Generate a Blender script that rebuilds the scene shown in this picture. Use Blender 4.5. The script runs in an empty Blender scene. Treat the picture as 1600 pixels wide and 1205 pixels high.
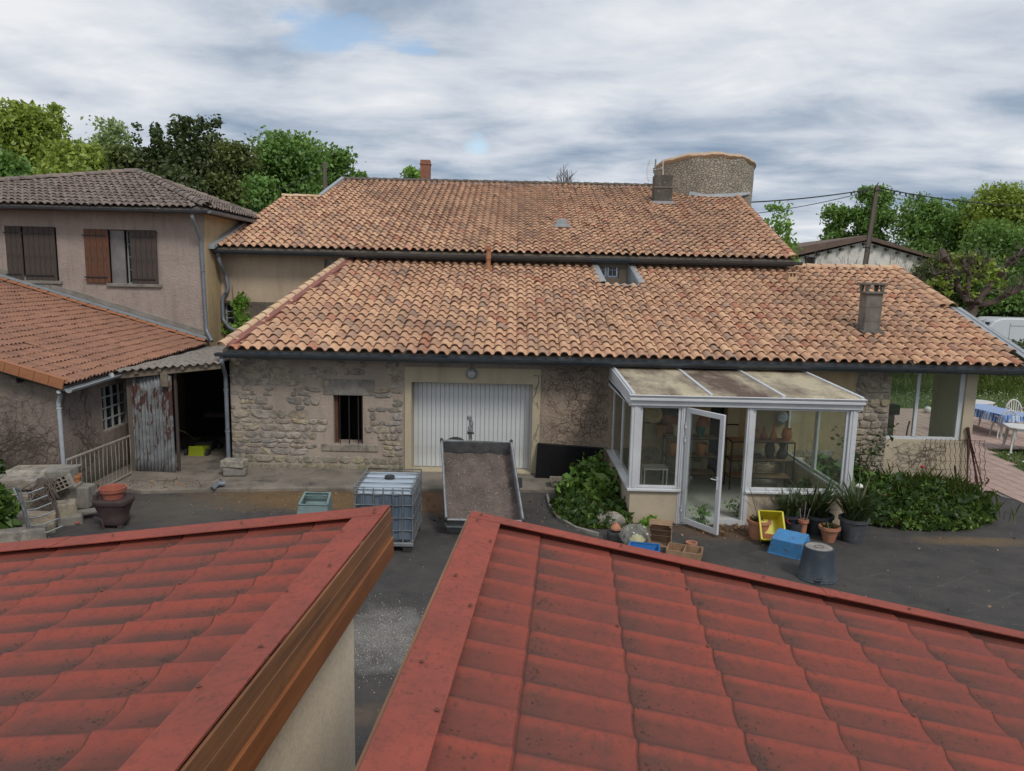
import bpy, math, random
import numpy as np
from mathutils import Vector, Matrix
random.seed(7)
RG = np.random.default_rng(7)
sc = bpy.context.scene
C = sc.collection
PI = math.pi
rad = math.radians

# ------------------------------------------------------------------ camera
FPX, PITCH, ROLL, H = 1150.0, rad(8.5), rad(1.25), 4.44
_F = Vector((0, math.cos(PITCH), -math.sin(PITCH)))
_R0 = Vector((1, 0, 0)); _U0 = Vector((0, math.sin(PITCH), math.cos(PITCH)))
_R = _R0*math.cos(ROLL) + _U0*math.sin(ROLL)
_U = _U0*math.cos(ROLL) - _R0*math.sin(ROLL)
CAM = Vector((0, 0, H))
cam_d = bpy.data.cameras.new('camera')
cam = bpy.data.objects.new('camera', cam_d); C.objects.link(cam)
cam_d.sensor_width = 36.0; cam_d.lens = 36.0*FPX/1600.0
cam_d.clip_start = 0.05; cam_d.clip_end = 3000
m = Matrix.Identity(4)
for i, v in enumerate((_R, _U, -_F)):
    m[0][i], m[1][i], m[2][i] = v
m.translation = CAM
cam.matrix_world = m
sc.camera = cam

# ------------------------------------------------------------------ world and sun
SUN_EL, SUN_AZ = 48.0, 147.0     # azimuth clockwise from +Y
w = bpy.data.worlds.new('World'); sc.world = w; w.use_nodes = True
nt = w.node_tree; nt.nodes.clear()
def wn(t, **k):
    n = nt.nodes.new(t)
    for a, b in k.items(): setattr(n, a, b)
    return n
def wmath(op, a, b=None, clamp=False):
    n = wn('ShaderNodeMath', operation=op); n.use_clamp = clamp
    for i, v in enumerate((a, b)):
        if v is None: continue
        if isinstance(v, (int, float)): n.inputs[i].default_value = v
        else: nt.links.new(v, n.inputs[i])
    return n.outputs[0]
tc = wn('ShaderNodeTexCoord'); sep = wn('ShaderNodeSeparateXYZ'); nt.links.new(tc.outputs['Generated'], sep.inputs[0])
zz = wmath('ADD', wmath('MAXIMUM', sep.outputs[2], 0.0), 0.13)
u = wmath('DIVIDE', sep.outputs[0], zz); v = wmath('DIVIDE', sep.outputs[1], zz)
com = wn('ShaderNodeCombineXYZ'); nt.links.new(u, com.inputs[0]); nt.links.new(v, com.inputs[1])
def wnoise(scale, detail, loc, sx=1, sy=1, rough=.55, dist=0.0, rot=0.0):
    mp = wn('ShaderNodeMapping'); mp.inputs['Scale'].default_value = (sx, sy, 1); mp.inputs['Location'].default_value = loc
    mp.inputs['Rotation'].default_value = (0, 0, rot)
    nt.links.new(com.outputs[0], mp.inputs[0])
    n = wn('ShaderNodeTexNoise'); n.inputs['Scale'].default_value = scale; n.inputs['Detail'].default_value = detail
    n.inputs['Roughness'].default_value = rough; n.inputs['Distortion'].default_value = dist
    nt.links.new(mp.outputs[0], n.inputs['Vector'])
    return n.outputs['Fac']
n1 = wnoise(1.1, 8, (3.1, 1.7, 0), .80, 1.0, .50, .25, rad(16))
n2 = wnoise(.42, 2, (6.3, 4.2, 0), 1, 1.2)
n3 = wnoise(2.4, 9, (1.3, 7.7, 0), .75, 1.05, .6, .3, rad(20))
val = wmath('ADD', wmath('ADD', wmath('MULTIPLY', n1, .60), wmath('MULTIPLY', n2, .30)), wmath('MULTIPLY', n3, .36))
# big pale bank of cloud up and to the left of the view, as in the photo
val = wmath('ADD', val, wmath('MULTIPLY', wmath('MULTIPLY', u, -.022), 1.0))
lowd = wmath('MULTIPLY', wmath('SUBTRACT', .22, sep.outputs[2], True), -.28)
val = wmath('ADD', val, lowd)
cr = wn('ShaderNodeValToRGB'); nt.links.new(val, cr.inputs[0])
el = cr.color_ramp.elements
el[0].position = .44; el[0].color = (.23, .32, .46, 1)
el[1].position = .73; el[1].color = (.90, .92, .95, 1)
e = el.new(.54); e.color = (.43, .51, .62, 1)
e = el.new(.62); e.color = (.66, .71, .79, 1)
# openings of blue sky
def hole(uu, vv, ru, rv):
    a = wmath('DIVIDE', wmath('SUBTRACT', u, uu), ru); b = wmath('DIVIDE', wmath('SUBTRACT', v, vv), rv)
    d = wmath('ADD', wmath('MULTIPLY', a, a), wmath('MULTIPLY', b, b))
    d = wmath('ADD', d, wmath('MULTIPLY', wmath('SUBTRACT', n3, .5), 7.0))
    return wmath('SUBTRACT', 1.0, d, True)
def uv_of(px, py):
    d = (_F + _R*((px-800)/FPX) - _U*((py-602.5)/FPX)).normalized()
    return d.x/(max(d.z, 0)+.13), d.y/(max(d.z, 0)+.13)
holes = None
for (px, py, ru, rv) in ((560, 62, .20, .14), (470, 25, .10, .10), (745, 233, .07, .20), (640, 70, .08, .12)):
    hu, hv = uv_of(px, py); h_ = hole(hu, hv, ru, rv)
    holes = h_ if holes is None else wmath('MAXIMUM', holes, h_)
holes = wmath('MULTIPLY', holes, .75, True)
sky = wn('ShaderNodeTexSky'); sky.sky_type = 'NISHITA'; sky.sun_disc = False
sky.sun_elevation = rad(SUN_EL); sky.sun_rotation = rad(SUN_AZ)
sky.air_density = 1.2; sky.dust_density = .6
b1 = wn('ShaderNodeBackground'); b1.inputs['Strength'].default_value = .12; nt.links.new(sky.outputs[0], b1.inputs['Color'])
b2 = wn('ShaderNodeBackground'); b2.inputs['Strength'].default_value = .76; nt.links.new(cr.outputs[0], b2.inputs['Color'])
mx = wn('ShaderNodeMixShader'); nt.links.new(holes, mx.inputs[0]); nt.links.new(b2.outputs[0], mx.inputs[1]); nt.links.new(b1.outputs[0], mx.inputs[2])
wo = wn('ShaderNodeOutputWorld'); nt.links.new(mx.outputs[0], wo.inputs[0])

sd = bpy.data.lights.new('sun', 'SUN'); sd.energy = 1.5; sd.angle = rad(14); sd.color = (1, .95, .88)
sun = bpy.data.objects.new('sun', sd); C.objects.link(sun)
_sd = Vector((math.sin(rad(SUN_AZ))*math.cos(rad(SUN_EL)), math.cos(rad(SUN_AZ))*math.cos(rad(SUN_EL)), math.sin(rad(SUN_EL))))
sun.rotation_euler = (-_sd).to_track_quat('-Z', 'Y').to_euler()
vs = sc.view_settings; vs.view_transform = 'Standard'; vs.look = 'None'; vs.exposure = 0.30; vs.gamma = 1; vs.use_curve_mapping = False

# ------------------------------------------------------------------ measuring helpers (rays of the survey photo cut with real planes)
def _ray(px, py): return _F + _R*((px-800)/FPX) - _U*((py-602.5)/FPX)
def gy(px, py, Y): d = _ray(px, py); return CAM + d*(Y/d.y)
def gz(px, py, z=0.0): d = _ray(px, py); return CAM + d*((z-H)/d.z)
def gx(px, py, X): d = _ray(px, py); return CAM + d*(X/d.x)
def gp(px, py, P, n):
    d = _ray(px, py); n = Vector(n); return CAM + d*((Vector(P)-CAM).dot(n)/d.dot(n))

# ------------------------------------------------------------------ mesh builder
def basis(d, up=(0, 0, 1)):
    d = Vector(d).normalized(); up = Vector(up)
    if abs(d.dot(up)) > .98: up = Vector((0, 1, 0))
    s = d.cross(up).normalized(); return s, s.cross(d).normalized()
class MB:
    def __init__(s): s.v = []; s.f = []
    def add(s, vs_, fs):
        o = len(s.v); s.v += [tuple(x) for x in vs_]; s.f += [tuple(i+o for i in f) for f in fs]; return s
    def box(s, c, d, rot=None, taper=1.0):
        x, y, z = d[0]/2, d[1]/2, d[2]/2
        vs_ = [Vector((sx*x*(taper if sz > 0 else 1), sy*y*(taper if sz > 0 else 1), sz*z)) for sz in (-1, 1) for sy in (-1, 1) for sx in (-1, 1)]
        if rot is not None:
            R = rot if isinstance(rot, Matrix) else Matrix.Rotation(rot, 3, 'Z')
            vs_ = [R @ q for q in vs_]
        c = Vector(c)
        return s.add([c+q for q in vs_], [(0, 2, 3, 1), (4, 5, 7, 6), (0, 1, 5, 4), (2, 6, 7, 3), (0, 4, 6, 2), (1, 3, 7, 5)])
    def bb(s, x0, x1, y0, y1, z0, z1):
        return s.box(((x0+x1)/2, (y0+y1)/2, (z0+z1)/2), (abs(x1-x0), abs(y1-y0), abs(z1-z0)))
    def bar(s, a, b, w, h, up=(0, 0, 1)):
        a = Vector(a); b = Vector(b); p, q = basis(b-a, up); p = p*(w/2); q = q*(h/2)
        vs_ = [a-p-q, a+p-q, a+p+q, a-p+q, b-p-q, b+p-q, b+p+q, b-p+q]
        return s.add(vs_, [(0, 1, 2, 3), (7, 6, 5, 4), (0, 4, 5, 1), (1, 5, 6, 2), (2, 6, 7, 3), (3, 7, 4, 0)])
    def tube(s, pts, r, n=8, cap=True):
        pts = [Vector(p) for p in pts]; k = len(pts)
        rs = r if isinstance(r, (list, tuple)) else [r]*k
        vs_ = []; pu = None
        for i, p in enumerate(pts):
            d = (pts[min(i+1, k-1)]-pts[max(i-1, 0)])
            if d.length < 1e-6: d = Vector((0, 0, 1))
            d.normalize()
            if pu is None: a, b = basis(d)
            else:
                a = (pu - d*pu.dot(d)); a = a.normalized() if a.length > 1e-6 else basis(d)[0]; b = d.cross(a)
            pu = a
            for j in range(n):
                t = 2*PI*j/n; vs_.append(p + a*(math.cos(t)*rs[i]) + b*(math.sin(t)*rs[i]))
        fs = [(i*n+j, i*n+(j+1) % n, (i+1)*n+(j+1) % n, (i+1)*n+j) for i in range(k-1) for j in range(n)]
        if cap: fs += [tuple(range(n-1, -1, -1)), tuple((k-1)*n+j for j in range(n))]
        return s.add(vs_, fs)
    def lathe(s, prof, c=(0, 0, 0), n=20, M=None):
        vs_ = []; c = Vector(c)
        for (r, z) in prof:
            for j in range(n):
                t = 2*PI*j/n; q = Vector((r*math.cos(t), r*math.sin(t), z))
                if M is not None: q = M @ q
                vs_.append(c+q)
        k = len(prof)
        fs = [(i*n+j, i*n+(j+1) % n, (i+1)*n+(j+1) % n, (i+1)*n+j) for i in range(k-1) for j in range(n)]
        return s.add(vs_, fs)
    def prism(s, poly, d):
        d = Vector(d); k = len(poly); poly = [Vector(p) for p in poly]
        return s.add(poly+[p+d for p in poly], [tuple(range(k-1, -1, -1)), tuple(range(k, 2*k))] + [(i, (i+1) % k, k+(i+1) % k, k+i) for i in range(k)])
    def quad(s, *p): return s.add(p, [tuple(range(len(p)))])
    def grid(s, fn, nu, nv):
        vs_ = [fn(i/nu, j/nv) for j in range(nv+1) for i in range(nu+1)]
        return s.add(vs_, [(j*(nu+1)+i, j*(nu+1)+i+1, (j+1)*(nu+1)+i+1, (j+1)*(nu+1)+i) for j in range(nv) for i in range(nu)])
    def build(s, name, mat, parent=None, smooth=None, bevel=0, local=False, solid=0):
        off = Vector((0, 0, 0))
        if parent is not None and not local:
            q = parent
            while q is not None: off += q.location; q = q.parent
        me = bpy.data.meshes.new(name)
        me.from_pydata([(a-off.x, b-off.y, c-off.z) for a, b, c in s.v], [], s.f); me.update()
        return mkobj(name, me, mat, parent, smooth, bevel, solid)
def mkobj(name, me, mat, parent=None, smooth=None, bevel=0, solid=0):
    if mat is not None and not me.materials: me.materials.append(mat)
    if smooth is not None:
        me.shade_smooth()
        if smooth < 180: me.set_sharp_from_angle(angle=rad(smooth))
    o = bpy.data.objects.new(name, me); C.objects.link(o)
    if parent is not None: o.parent = parent
    if solid:
        md = o.modifiers.new('s', 'SOLIDIFY'); md.thickness = solid; md.offset = 0
    if bevel:
        md = o.modifiers.new('b', 'BEVEL'); md.width = bevel; md.segments = 2; md.limit_method = 'ANGLE'
    return o
def npmesh(name, V, Fq):
    """V (n,3) array, Fq (k,m) array of equal sized faces"""
    me = bpy.data.meshes.new(name); V = np.asarray(V, dtype=np.float32); Fq = np.asarray(Fq, dtype=np.int32)
    me.vertices.add(len(V)); me.vertices.foreach_set('co', V.ravel())
    k, mm = Fq.shape
    me.loops.add(k*mm); me.loops.foreach_set('vertex_index', Fq.ravel())
    me.polygons.add(k); me.polygons.foreach_set('loop_start', np.arange(0, k*mm, mm, dtype=np.int32))
    me.polygons.foreach_set('loop_total', np.full(k, mm, dtype=np.int32))
    me.update(calc_edges=True); me.validate()
    return me
def tag(o, label, cat, group=None, kind=None):
    if label: o['label'] = label
    if cat: o['category'] = cat
    if group: o['group'] = group
    if kind: o['kind'] = kind
    return o
def thing(name, label, cat, loc=(0, 0, 0), rz=0, group=None):
    o = bpy.data.objects.new(name, None); C.objects.link(o); o.location = Vector(loc); o.rotation_euler = (0, 0, rz)
    o.empty_display_size = .1
    return tag(o, label, cat, group)
def struct(o): o['kind'] = 'structure'; return o
def stuff(o): o['kind'] = 'stuff'; return o
def dup(o, parent=None, loc=None, rz=None, scale=None):
    c = o.copy(); C.objects.link(c); c.parent = parent
    if loc is not None: c.location = loc
    if rz is not None: c.rotation_euler = (0, 0, rz)
    if scale is not None: c.scale = (scale,)*3
    for ch in list(o.children): dup(ch, c)
    return c

# ------------------------------------------------------------------ materials
def new_mat(name):
    m_ = bpy.data.materials.new(name); m_.use_nodes = True; t = m_.node_tree; t.nodes.clear()
    return m_, t
class NT:
    def __init__(s, name):
        s.m, s.t = new_mat(name)
        s.out = s.t.nodes.new('ShaderNodeOutputMaterial'); s.b = s.t.nodes.new('ShaderNodeBsdfPrincipled')
        s.t.links.new(s.b.outputs[0], s.out.inputs[0]); s.tc = s.t.nodes.new('ShaderNodeTexCoord')
        s.co = s.tc.outputs['Object']; s.gp = s.t.nodes.new('ShaderNodeNewGeometry').outputs['Position']
    def n(s, ty, **k):
        q = s.t.nodes.new(ty)
        for a, b in k.items(): setattr(q, a, b)
        return q
    def l(s, a, b): s.t.links.new(a, b)
    def math(s, op, a, b=None, clamp=False):
        q = s.n('ShaderNodeMath', operation=op); q.use_clamp = clamp
        for i, v_ in enumerate((a, b)):
            if v_ is None: continue
            if isinstance(v_, (int, float)): q.inputs[i].default_value = v_
            else: s.l(v_, q.inputs[i])
        return q.outputs[0]
    def noise(s, scale, detail=4, rough=.6, sc3=None, dist=0, co=None, loc=None):
        c_ = co or s.co
        if sc3 or loc:
            mp = s.n('ShaderNodeMapping')
            if sc3: mp.inputs['Scale'].default_value = sc3
            if loc: mp.inputs['Location'].default_value = loc
            s.l(c_, mp.inputs[0]); c_ = mp.outputs[0]
        q = s.n('ShaderNodeTexNoise'); q.inputs['Scale'].default_value = scale; q.inputs['Detail'].default_value = detail
        q.inputs['Roughness'].default_value = rough; q.inputs['Distortion'].default_value = dist
        s.l(c_, q.inputs['Vector']); return q.outputs['Fac']
    def vor(s, scale, feat='F1', co=None, sc3=None):
        c_ = co or s.co
        if sc3:
            mp = s.n('ShaderNodeMapping'); mp.inputs['Scale'].default_value = sc3; s.l(c_, mp.inputs[0]); c_ = mp.outputs[0]
        q = s.n('ShaderNodeTexVoronoi'); q.feature = feat; q.inputs['Scale'].default_value = scale; s.l(c_, q.inputs['Vector'])
        return q.outputs['Distance']
    def ramp(s, fac, stops, interp='LINEAR'):
        q = s.n('ShaderNodeValToRGB'); q.color_ramp.interpolation = interp; s.l(fac, q.inputs[0]); el = q.color_ramp.elements
        while len(el) < len(stops): el.new(.5)
        for e_, (p, c_) in zip(el, stops):
            e_.position = p; e_.color = (*c_, 1) if len(c_) == 3 else c_
        return q.outputs[0]
    def mask(s, fac, lo, hi):
        q = s.n('ShaderNodeMapRange'); q.inputs[1].default_value = lo; q.inputs[2].default_value = hi; s.l(fac, q.inputs[0]); return q.outputs[0]
    def mix(s, fac, a, b, mode='MIX'):
        q = s.n('ShaderNodeMix', data_type='RGBA', blend_type=mode)
        if isinstance(fac, (int, float)): q.inputs[0].default_value = fac
        else: s.l(fac, q.inputs[0])
        for i, v_ in ((6, a), (7, b)):
            if isinstance(v_, tuple): q.inputs[i].default_value = (*v_, 1)
            else: s.l(v_, q.inputs[i])
        return q.outputs[2]
    def spot(s, x, y, rx, ry, nz=None, amt=.8):
        """soft irregular patch round a place on the ground (object xy)"""
        sp = s.n('ShaderNodeSeparateXYZ'); s.l(s.co, sp.inputs[0])
        a = s.math('DIVIDE', s.math('SUBTRACT', sp.outputs[0], x), rx); b = s.math('DIVIDE', s.math('SUBTRACT', sp.outputs[1], y), ry)
        d = s.math('ADD', s.math('MULTIPLY', a, a), s.math('MULTIPLY', b, b))
        if nz is not None: d = s.math('ADD', d, s.math('MULTIPLY', s.math('SUBTRACT', nz, .5), 2.2))
        return s.math('MULTIPLY', s.math('SUBTRACT', 1.0, d, True), amt, True)
    def bump(s, h, dist=.01, strength=1.0):
        q = s.n('ShaderNodeBump'); q.inputs['Strength'].default_value = strength; q.inputs['Distance'].default_value = dist
        s.l(h, q.inputs['Height']); s.l(q.outputs[0], s.b.inputs['Normal']); return q
    def col(s, c_):
        if isinstance(c_, tuple): s.b.inputs['Base Color'].default_value = (*c_, 1)
        else: s.l(c_, s.b.inputs['Base Color'])
    def rough(s, v_):
        if isinstance(v_, (int, float)): s.b.inputs['Roughness'].default_value = v_
        else: s.l(v_, s.b.inputs['Roughness'])
    def rnd(s):
        """random per object plus random per mesh island"""
        oi = s.n('ShaderNodeObjectInfo'); g = s.n('ShaderNodeNewGeometry')
        return s.math('FRACT', s.math('ADD', oi.outputs['Random'], g.outputs['Random Per Island']))
    def rco(s, r, k=37.0):
        q = s.n('ShaderNodeVectorMath', operation='ADD'); s.l(s.co, q.inputs[0]); cb = s.n('ShaderNodeCombineXYZ')
        s.l(s.math('MULTIPLY', r, k), cb.inputs[0]); s.l(s.math('MULTIPLY', r, k*1.7), cb.inputs[1]); s.l(cb.outputs[0], q.inputs[1]); return q.outputs[0]
def simple(name, c1, c2=None, scale=6, rough=.7, bump=0, bscale=60, metal=0, sc3=None, lo=.35, hi=.65, spec=None, dirt=None, dscale=3, dlo=.5, dhi=.75, bd=.004):
    t = NT(name)
    if c2 is None: c2 = tuple(x*.75 for x in c1)
    f_ = t.mask(t.noise(scale, 5, .65, sc3), lo, hi); col = t.mix(f_, c1, c2)
    if dirt: col = t.mix(t.math('MULTIPLY', t.mask(t.noise(dscale, 6, .7, loc=(4, 9, 2)), dlo, dhi), .8), col, dirt)
    t.col(col); t.rough(rough); t.b.inputs['Metallic'].default_value = metal
    if spec is not None: t.b.inputs['Specular IOR Level'].default_value = spec
    if bump: t.bump(t.noise(bscale, 5, .7), bd, bump)
    return t.m

def tile_mat(name, stops, dark, wear=.5, moss=None, smear=(.10, .07, .055)):
    t = NT(name); r = t.rnd(); co = t.rco(r)
    base = t.ramp(r, stops, 'CONSTANT' if False else 'LINEAR')
    n_ = t.noise(5, 3, .6, co=co); base = t.mix(t.math('MULTIPLY', t.mask(n_, .52, .70), wear), base, dark)
    big = t.noise(.7, 4, .6, co=t.gp); base = t.mix(t.math('MULTIPLY', t.mask(big, .47, .70), .35), base, dark); drift = t.noise(.28, 5, .7, co=t.gp, sc3=(1, .45, 1)); base = t.mix(t.math('MULTIPLY', t.mask(drift, .5, .64), .30), base, smear)
    fine = t.noise(60, 3, .7, co=co); base = t.mix(t.math('MULTIPLY', t.mask(fine, .45, .8), .35), base, smear)
    if moss:
        base = t.mix(t.math('MULTIPLY', t.mask(t.noise(9, 4, .7, co=t.gp), .58, .66), .8), base, moss)
    t.col(base); t.rough(.85); t.b.inputs['Specular IOR Level'].default_value = .25
    t.bump(t.noise(90, 3, .7, co=co), .002, .6)
    return t.m
M = {}
M['tile'] = tile_mat('clay_tile', [(0, (0.563, 0.324, 0.192)), (.16, (0.654, 0.396, 0.235)), (.3, (0.472, 0.267, 0.172)), (.42, (0.698, 0.438, 0.264)), (.54, (0.541, 0.298, 0.182)), (.62, (0.370, 0.250, 0.180)), (.7, (0.619, 0.365, 0.226)), (.86, (0.665, 0.402, 0.248)), (.93, (0.472, 0.198, 0.120)), (1, (0.430, 0.278, 0.198))], (0.225, 0.156, 0.120), .55)
M['rake_tile'] = tile_mat('rake_tile', [(0, (.62, .43, .25)), (.5, (.66, .47, .30)), (1, (.55, .36, .24))], (.35, .26, .2), .6)
M['barn_tile'] = tile_mat('barn_tile', [(0, (.30, .15, .095)), (.5, (.34, .17, .11)), (1, (.25, .125, .085))], (.15, .09, .065), .5)
M['verge_tile'] = simple('verge_tile', (.36, .145, .065), (.28, .11, .05), 5, .7, .3)
M['grey_tile'] = tile_mat('grey_tile', [(0, (.19, .15, .13)), (.5, (.25, .20, .17)), (1, (.15, .125, .11))], (.08, .07, .065), .7, moss=(.34, .31, .27))
M['tile_edge'] = simple('tile_edge', (.22, .12, .085), (.14, .08, .06), 9, .9)  # brown clay ends, darkened to stand in for shade at the lips
M['clay'] = simple('terracotta', (.46, .20, .11), (.36, .15, .09), 9, .85, .3, dirt=(.28, .2, .15), dscale=6)
M['clay_red'] = simple('terracotta_red', (.36, .11, .07), (.28, .08, .05), 9, .8, .3, dirt=(.2, .12, .1), dscale=6)

def render_mat(name, c1, c2, stain, bscale=28, bd=.03, streak=.5, low=None, zlow=(0, 1)):
    t = NT(name)
    a = t.mask(t.noise(1.1, 6, .65), .35, .68); col = t.mix(a, c1, c2)
    s_ = t.mask(t.noise(1.6, 5, .65, (2.2, 2.2, .35)), .50, .75); col = t.mix(t.math('MULTIPLY', s_, streak), col, stain)
    col = t.mix(t.math('MULTIPLY', t.mask(t.noise(38, 5, .8), .45, .7), .45), col, stain)
    if low:
        sp = t.n('ShaderNodeSeparateXYZ'); t.l(t.co, sp.inputs[0])
        z_ = t.math('ADD', sp.outputs[2], t.math('MULTIPLY', t.math('SUBTRACT', t.noise(2.5, 5, .7), .5), .9))
        col = t.mix(t.math('MULTIPLY', t.mask(z_, zlow[1], zlow[0]), .85), col, low)
    t.col(col); t.rough(.95); t.b.inputs['Specular IOR Level'].default_value = .15
    h_ = t.math('ADD', t.noise(bscale, 5, .75), t.math('MULTIPLY', t.noise(7, 4, .6), .8)); t.bump(h_, bd, .9)
    return t.m
M['render_brown'] = render_mat('roughcast_brown', (0.460, 0.381, 0.332), (0.362, 0.298, 0.262), (0.119, 0.104, 0.091), streak=.45)
M['render_barn'] = render_mat('roughcast_barn', (0.284, 0.224, 0.191), (0.209, 0.168, 0.145), (0.078, 0.065, 0.058), streak=.6, low=(.07, .07, .05), zlow=(.0, .8))
M['render_cream'] = render_mat('render_cream', (0.510, 0.404, 0.296), (0.425, 0.330, 0.238), (0.188, 0.156, 0.112), bscale=80, bd=.004, streak=.35)
M['render_beige'] = render_mat('render_beige', (0.529, 0.448, 0.333), (0.471, 0.397, 0.287), (0.299, 0.253, 0.196), bscale=90, bd=.003, streak=.25)
M['render_yellow'] = render_mat('render_yellow', (0.506, 0.380, 0.221), (0.391, 0.299, 0.182), (.16, .12, .08), bscale=50, bd=.006)
M['render_pink'] = render_mat('roughcast_pink', (0.400, 0.312, 0.237), (0.325, 0.256, 0.206), (0.163, 0.125, 0.106), streak=.5)
M['garage_wall'] = render_mat('garage_wall', (.76, .66, .52), (.70, .60, .47), (.34, .29, .23), bscale=90, bd=.003, streak=.25)
M['plinth'] = render_mat('plinth_beige', (.52, .43, .32), (.44, .365, .27), (.24, .2, .15), bscale=90, bd=.002, streak=.5)
M['surround'] = render_mat('surround_cream', (.50, .43, .305), (.44, .38, .27), (.24, .2, .14), bscale=90, bd=.002, streak=.45)
M['mortar'] = render_mat('mortar', (0.446, 0.367, 0.302), (0.339, 0.281, 0.236), (0.145, 0.123, 0.102), bscale=30, bd=.02, streak=.4)
M['dark_render'] = render_mat('dark_render', (0.144, 0.120, 0.102), (0.204, 0.168, 0.132), (0.048, 0.046, 0.042), streak=.6)
def stone_mat(name, stops, lich=(.36, .35, .31), low=None):
    t = NT(name); r = t.rnd(); co = t.rco(r)
    base = t.ramp(r, stops)
    base = t.mix(t.math('MULTIPLY', t.mask(t.noise(7, 5, .7, co=co), .42, .66), .75), base, (.085, .077, .07))
    base = t.mix(t.math('MULTIPLY', t.mask(t.noise(26, 5, .75, co=co), .55, .68), .7), base, lich)
    base = t.mix(t.math('MULTIPLY', t.mask(t.noise(1.2, 4, .6, co=t.gp), .5, .7), .45), base, (.34, .25, .15)); base = t.mix(t.math('MULTIPLY', t.mask(t.noise(1.0, 5, .65, co=t.gp, loc=(3, 1, 7)), .5, .63), .75), base, (.16, .15, .14)); base = t.mix(t.math('MULTIPLY', t.mask(t.noise(2.3, 5, .65, co=t.gp, loc=(8, 1, 2)), .55, .7), .6), base, (.48, .46, .42))
    base = t.mix(t.math('MULTIPLY', t.mask(t.noise(70, 4, .8, co=co), .5, .75), .5), base, (.06, .055, .05))
    if low:
        sp = t.n('ShaderNodeSeparateXYZ'); t.l(t.gp, sp.inputs[0])
        z_ = t.math('ADD', sp.outputs[2], t.math('MULTIPLY', t.math('SUBTRACT', t.noise(3, 5, .7, co=t.gp), .5), .7))
        base = t.mix(t.math('MULTIPLY', t.mask(z_, .45, .1), .55), base, low)
    t.col(base); t.rough(.95); t.b.inputs['Specular IOR Level'].default_value = .15
    t.bump(t.math('ADD', t.noise(18, 6, .75, co=co), t.math('MULTIPLY', t.noise(70, 3, .7, co=co), .5)), .018, .9)
    return t.m
M['stone'] = stone_mat('rubble_stone', [(0, (0.377, 0.334, 0.281)), (.25, (0.450, 0.396, 0.326)), (.5, (0.314, 0.286, 0.258)), (.75, (0.482, 0.402, 0.281)), (1, (0.399, 0.370, 0.348))], (.52, .50, .45), low=(.20, .19, .11))
M['pier_stone'] = stone_mat('pier_stone', [(0, (.42, .36, .27)), (.3, (.50, .43, .32)), (.6, (.38, .34, .27)), (.85, (.50, .39, .24)), (1, (.42, .39, .33))])
M['block_stone'] = stone_mat('block_stone', [(0, (.34, .30, .25)), (1, (.42, .38, .32))])
M['tower'] = (lambda: None)
t = NT('tower_rubble')
vd = t.vor(7.5, 'DISTANCE_TO_EDGE', sc3=(1, 1, 1.5)); n_ = t.noise(2.2, 5, .7)
col = t.mix(t.mask(n_, .35, .65), (.46, .40, .315), (.33, .29, .235)); col = t.mix(t.math('MULTIPLY', t.mask(t.noise(9, 5, .75), .5, .68), .6), col, (.14, .115, .09))
col = t.mix(t.math('MULTIPLY', t.mask(vd, .09, .0), .45), col, (.15, .125, .1)); t.col(col); t.rough(.95)
t.bump(t.math('ADD', t.mask(vd, 0, .12), t.math('MULTIPLY', t.noise(12, 5, .7), 1.0)), .05, .9); M['tower'] = t.m
M['cap_mortar'] = simple('cap_mortar', (.52, .38, .26), (.44, .32, .22), 4, .9, .5, 20, bd=.02)
M['concrete'] = simple('concrete', (.27, .25, .22), (.18, .165, .145), 3, .95, .8, 40, dirt=(.08, .07, .06), dscale=5, bd=.006)
M['apron'] = simple('apron_concrete', (.25, .215, .175), (.15, .13, .105), 1.3, .95, .9, 25, dirt=(.055, .05, .045), dscale=2.2, dlo=.5, dhi=.68, bd=.012)
M['chim_conc'] = simple('chimney_concrete', (.20, .18, .155), (.13, .12, .105), 4, .95, .7, 50, dirt=(.06, .055, .05), dscale=6)
M['chim_dark'] = simple('chimney_dark', (.115, .10, .085), (.07, .062, .055), 5, .95, .7, 40, dirt=(.34, .32, .27), dscale=7, dlo=.60, dhi=.66)
M['brick'] = simple('brick', (.30, .13, .08), (.2, .09, .06), 14, .95, .6)
M['fibro'] = simple('fibre_cement', (.30, .265, .23), (.19, .165, .14), 7, .95, .8, 40, dirt=(.08, .07, .06), dscale=13, dlo=.5, dhi=.62, bd=.008)
M['zinc'] = simple('zinc', (.36, .385, .40), (.28, .30, .315), 4, .5, .1, metal=.2)
M['gutter'] = simple('gutter_dark', (.085, .10, .115), (.06, .07, .08), 4, .5, 0, metal=.2)
M['pipe'] = simple('pipe_grey', (.20, .23, .26), (.15, .175, .2), 4, .5, 0, metal=.2)
M['pipe_pale'] = simple('pipe_pale', (.40, .43, .46), (.32, .34, .37), 4, .6, dirt=(.2, .19, .17), dscale=5)
M['wood_dark'] = simple('weathered_wood', (.085, .065, .055), (.045, .036, .032), 4, .9, .7, 40, sc3=(9, 9, 1), bd=.004)
M['wood_red'] = simple('varnish_peeling', (.16, .062, .030), (.07, .035, .022), 5, .7, .6, 40, sc3=(9, 9, .8), bd=.004)
M['wood_beam'] = simple('old_beam', (.20, .16, .12), (.12, .095, .07), 4, .9, .7, 30, bd=.006)
M['crate_wood'] = simple('crate_wood', (.34, .22, .13), (.24, .15, .09), 5, .85, .4)
M['white'] = simple('white_lacquer', (.60, .61, .62), (.52, .53, .55), 2, .4, 0, dirt=(.35, .34, .31), dscale=3, dlo=.58, dhi=.85)
M['white_door'] = simple('white_door', (0.583, 0.605, 0.610), (0.508, 0.529, 0.540), 1.5, .45, 0, dirt=(.38, .37, .34), dscale=1.5, dlo=.55, dhi=.85)
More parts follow.
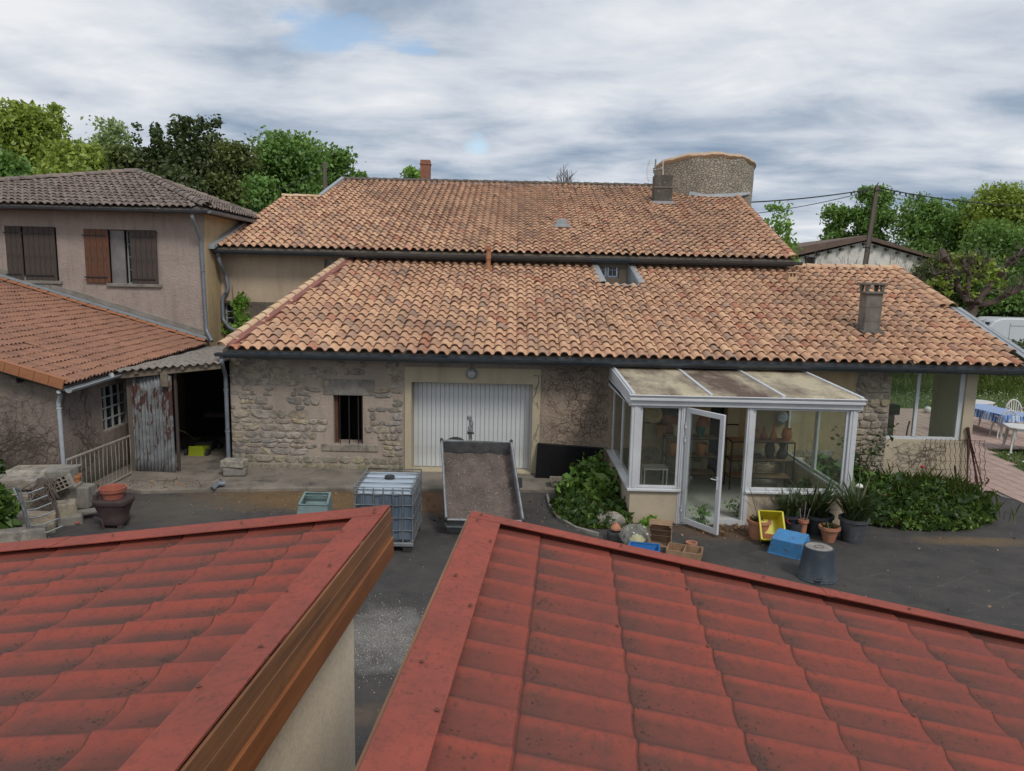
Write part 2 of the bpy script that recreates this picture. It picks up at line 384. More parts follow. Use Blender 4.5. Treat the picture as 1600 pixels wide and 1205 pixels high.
M['plastic_white'] = simple('white_plastic', (.66, .65, .63), (.58, .57, .55), 3, .45)
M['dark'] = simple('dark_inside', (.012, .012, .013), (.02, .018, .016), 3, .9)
M['black_iron'] = simple('black_iron', (.02, .02, .022), (.035, .03, .028), 8, .6, metal=.3)
M['screw'] = simple('screw_head', (.22, .075, .05), (.12, .05, .035), 30, .7)
M['rust'] = simple('rusty_iron', (.11, .05, .035), (.06, .032, .025), 9, .85, .5, metal=.1)
M['castiron'] = simple('cast_iron', (.075, .048, .042), (.045, .032, .03), 7, .75, .5, metal=.1)
M['galv'] = simple('galvanised', (.30, .32, .33), (.20, .21, .215), 7, .5, .1, metal=.45, dirt=(.12, .10, .08), dscale=4, dlo=.55, dhi=.75)
M['rubber'] = simple('rubber', (.02, .02, .021), (.03, .03, .03), 20, .8, .3)
M['bucket'] = simple('bucket_plastic', (.036, .050, .066), (.028, .038, .052), 3, .5, dirt=(.10, .095, .085), dscale=5)
M['bucket_bottom'] = simple('dusty_bottom', (.30, .27, .24), (.18, .165, .15), 9, .9)
M['black_pot'] = simple('black_pot', (.03, .035, .045), (.045, .05, .06), 4, .55)
M['grey_pot'] = simple('grey_pot', (.045, .05, .058), (.065, .07, .078), 5, .7, dirt=(.15, .14, .13), dscale=4)
M['tank_top'] = simple('tank_top', (.44, .51, .58), (.36, .43, .50), 3, .3)
M['yellow'] = simple('yellow_plastic', (.58, .50, .02), (.48, .42, .02), 4, .45)
M['blue'] = simple('blue_plastic', (.07, .25, .50), (.05, .2, .42), 4, .45, dirt=(.12, .10, .07), dscale=9, dlo=.56, dhi=.64)
M['blue_tray'] = simple('blue_tray', (.03, .17, .42), (.02, .13, .35), 4, .45)
M['greengrey'] = simple('greygreen_plastic', (.17, .235, .235), (.13, .19, .19), 5, .6, dirt=(.1, .11, .1), dscale=5)
M['soil'] = simple('soil', (.10, .07, .05), (.05, .038, .03), 18, .95, .8, 30, bd=.01)
M['rustdebris'] = simple('red_debris', (.28, .10, .045), (.18, .07, .035), 20, .95, .6)
M['board'] = simple('black_board', (.008, .008, .009), (.012, .012, .013), 3, .95, .2, spec=.1)
M['vine'] = simple('dead_vine', (.12, .092, .075), (.07, .055, .046), 20, .95)
M['pole'] = simple('pole_wood', (.17, .135, .11), (.11, .09, .075), 4, .95, .6, sc3=(8, 8, .6))
M['van'] = simple('van_white', (.62, .65, .68), (.57, .60, .63), 1, .35)
M['barnwhite'] = simple('barn_white', (.75, .72, .66), (.64, .61, .55), .8, .9, .3, dirt=(.33, .31, .28), dscale=.7)
M['barnroof'] = simple('barn_roof', (.17, .115, .09), (.12, .085, .07), 2, .95, .6, 8, bd=.05)
M['bark'] = simple('bark', (.10, .08, .062), (.06, .048, .04), 6, .95, .7, 25, bd=.02)
M['plane_bark'] = simple('plane_bark', (.12, .085, .065), (.07, .05, .04), 5, .95, .8, 14, bd=.03, dirt=(.28, .26, .2), dscale=3, dlo=.6, dhi=.75)
M['twig'] = simple('twig', (.15, .12, .10), (.10, .08, .07), 5, .95)
M['shade_grey'] = simple('shutter_grey', (.20, .19, .18), (.15, .14, .135), 3, .8)
M['lawn'] = simple('lawn', (.085, .12, .030), (.055, .085, .022), 1.5, .95, .8, 20, dirt=(.12, .11, .04), dscale=.8, bd=.03)
M['stick'] = simple('dry_stick', (.35, .31, .27), (.25, .22, .19), 9, .9)
# galvanised rusty sheet
t = NT('rusty_corrugated'); a = t.noise(3.0, 6, .72, (3.0, 3.0, 1.1)); g = t.mix(t.mask(t.noise(4, 4), .4, .6), (.25, .26, .265), (.16, .165, .17))
sp = t.n('ShaderNodeSeparateXYZ'); t.l(t.co, sp.inputs[0])
a2 = t.math('ADD', a, t.math('MULTIPLY', t.mask(t.noise(.9, 2, .5, loc=(2.3, 0, 1.2)), .4, .62), .13))
t.col(t.mix(t.mask(a2, .60, .625), g, t.mix(t.mask(t.noise(12), .4, .6), (.105, .045, .032), (.07, .034, .027)))); t.rough(.65); t.b.inputs['Metallic'].default_value = .2
M['corr'] = t.m
# window glass / panes
def glass(name, tint=(.8, .85, .85), rough=.02, alpha=.25, base=(.05, .06, .06), spec=1.0):
    t = NT(name)
    tr = t.n('ShaderNodeBsdfTransparent'); tr.inputs[0].default_value = (*tint, 1)
    gl = t.n('ShaderNodeBsdfGlossy'); gl.inputs['Roughness'].default_value = rough; gl.inputs[0].default_value = (1, 1, 1, 1)
    df = t.n('ShaderNodeBsdfDiffuse'); df.inputs[0].default_value = (*base, 1)
    m1 = t.n('ShaderNodeMixShader'); m1.inputs[0].default_value = alpha; t.l(tr.outputs[0], m1.inputs[1]); t.l(df.outputs[0], m1.inputs[2])
    lw = t.n('ShaderNodeLayerWeight'); lw.inputs[0].default_value = .5; fr = t.math('ADD', t.math('MULTIPLY', t.math('POWER', lw.outputs['Facing'], 4.0), .6), .03)
    m2 = t.n('ShaderNodeMixShader'); t.l(t.math('MULTIPLY', fr, spec, True), m2.inputs[0]); t.l(m1.outputs[0], m2.inputs[1]); t.l(gl.outputs[0], m2.inputs[2])
    t.l(m2.outputs[0], t.out.inputs[0]); return t.m
M['glass'] = glass('clear_glass', (.90, .94, .92), .02, .03, (.3, .32, .28), 1.3)
M['dirty_glass'] = glass('dirty_glass', (.75, .78, .72), .1, .30, (.25, .24, .19), 1.0)
M['bag'] = glass('plastic_film', (.92, .92, .88), .2, .14, (.6, .6, .55), .8)
M['dark_pane'] = simple('dark_pane', (.02, .024, .027), (.012, .014, .016), 2, .12, spec=.6)
# polycarbonate roof, stained
t = NT('stained_polycarbonate'); sepx = t.n('ShaderNodeSeparateXYZ'); t.l(t.co, sepx.inputs[0]); a = t.noise(1.8, 5, .65, (1.2, .45, 1)); fine = t.noise(14, 5, .75)
c_ = t.mix(t.mask(t.math('ADD', a, t.math('MULTIPLY', t.math('SUBTRACT', 1.0, t.math('MULTIPLY', t.math('ABSOLUTE', t.math('SUBTRACT', sepx.outputs[0], -.05)), 1.1), True), .22)), .42, .70), (.84, .76, .57), (.27, .19, .145)); c_ = t.mix(t.math('MULTIPLY', t.mask(fine, .45, .7), .32), c_, (.16, .12, .09)); t.col(c_); t.rough(.6); tl = t.n('ShaderNodeBsdfTranslucent'); t.l(c_, tl.inputs[0]); ms = t.n('ShaderNodeMixShader'); ms.inputs[0].default_value = .55; t.l(t.b.outputs[0], ms.inputs[1]); t.l(tl.outputs[0], ms.inputs[2]); t.l(ms.outputs[0], t.out.inputs[0])
M['poly'] = t.m
def leaf_mat(name, stops, tr=.35):
    t = NT(name); g = t.n('ShaderNodeNewGeometry'); r = g.outputs['Random Per Island']
    c_ = t.ramp(r, stops); c_ = t.mix(t.math('MULTIPLY', t.mask(t.noise(.9, 3, .5), .35, .65), .5), c_, tuple(x*.5 for x in stops[0][1]))
    df = t.n('ShaderNodeBsdfDiffuse'); t.l(c_, df.inputs[0]); tl = t.n('ShaderNodeBsdfTranslucent'); t.l(t.mix(.5, c_, (.25, .32, .04)), tl.inputs[0])
    gl = t.n('ShaderNodeBsdfGlossy'); gl.inputs['Roughness'].default_value = .5; gl.inputs[0].default_value = (.5, .5, .5, 1)
    m1 = t.n('ShaderNodeMixShader'); m1.inputs[0].default_value = tr; t.l(df.outputs[0], m1.inputs[1]); t.l(tl.outputs[0], m1.inputs[2])
    m2 = t.n('ShaderNodeMixShader'); m2.inputs[0].default_value = .05; t.l(m1.outputs[0], m2.inputs[1]); t.l(gl.outputs[0], m2.inputs[2])
    t.l(m2.outputs[0], t.out.inputs[0]); return t.m
M['leaf_yellow'] = leaf_mat('leaf_yellowgreen', [(0, (0.227, 0.317, 0.053)), (.5, (0.362, 0.452, 0.070)), (1, (0.452, 0.565, 0.117))])
M['leaf_mid'] = leaf_mat('leaf_mid', [(0, (0.116, 0.233, 0.054)), (.5, (0.181, 0.337, 0.076)), (1, (0.286, 0.467, 0.121))])
M['leaf_fresh'] = leaf_mat('leaf_fresh', [(0, (0.157, 0.316, 0.046)), (.5, (0.247, 0.450, 0.070)), (1, (0.383, 0.607, 0.140))])
M['leaf_pale'] = leaf_mat('leaf_pale', [(0, (0.283, 0.385, 0.149)), (.5, (0.406, 0.508, 0.232)), (1, (0.568, 0.668, 0.380))])
M['leaf_dark'] = leaf_mat('leaf_dark', [(0, (0.042, 0.065, 0.026)), (.5, (0.074, 0.106, 0.036)), (1, (0.139, 0.163, 0.061))], .15)
M['leaf_olive'] = leaf_mat('leaf_olive', [(0, (0.085, 0.123, 0.036)), (.5, (0.135, 0.178, 0.049)), (1, (0.220, 0.245, 0.073))], .25)
M['leaf_bush'] = leaf_mat('leaf_bush', [(0, (0.065, 0.129, 0.022)), (.5, (0.115, 0.230, 0.040)), (1, (0.201, 0.359, 0.071))], .25)
M['leaf_weed'] = leaf_mat('leaf_weed', [(0, (0.072, 0.138, 0.024)), (.5, (0.144, 0.248, 0.040)), (1, (0.259, 0.386, 0.079))], .3)
M['leaf_ivy'] = leaf_mat('leaf_ivy', [(0, (.02, .05, .012)), (.5, (.04, .085, .018)), (1, (.09, .16, .03))], .2)
M['leaf_strap'] = leaf_mat('leaf_strap', [(0, (.035, .06, .025)), (.6, (.06, .095, .04)), (.85, (.11, .13, .06)), (1, (.32, .24, .14))], .15)
M['leaf_dead'] = leaf_mat('leaf_dead', [(0, (.20, .10, .05)), (.5, (.32, .17, .09)), (1, (.42, .28, .17))], .1)
M['grass'] = leaf_mat('grass_blades', [(0, (0.078, 0.143, 0.026)), (.5, (0.130, 0.208, 0.039)), (1, (0.234, 0.286, 0.078))], .3)
M['flower'] = simple('white_flower', (.75, .75, .7), (.7, .7, .6), 3, .8)
M['red_flower'] = simple('red_flower', (.5, .01, .015), (.4, .01, .01), 3, .7)
# red coated metal roofing
def redmetal(name, dirt=.5, flat=False, k=1.0):
    t = NT(name); base = t.mix(t.mask(t.noise(1.4, 4), .35, .65), tuple(c*k for c in (.280, .060, .040)), tuple(c*k for c in (.215, .056, .041)))
    d1 = t.mask(t.noise(2.6, 6, .72), .42, .66)
    if not flat:
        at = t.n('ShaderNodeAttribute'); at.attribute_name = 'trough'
        d1 = t.math('MULTIPLY', t.math('ADD', t.math('MULTIPLY', d1, .5), .72), at.outputs['Fac'], True)  # trough dirt, with crest shading painted into the same band
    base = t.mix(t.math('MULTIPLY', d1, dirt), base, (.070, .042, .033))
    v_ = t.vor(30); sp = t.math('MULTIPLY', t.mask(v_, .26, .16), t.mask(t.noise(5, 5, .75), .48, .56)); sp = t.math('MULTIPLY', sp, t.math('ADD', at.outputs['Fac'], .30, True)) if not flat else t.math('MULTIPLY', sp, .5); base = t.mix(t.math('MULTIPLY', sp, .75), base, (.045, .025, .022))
    g = t.noise(26, 6, .8); base = t.mix(t.math('MULTIPLY', t.mask(g, .50, .68), .6), base, (.075, .045, .038))
    sm = t.mask(t.noise(4.2, 6, .75, loc=(3, 5, 1)), .56, .68); base = t.mix(t.math('MULTIPLY', sm, .35 if not flat else .3), base, (.075, .05, .045))
    fine = t.noise(260, 3, .8); base = t.mix(t.math('MULTIPLY', t.mask(fine, .45, .75), .14), base, (.45, .16, .11))
    t.col(base); t.rough(t.math('ADD', t.math('MULTIPLY', g, .25), .58)); t.b.inputs['Specular IOR Level'].default_value = .2
    t.bump(t.math('ADD', t.noise(220, 3, .8), t.math('MULTIPLY', g, .6)), .0012, .6); return t.m
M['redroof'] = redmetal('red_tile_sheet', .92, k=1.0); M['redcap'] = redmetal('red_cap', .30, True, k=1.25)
M['redpaint'] = simple('red_flashing', (.27, .10, .075), (.19, .075, .055), 5, .7)
M['varnish'] = simple('varnished_board', (.30, .105, .032), (.19, .065, .022), 3, .35, .2, 60, sc3=(1, .5, 9), dirt=(.10, .045, .02), dscale=3, dlo=.5, dhi=.8)
M['brownboard'] = simple('brown_board', (.27, .115, .045), (.13, .062, .032), 3, .5, .3, 60, sc3=(1, .4, 7), dirt=(.06, .035, .025), dscale=2.5, dlo=.5, dhi=.8)
# asphalt
t = NT('asphalt'); base = t.mix(t.mask(t.noise(.8, 6, .7), .35, .68), (.064, .057, .052), (.036, .034, .033))
base = t.mix(t.math('MULTIPLY', t.mask(t.noise(2.6, 6, .78), .48, .68), .5), base, (.095, .082, .070)); base = t.mix(t.math('MULTIPLY', t.mask(t.noise(1.7, 5, .7, loc=(5, 3, 0)), .52, .66), .6), base, (.026, .025, .025))
nz = t.noise(3.5, 6, .75)
for (x_, y_, rx, ry, c_, am) in ((-1.9, 14.0, 2.4, 1.0, (.15, .075, .030), 1.0), (-4.2, 14.0, 2.6, .9, (.16, .095, .035), .95), (-6.2, 13.3, 1.6, 1.1, (.10, .085, .065), .7),
        (4.1, 12.6, 1.4, .55, (.14, .075, .035), .75), (8.3, 12.4, 1.6, .28, (.16, .10, .045), .8), (-1.0, 6.9, 1.6, .25, (.15, .10, .055), .5), (9.5, 12.0, 1.5, .6, (.08, .07, .06), .6), (1.9, 13.2, 1.2, .5, (.09, .07, .04), .6)):
    base = t.mix(t.spot(x_, y_, rx, ry, nz, am), base, c_)
g = t.vor(95); base = t.mix(t.math('MULTIPLY', t.mask(g, .30, .12), .38), base, (.17, .155, .135))
g2 = t.noise(140, 3, .8); base = t.mix(t.math('MULTIPLY', t.mask(g2, .5, .7), .4), base, (.015, .015, .016))
pw = t.math('MULTIPLY', t.spot(-1.5, 8.5, .70, .95, t.noise(3, 3, .5), 1.0), t.mask(t.noise(70, 6, .95), .47, .55)); base = t.mix(t.math('MULTIPLY', pw, .48), base, (.62, .60, .56))
# faint pale tyre and scrape lines
for (rt, sc_, ph) in ((.25, .55, 0.3), (-.5, .42, 1.1)):
    mp = t.n('ShaderNodeMapping'); mp.inputs['Rotation'].default_value = (0, 0, rt); t.l(t.co, mp.inputs[0])
    wv = t.n('ShaderNodeTexWave'); wv.bands_direction = 'Y'; wv.inputs['Scale'].default_value = sc_; wv.inputs['Distortion'].default_value = 6; wv.inputs['Detail'].default_value = 1; wv.inputs['Detail Scale'].default_value = .25; wv.inputs['Phase Offset'].default_value = ph
    t.l(mp.outputs[0], wv.inputs[0]); ln = t.math('MULTIPLY', t.mask(wv.outputs['Fac'], .9990, 1.0), t.mask(t.noise(.45, 4, .7), .54, .66))
    base = t.mix(t.math('MULTIPLY', ln, .35), base, (.28, .27, .25))
t.col(base); t.rough(.9); t.bump(t.noise(130, 3, .8), .006, .9); M['asphalt'] = t.m
t = NT('pink_paver'); r = t.rnd(); t.col(t.mix(t.math('MULTIPLY', t.mask(t.noise(5, 5, .7), .4, .7), .5), t.ramp(r, [(0, (.42, .30, .255)), (.5, (.47, .335, .285)), (1, (.38, .275, .24))]), (.28, .21, .17))); t.rough(.9); M['paver'] = t.m
t = NT('trailer_load'); base = t.mix(t.mask(t.noise(2.2, 6, .75), .35, .65), (.185, .14, .12), (.10, .075, .066)); base = t.mix(t.math('MULTIPLY', t.mask(t.vor(42, sc3=(1, 1, 1)), .22, .08), .7), base, (.36, .31, .26)); base = t.mix(t.math('MULTIPLY', t.mask(t.noise(60, 5, .8), .5, .68), .7), base, (.05, .038, .033))
t.col(base); t.rough(.95); t.bump(t.noise(50, 5, .8), .02, .9); M['load'] = t.m
# ibc plastic with dark water behind
t = NT('ibc_plastic'); sp = t.n('ShaderNodeSeparateXYZ'); t.l(t.co, sp.inputs[0]); z_ = t.math('ADD', sp.outputs[2], t.math('MULTIPLY', t.math('SUBTRACT', t.noise(4, 4), .5), .1))
t.col(t.mix(t.mask(z_, .93, 1.0), t.mix(t.mask(t.noise(3, 4, .6, (3, 3, .6)), .35, .65), (.075, .105, .145), (.14, .175, .215)), (.50, .57, .64))); t.rough(.3); M['ibc'] = t.m
# checked cloth
t = NT('checked_cloth'); mp = t.n('ShaderNodeMapping'); mp.inputs['Scale'].default_value = (1, 1, 1); t.l(t.co, mp.inputs[0]); sp = t.n('ShaderNodeSeparateXYZ'); t.l(mp.outputs[0], sp.inputs[0])
def strp(o_): return t.mask(t.math('SINE', t.math('MULTIPLY', o_, 62)), -.1, .1)
a = t.math('MULTIPLY', t.math('ADD', strp(sp.outputs[0]), strp(sp.outputs[1])), .5)
t.col(t.ramp(a, [(0, (.60, .66, .74)), (.5, (.22, .34, .58)), (1, (.04, .10, .32))])); t.rough(.8); M['cloth'] = t.m
# ================================================================== tiles
def tile_mesh(name, w, L, hb, th, nseg=8, waves=1, taper=.035, flare=.036):
    xs = np.linspace(0, 1, nseg*waves+1)
    def prof(x, k):
        f_ = (x*waves) % 1.0 if x < 1 else 1.0
        q = (f_-.37)/(.345-k)
        if abs(q) < 1: return hb*math.sqrt(1-q*q)*(1 if k == 0 else .93)
        return -.012*math.sin(PI*min(1, max(0, (f_-.715)/.285)))
    V = []
    for x in xs: V.append((x*w, 0, prof(x, 0)+flare))
    for x in xs: V.append((x*w, L*.5, prof(x, taper/2)+flare*.5))
    for x in xs: V.append((x*w, L, prof(x, taper)))
    for x in xs: V.append((x*w, .001, prof(x, 0)+flare-th))
    n = len(xs); F_ = []
    for r in (0, 1):
        for i in range(n-1): F_.append((r*n+i, r*n+i+1, (r+1)*n+i+1, (r+1)*n+i))
    for i in range(n-1): F_.append((3*n+i, 3*n+i+1, i+1, i))
    V = np.array(V); F_ = np.array(F_)
    return V, F_
def lay_tiles(parent, O, U, Vv, nu, nv, w, expo, geo, mat, keep, n_ind=300, name='tile', jit=.009, stagger=0, rng=None):
    """lay nu x nv tiles on the plane O + a*U + b*Vv ; keep(P) says whether one stands there"""
    O = Vector(O); U = Vector(U).normalized(); Vv = Vector(Vv).normalized(); N = U.cross(Vv).normalized()
    V, Fq = geo; rng = rng or random.Random(3)
    pos = []
    for j in range(nv):
        for i in range(nu):
            P = O + U*(i*w + stagger*(j % 2)*w*.5) + Vv*(j*expo)
            if keep(P + U*w*.5 + Vv*expo*.5): pos.append((( P-CAM).length, P))
    pos.sort(key=lambda a: a[0])
    meshes = []
    off = Vector((0, 0, 0)); q = parent
    while q is not None: off += q.location; q = q.parent
    for k in range(1):
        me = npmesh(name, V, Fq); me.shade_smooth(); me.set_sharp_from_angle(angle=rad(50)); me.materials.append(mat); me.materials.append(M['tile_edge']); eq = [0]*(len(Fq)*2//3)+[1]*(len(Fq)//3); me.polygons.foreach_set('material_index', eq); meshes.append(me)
    Rb = np.array([list(U), list(Vv), list(N)])      # rows
    def jm():
        a, b, c_ = rng.gauss(0, .014), rng.gauss(0, .016), rng.gauss(0, .02)
        return (Matrix.Rotation(a, 3, 'Z') @ Matrix.Rotation(b, 3, 'X') @ Matrix.Rotation(c_, 3, 'Y')), Vector((rng.gauss(0, jit*.6), rng.gauss(0, jit), abs(rng.gauss(0, jit*.5))))
    B = Matrix((U, Vv, N)).transposed()
    for d_, P in pos[:n_ind]:
        r_, t_ = jm()
        o = bpy.data.objects.new(name, meshes[0]); C.objects.link(o); o.parent = parent
        mm = (B @ r_).to_4x4(); mm.translation = P + B @ t_ - off; o.matrix_basis = mm
    rest = pos[n_ind:]
    if rest:
        VV = np.empty((len(rest)*len(V), 3)); FF = np.empty((len(rest)*len(Fq), 4), dtype=int)
        for k, (d_, P) in enumerate(rest):
            r_, t_ = jm(); mm = np.array(B @ r_); tr = np.array(P + B @ t_ - off)
            VV[k*len(V):(k+1)*len(V)] = V @ mm.T + tr; FF[k*len(Fq):(k+1)*len(Fq)] = Fq + k*len(V)
        me = npmesh(name, VV, FF); me.shade_smooth(); me.set_sharp_from_angle(angle=rad(50))
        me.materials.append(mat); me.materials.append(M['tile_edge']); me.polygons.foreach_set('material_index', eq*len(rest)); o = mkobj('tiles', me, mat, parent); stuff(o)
    return len(pos)
def inpoly(x, y, poly):
    c_ = False; n = len(poly)
    for i in range(n):
        x1, y1 = poly[i][0], poly[i][1]; x2, y2 = poly[(i+1) % n][0], poly[(i+1) % n][1]
        if (y1 > y) != (y2 > y) and x < (x2-x1)*(y-y1)/(y2-y1)+x1: c_ = not c_
    return c_
def gutter(a, b, r, mat, parent, name='gutter', joints=2.0):
    """half round gutter from a to b, open side up"""
    a = Vector(a); b = Vector(b); s_, u_ = basis(b-a); mb = MB(); n = 8
    vs_ = []
    for p in (a, b):
        for i in range(n+1):
            t_ = PI + PI*i/n; vs_.append(p + s_*(r*math.cos(t_)) + u_*(r*math.sin(t_)))
    mb.add(vs_, [(i, i+1, n+2+i, n+1+i) for i in range(n)])
    mb.add([vs_[i] for i in range(n+1)], [tuple(range(n+1))]); mb.add([vs_[n+1+i] for i in range(n+1)], [tuple(range(n, -1, -1))])
    for sg in (-1, 1): mb.tube([a+s_*r*sg, b+s_*r*sg], .009, 6)
    L = (b-a).length; k = int(L/joints)
    for i in range(1, k):
        p = a + (b-a)*(i/k); pts = [p + s_*((r+.005)*math.cos(PI+PI*j/8)) + u_*((r+.005)*math.sin(PI+PI*j/8)) for j in range(9)]
        mb.tube(pts, .008, 4)
    return mb.build(name, mat, parent, smooth=50)
def tile_row(parent, a, b, n_up, w0, hb, expo, mat, name='ridge_tile', over=.06):
    """barrel cap tiles laid end to end from a to b"""
    a = Vector(a); b = Vector(b); d = (b-a).normalized(); s_, u_ = basis(d, n_up); L = (b-a).length; k = max(1, round(L/expo)); e = L/k
    n = 8; V = []
    for (y, ww, hh, zz_) in ((0, w0, hb, .02), (e+over, w0*.82, hb*.9, 0)):
        for i in range(n+1):
            t_ = PI*i/n; V.append((ww/2*math.cos(t_), y, hh*math.sin(t_)+zz_))
    for i in range(n+1):
        t_ = PI*i/n; V.append(((w0/2-.016)*math.cos(t_), .002, (hb-.016)*math.sin(t_)+.02))
    F_ = [(i, i+1, n+2+i, n+1+i) for i in range(n)] + [(2*n+2+i, 2*n+3+i, i+1, i) for i in range(n)]
    me = npmesh(name, V, F_); me.shade_smooth(); me.set_sharp_from_angle(angle=rad(50)); me.materials.append(mat)
    off = Vector((0, 0, 0)); q = parent
    while q is not None: off += q.location; q = q.parent
    B = Matrix((s_, d, u_)).transposed().to_4x4()
    for i in range(k):
        o = bpy.data.objects.new(name, me); C.objects.link(o); o.parent = parent
        mm = B @ Matrix.Rotation(random.gauss(0, .015), 4, 'Z'); mm.translation = a + d*(i*e) - off + Vector((0, 0, random.gauss(0, .003))); o.matrix_basis = mm
def wallbox(x0, x1, y0, y1, z0, z1, holes, name, mat, parent, face='Y'):
    """wall with rectangular holes [(h0,h1,z0,z1)], built of abutting blocks"""
    mb = MB(); lo, hi = (x0, x1) if face == 'Y' else (y0, y1)
    xs = sorted({lo, hi, *[h[0] for h in holes], *[h[1] for h in holes]})
    for a, b in zip(xs, xs[1:]):
        if b-a < 1e-4: continue
        hs = sorted([h for h in holes if h[0] <= a+1e-5 and h[1] >= b-1e-5], key=lambda h: h[2]); z = z0
        for h in hs:
            if h[2]-z > 1e-3: mb.bb(a, b, y0, y1, z, h[2]) if face == 'Y' else mb.bb(x0, x1, a, b, z, h[2])
            z = h[3]
        if z1-z > 1e-3: mb.bb(a, b, y0, y1, z, z1) if face == 'Y' else mb.bb(x0, x1, a, b, z, z1)
    return mb.build(name, mat, parent)
def rubble(parent, x0, x1, z0, z1, Y, holes, mat, hrow=(.13, .26), wst=(.16, .46), seed=1, out=.03, name='stone', cap=300, skip=0):
    """irregular stones proud of a mortar bed on the plane y=Y facing the camera"""
    rg = random.Random(seed); z = z0; off = Vector((0, 0, 0)); q = parent
    while q is not None: off += q.location; q = q.parent
    n = 0
    while z < z1-.05:
        h = min(rg.uniform(*hrow), z1-z); x = x0 - rg.uniform(0, .1)
        while x < x1-.05:
            wd = rg.uniform(*wst)*(1.25 if h > .2 else 1); xa, xb = max(x, x0), min(x+wd, x1); x += wd
            if xb-xa < .06: continue
            cx, cz = (xa+xb)/2, z+h/2
            if any(h_[0]-.02 < xb and xa < h_[1]+.02 and h_[2]-.02 < z+h and z < h_[3]+.02 for h_ in holes): continue
            if n >= cap or rg.random() < skip*min(1, max(0, (z-.8)/.8)): continue
            # sometimes two small stones stacked
            parts_ = [(xa, xb, z, z+h)]
            if h > .19 and xb-xa < .3 and rg.random() < .4: s_ = z+h*rg.uniform(.4, .6); parts_ = [(xa, xb, z, s_), (xa, xb, s_, z+h)]
            for (a, b, c0, c1) in parts_:
                g = rg.uniform(-.002, .008); hw, hh = (b-a)/2-g, (c1-c0)/2-g; k = 12; tilt = rg.gauss(0, .09)
                ring = []; pp = rg.uniform(2.6, 5.0); sk = rg.gauss(0, .12)
                for i in range(k):
                    t_ = 2*PI*(i+.5)/k; ct, st = math.cos(t_), math.sin(t_)
                    r_ = (abs(ct)**pp+abs(st)**pp)**(-1/pp)*rg.uniform(.84, 1.12); X_, Z_ = ct*r_*hw*(1+sk*st), st*r_*hh
                    ring.append((X_*math.cos(tilt)-Z_*math.sin(tilt), X_*math.sin(tilt)+Z_*math.cos(tilt)))
                pr = out*rg.uniform(.5, 1.5); mx_, mz_ = (a+b)/2, (c0+c1)/2
                V = [(rx, .02, rz) for rx, rz in ring] + [(rx*.96, -pr*.55, rz*.95) for rx, rz in ring] + [(rx*.72+rg.gauss(0, .006), -pr+rg.gauss(0, .004), rz*.68) for rx, rz in ring] + [(0, -pr*1.08, 0)]
                F_ = [(i, (i+1) % k, k+(i+1) % k, k+i) for i in range(k)] + [(k+i, k+(i+1) % k, 2*k+(i+1) % k, 2*k+i) for i in range(k)] + [(2*k+i, 2*k+(i+1) % k, 3*k) for i in range(k)]
                mb = MB(); mb.add([(v_[0], v_[1], v_[2]) for v_ in V], F_); o = mb.build(name, mat, parent, local=True)
                o.location = Vector((mx_, Y, mz_)) - off; n += 1
        z += h
    return n
def creeper(label, starts, surf, step=.07, seed=1, n=12, rr=.006, spread=.5, up=1.0, bound=None):
    """leafless climber stems crawling over a wall; surf(a,b) -> point"""
    rg = random.Random(seed); mb = MB()
    def grow(a, b, ang, r, d):
        pts = []
        for k in range(rg.randint(6, n)):
            if bound and not bound(a, b): break
            pts.append(surf(a, b)); ang += rg.gauss(0, spread); a += step*math.cos(ang); b += step*math.sin(ang)*up
            if d < 3 and rg.random() < .28: grow(a, b, ang+rg.choice((-1, 1))*rg.uniform(.5, 1.2), r*.75, d+1)
        if len(pts) > 1: mb.tube(pts, [r*(1-.6*i/len(pts)) for i in range(len(pts))], 4, False)
    for (a, b, ang) in starts: grow(a, b, ang, rr, 0)
    o = mb.build('dead_creeper', M['vine']); return tag(o, label, 'creeper')
def pipe(pts, r, mat, parent, name='downpipe', collars=()):
    mb = MB(); P = [Vector(p) for p in pts]; q = [P[0]]
    for i in range(1, len(P)-1):   # rounded bends
        a, b, c_ = P[i-1], P[i], P[i+1]; d1 = (a-b).normalized(); d2 = (c_-b).normalized(); k = min(.1, (a-b).length*.4, (c_-b).length*.4)
        for t_ in (0, .25, .5, .75, 1): q.append((b+d1*k)*(1-t_)**2 + b*2*t_*(1-t_) + (b+d2*k)*t_**2)
    q.append(P[-1]); mb.tube(q, r, 10)
    for c_ in collars:
        i, t_ = c_; p = P[i].lerp(P[i+1], t_); d = (P[i+1]-P[i]).normalized(); mb.tube([p-d*.03, p+d*.03], r*1.2, 10)
    return mb.build(name, mat, parent, smooth=50)

# ================================================================== ground
g = MB(); g.bb(-400, 400, -60, 900, -.6, -.05); g = struct(g.build('ground', M['lawn']))
yd = MB(); yd.quad((-9.2, -6, 0), (13.2, -6, 0), (13.2, 11.2, 0), (11.6, 14.0, 0), (9.8, 16.0, 0), (-9.2, 16.0, 0)); struct(yd.build('asphalt_yard', M['asphalt']))

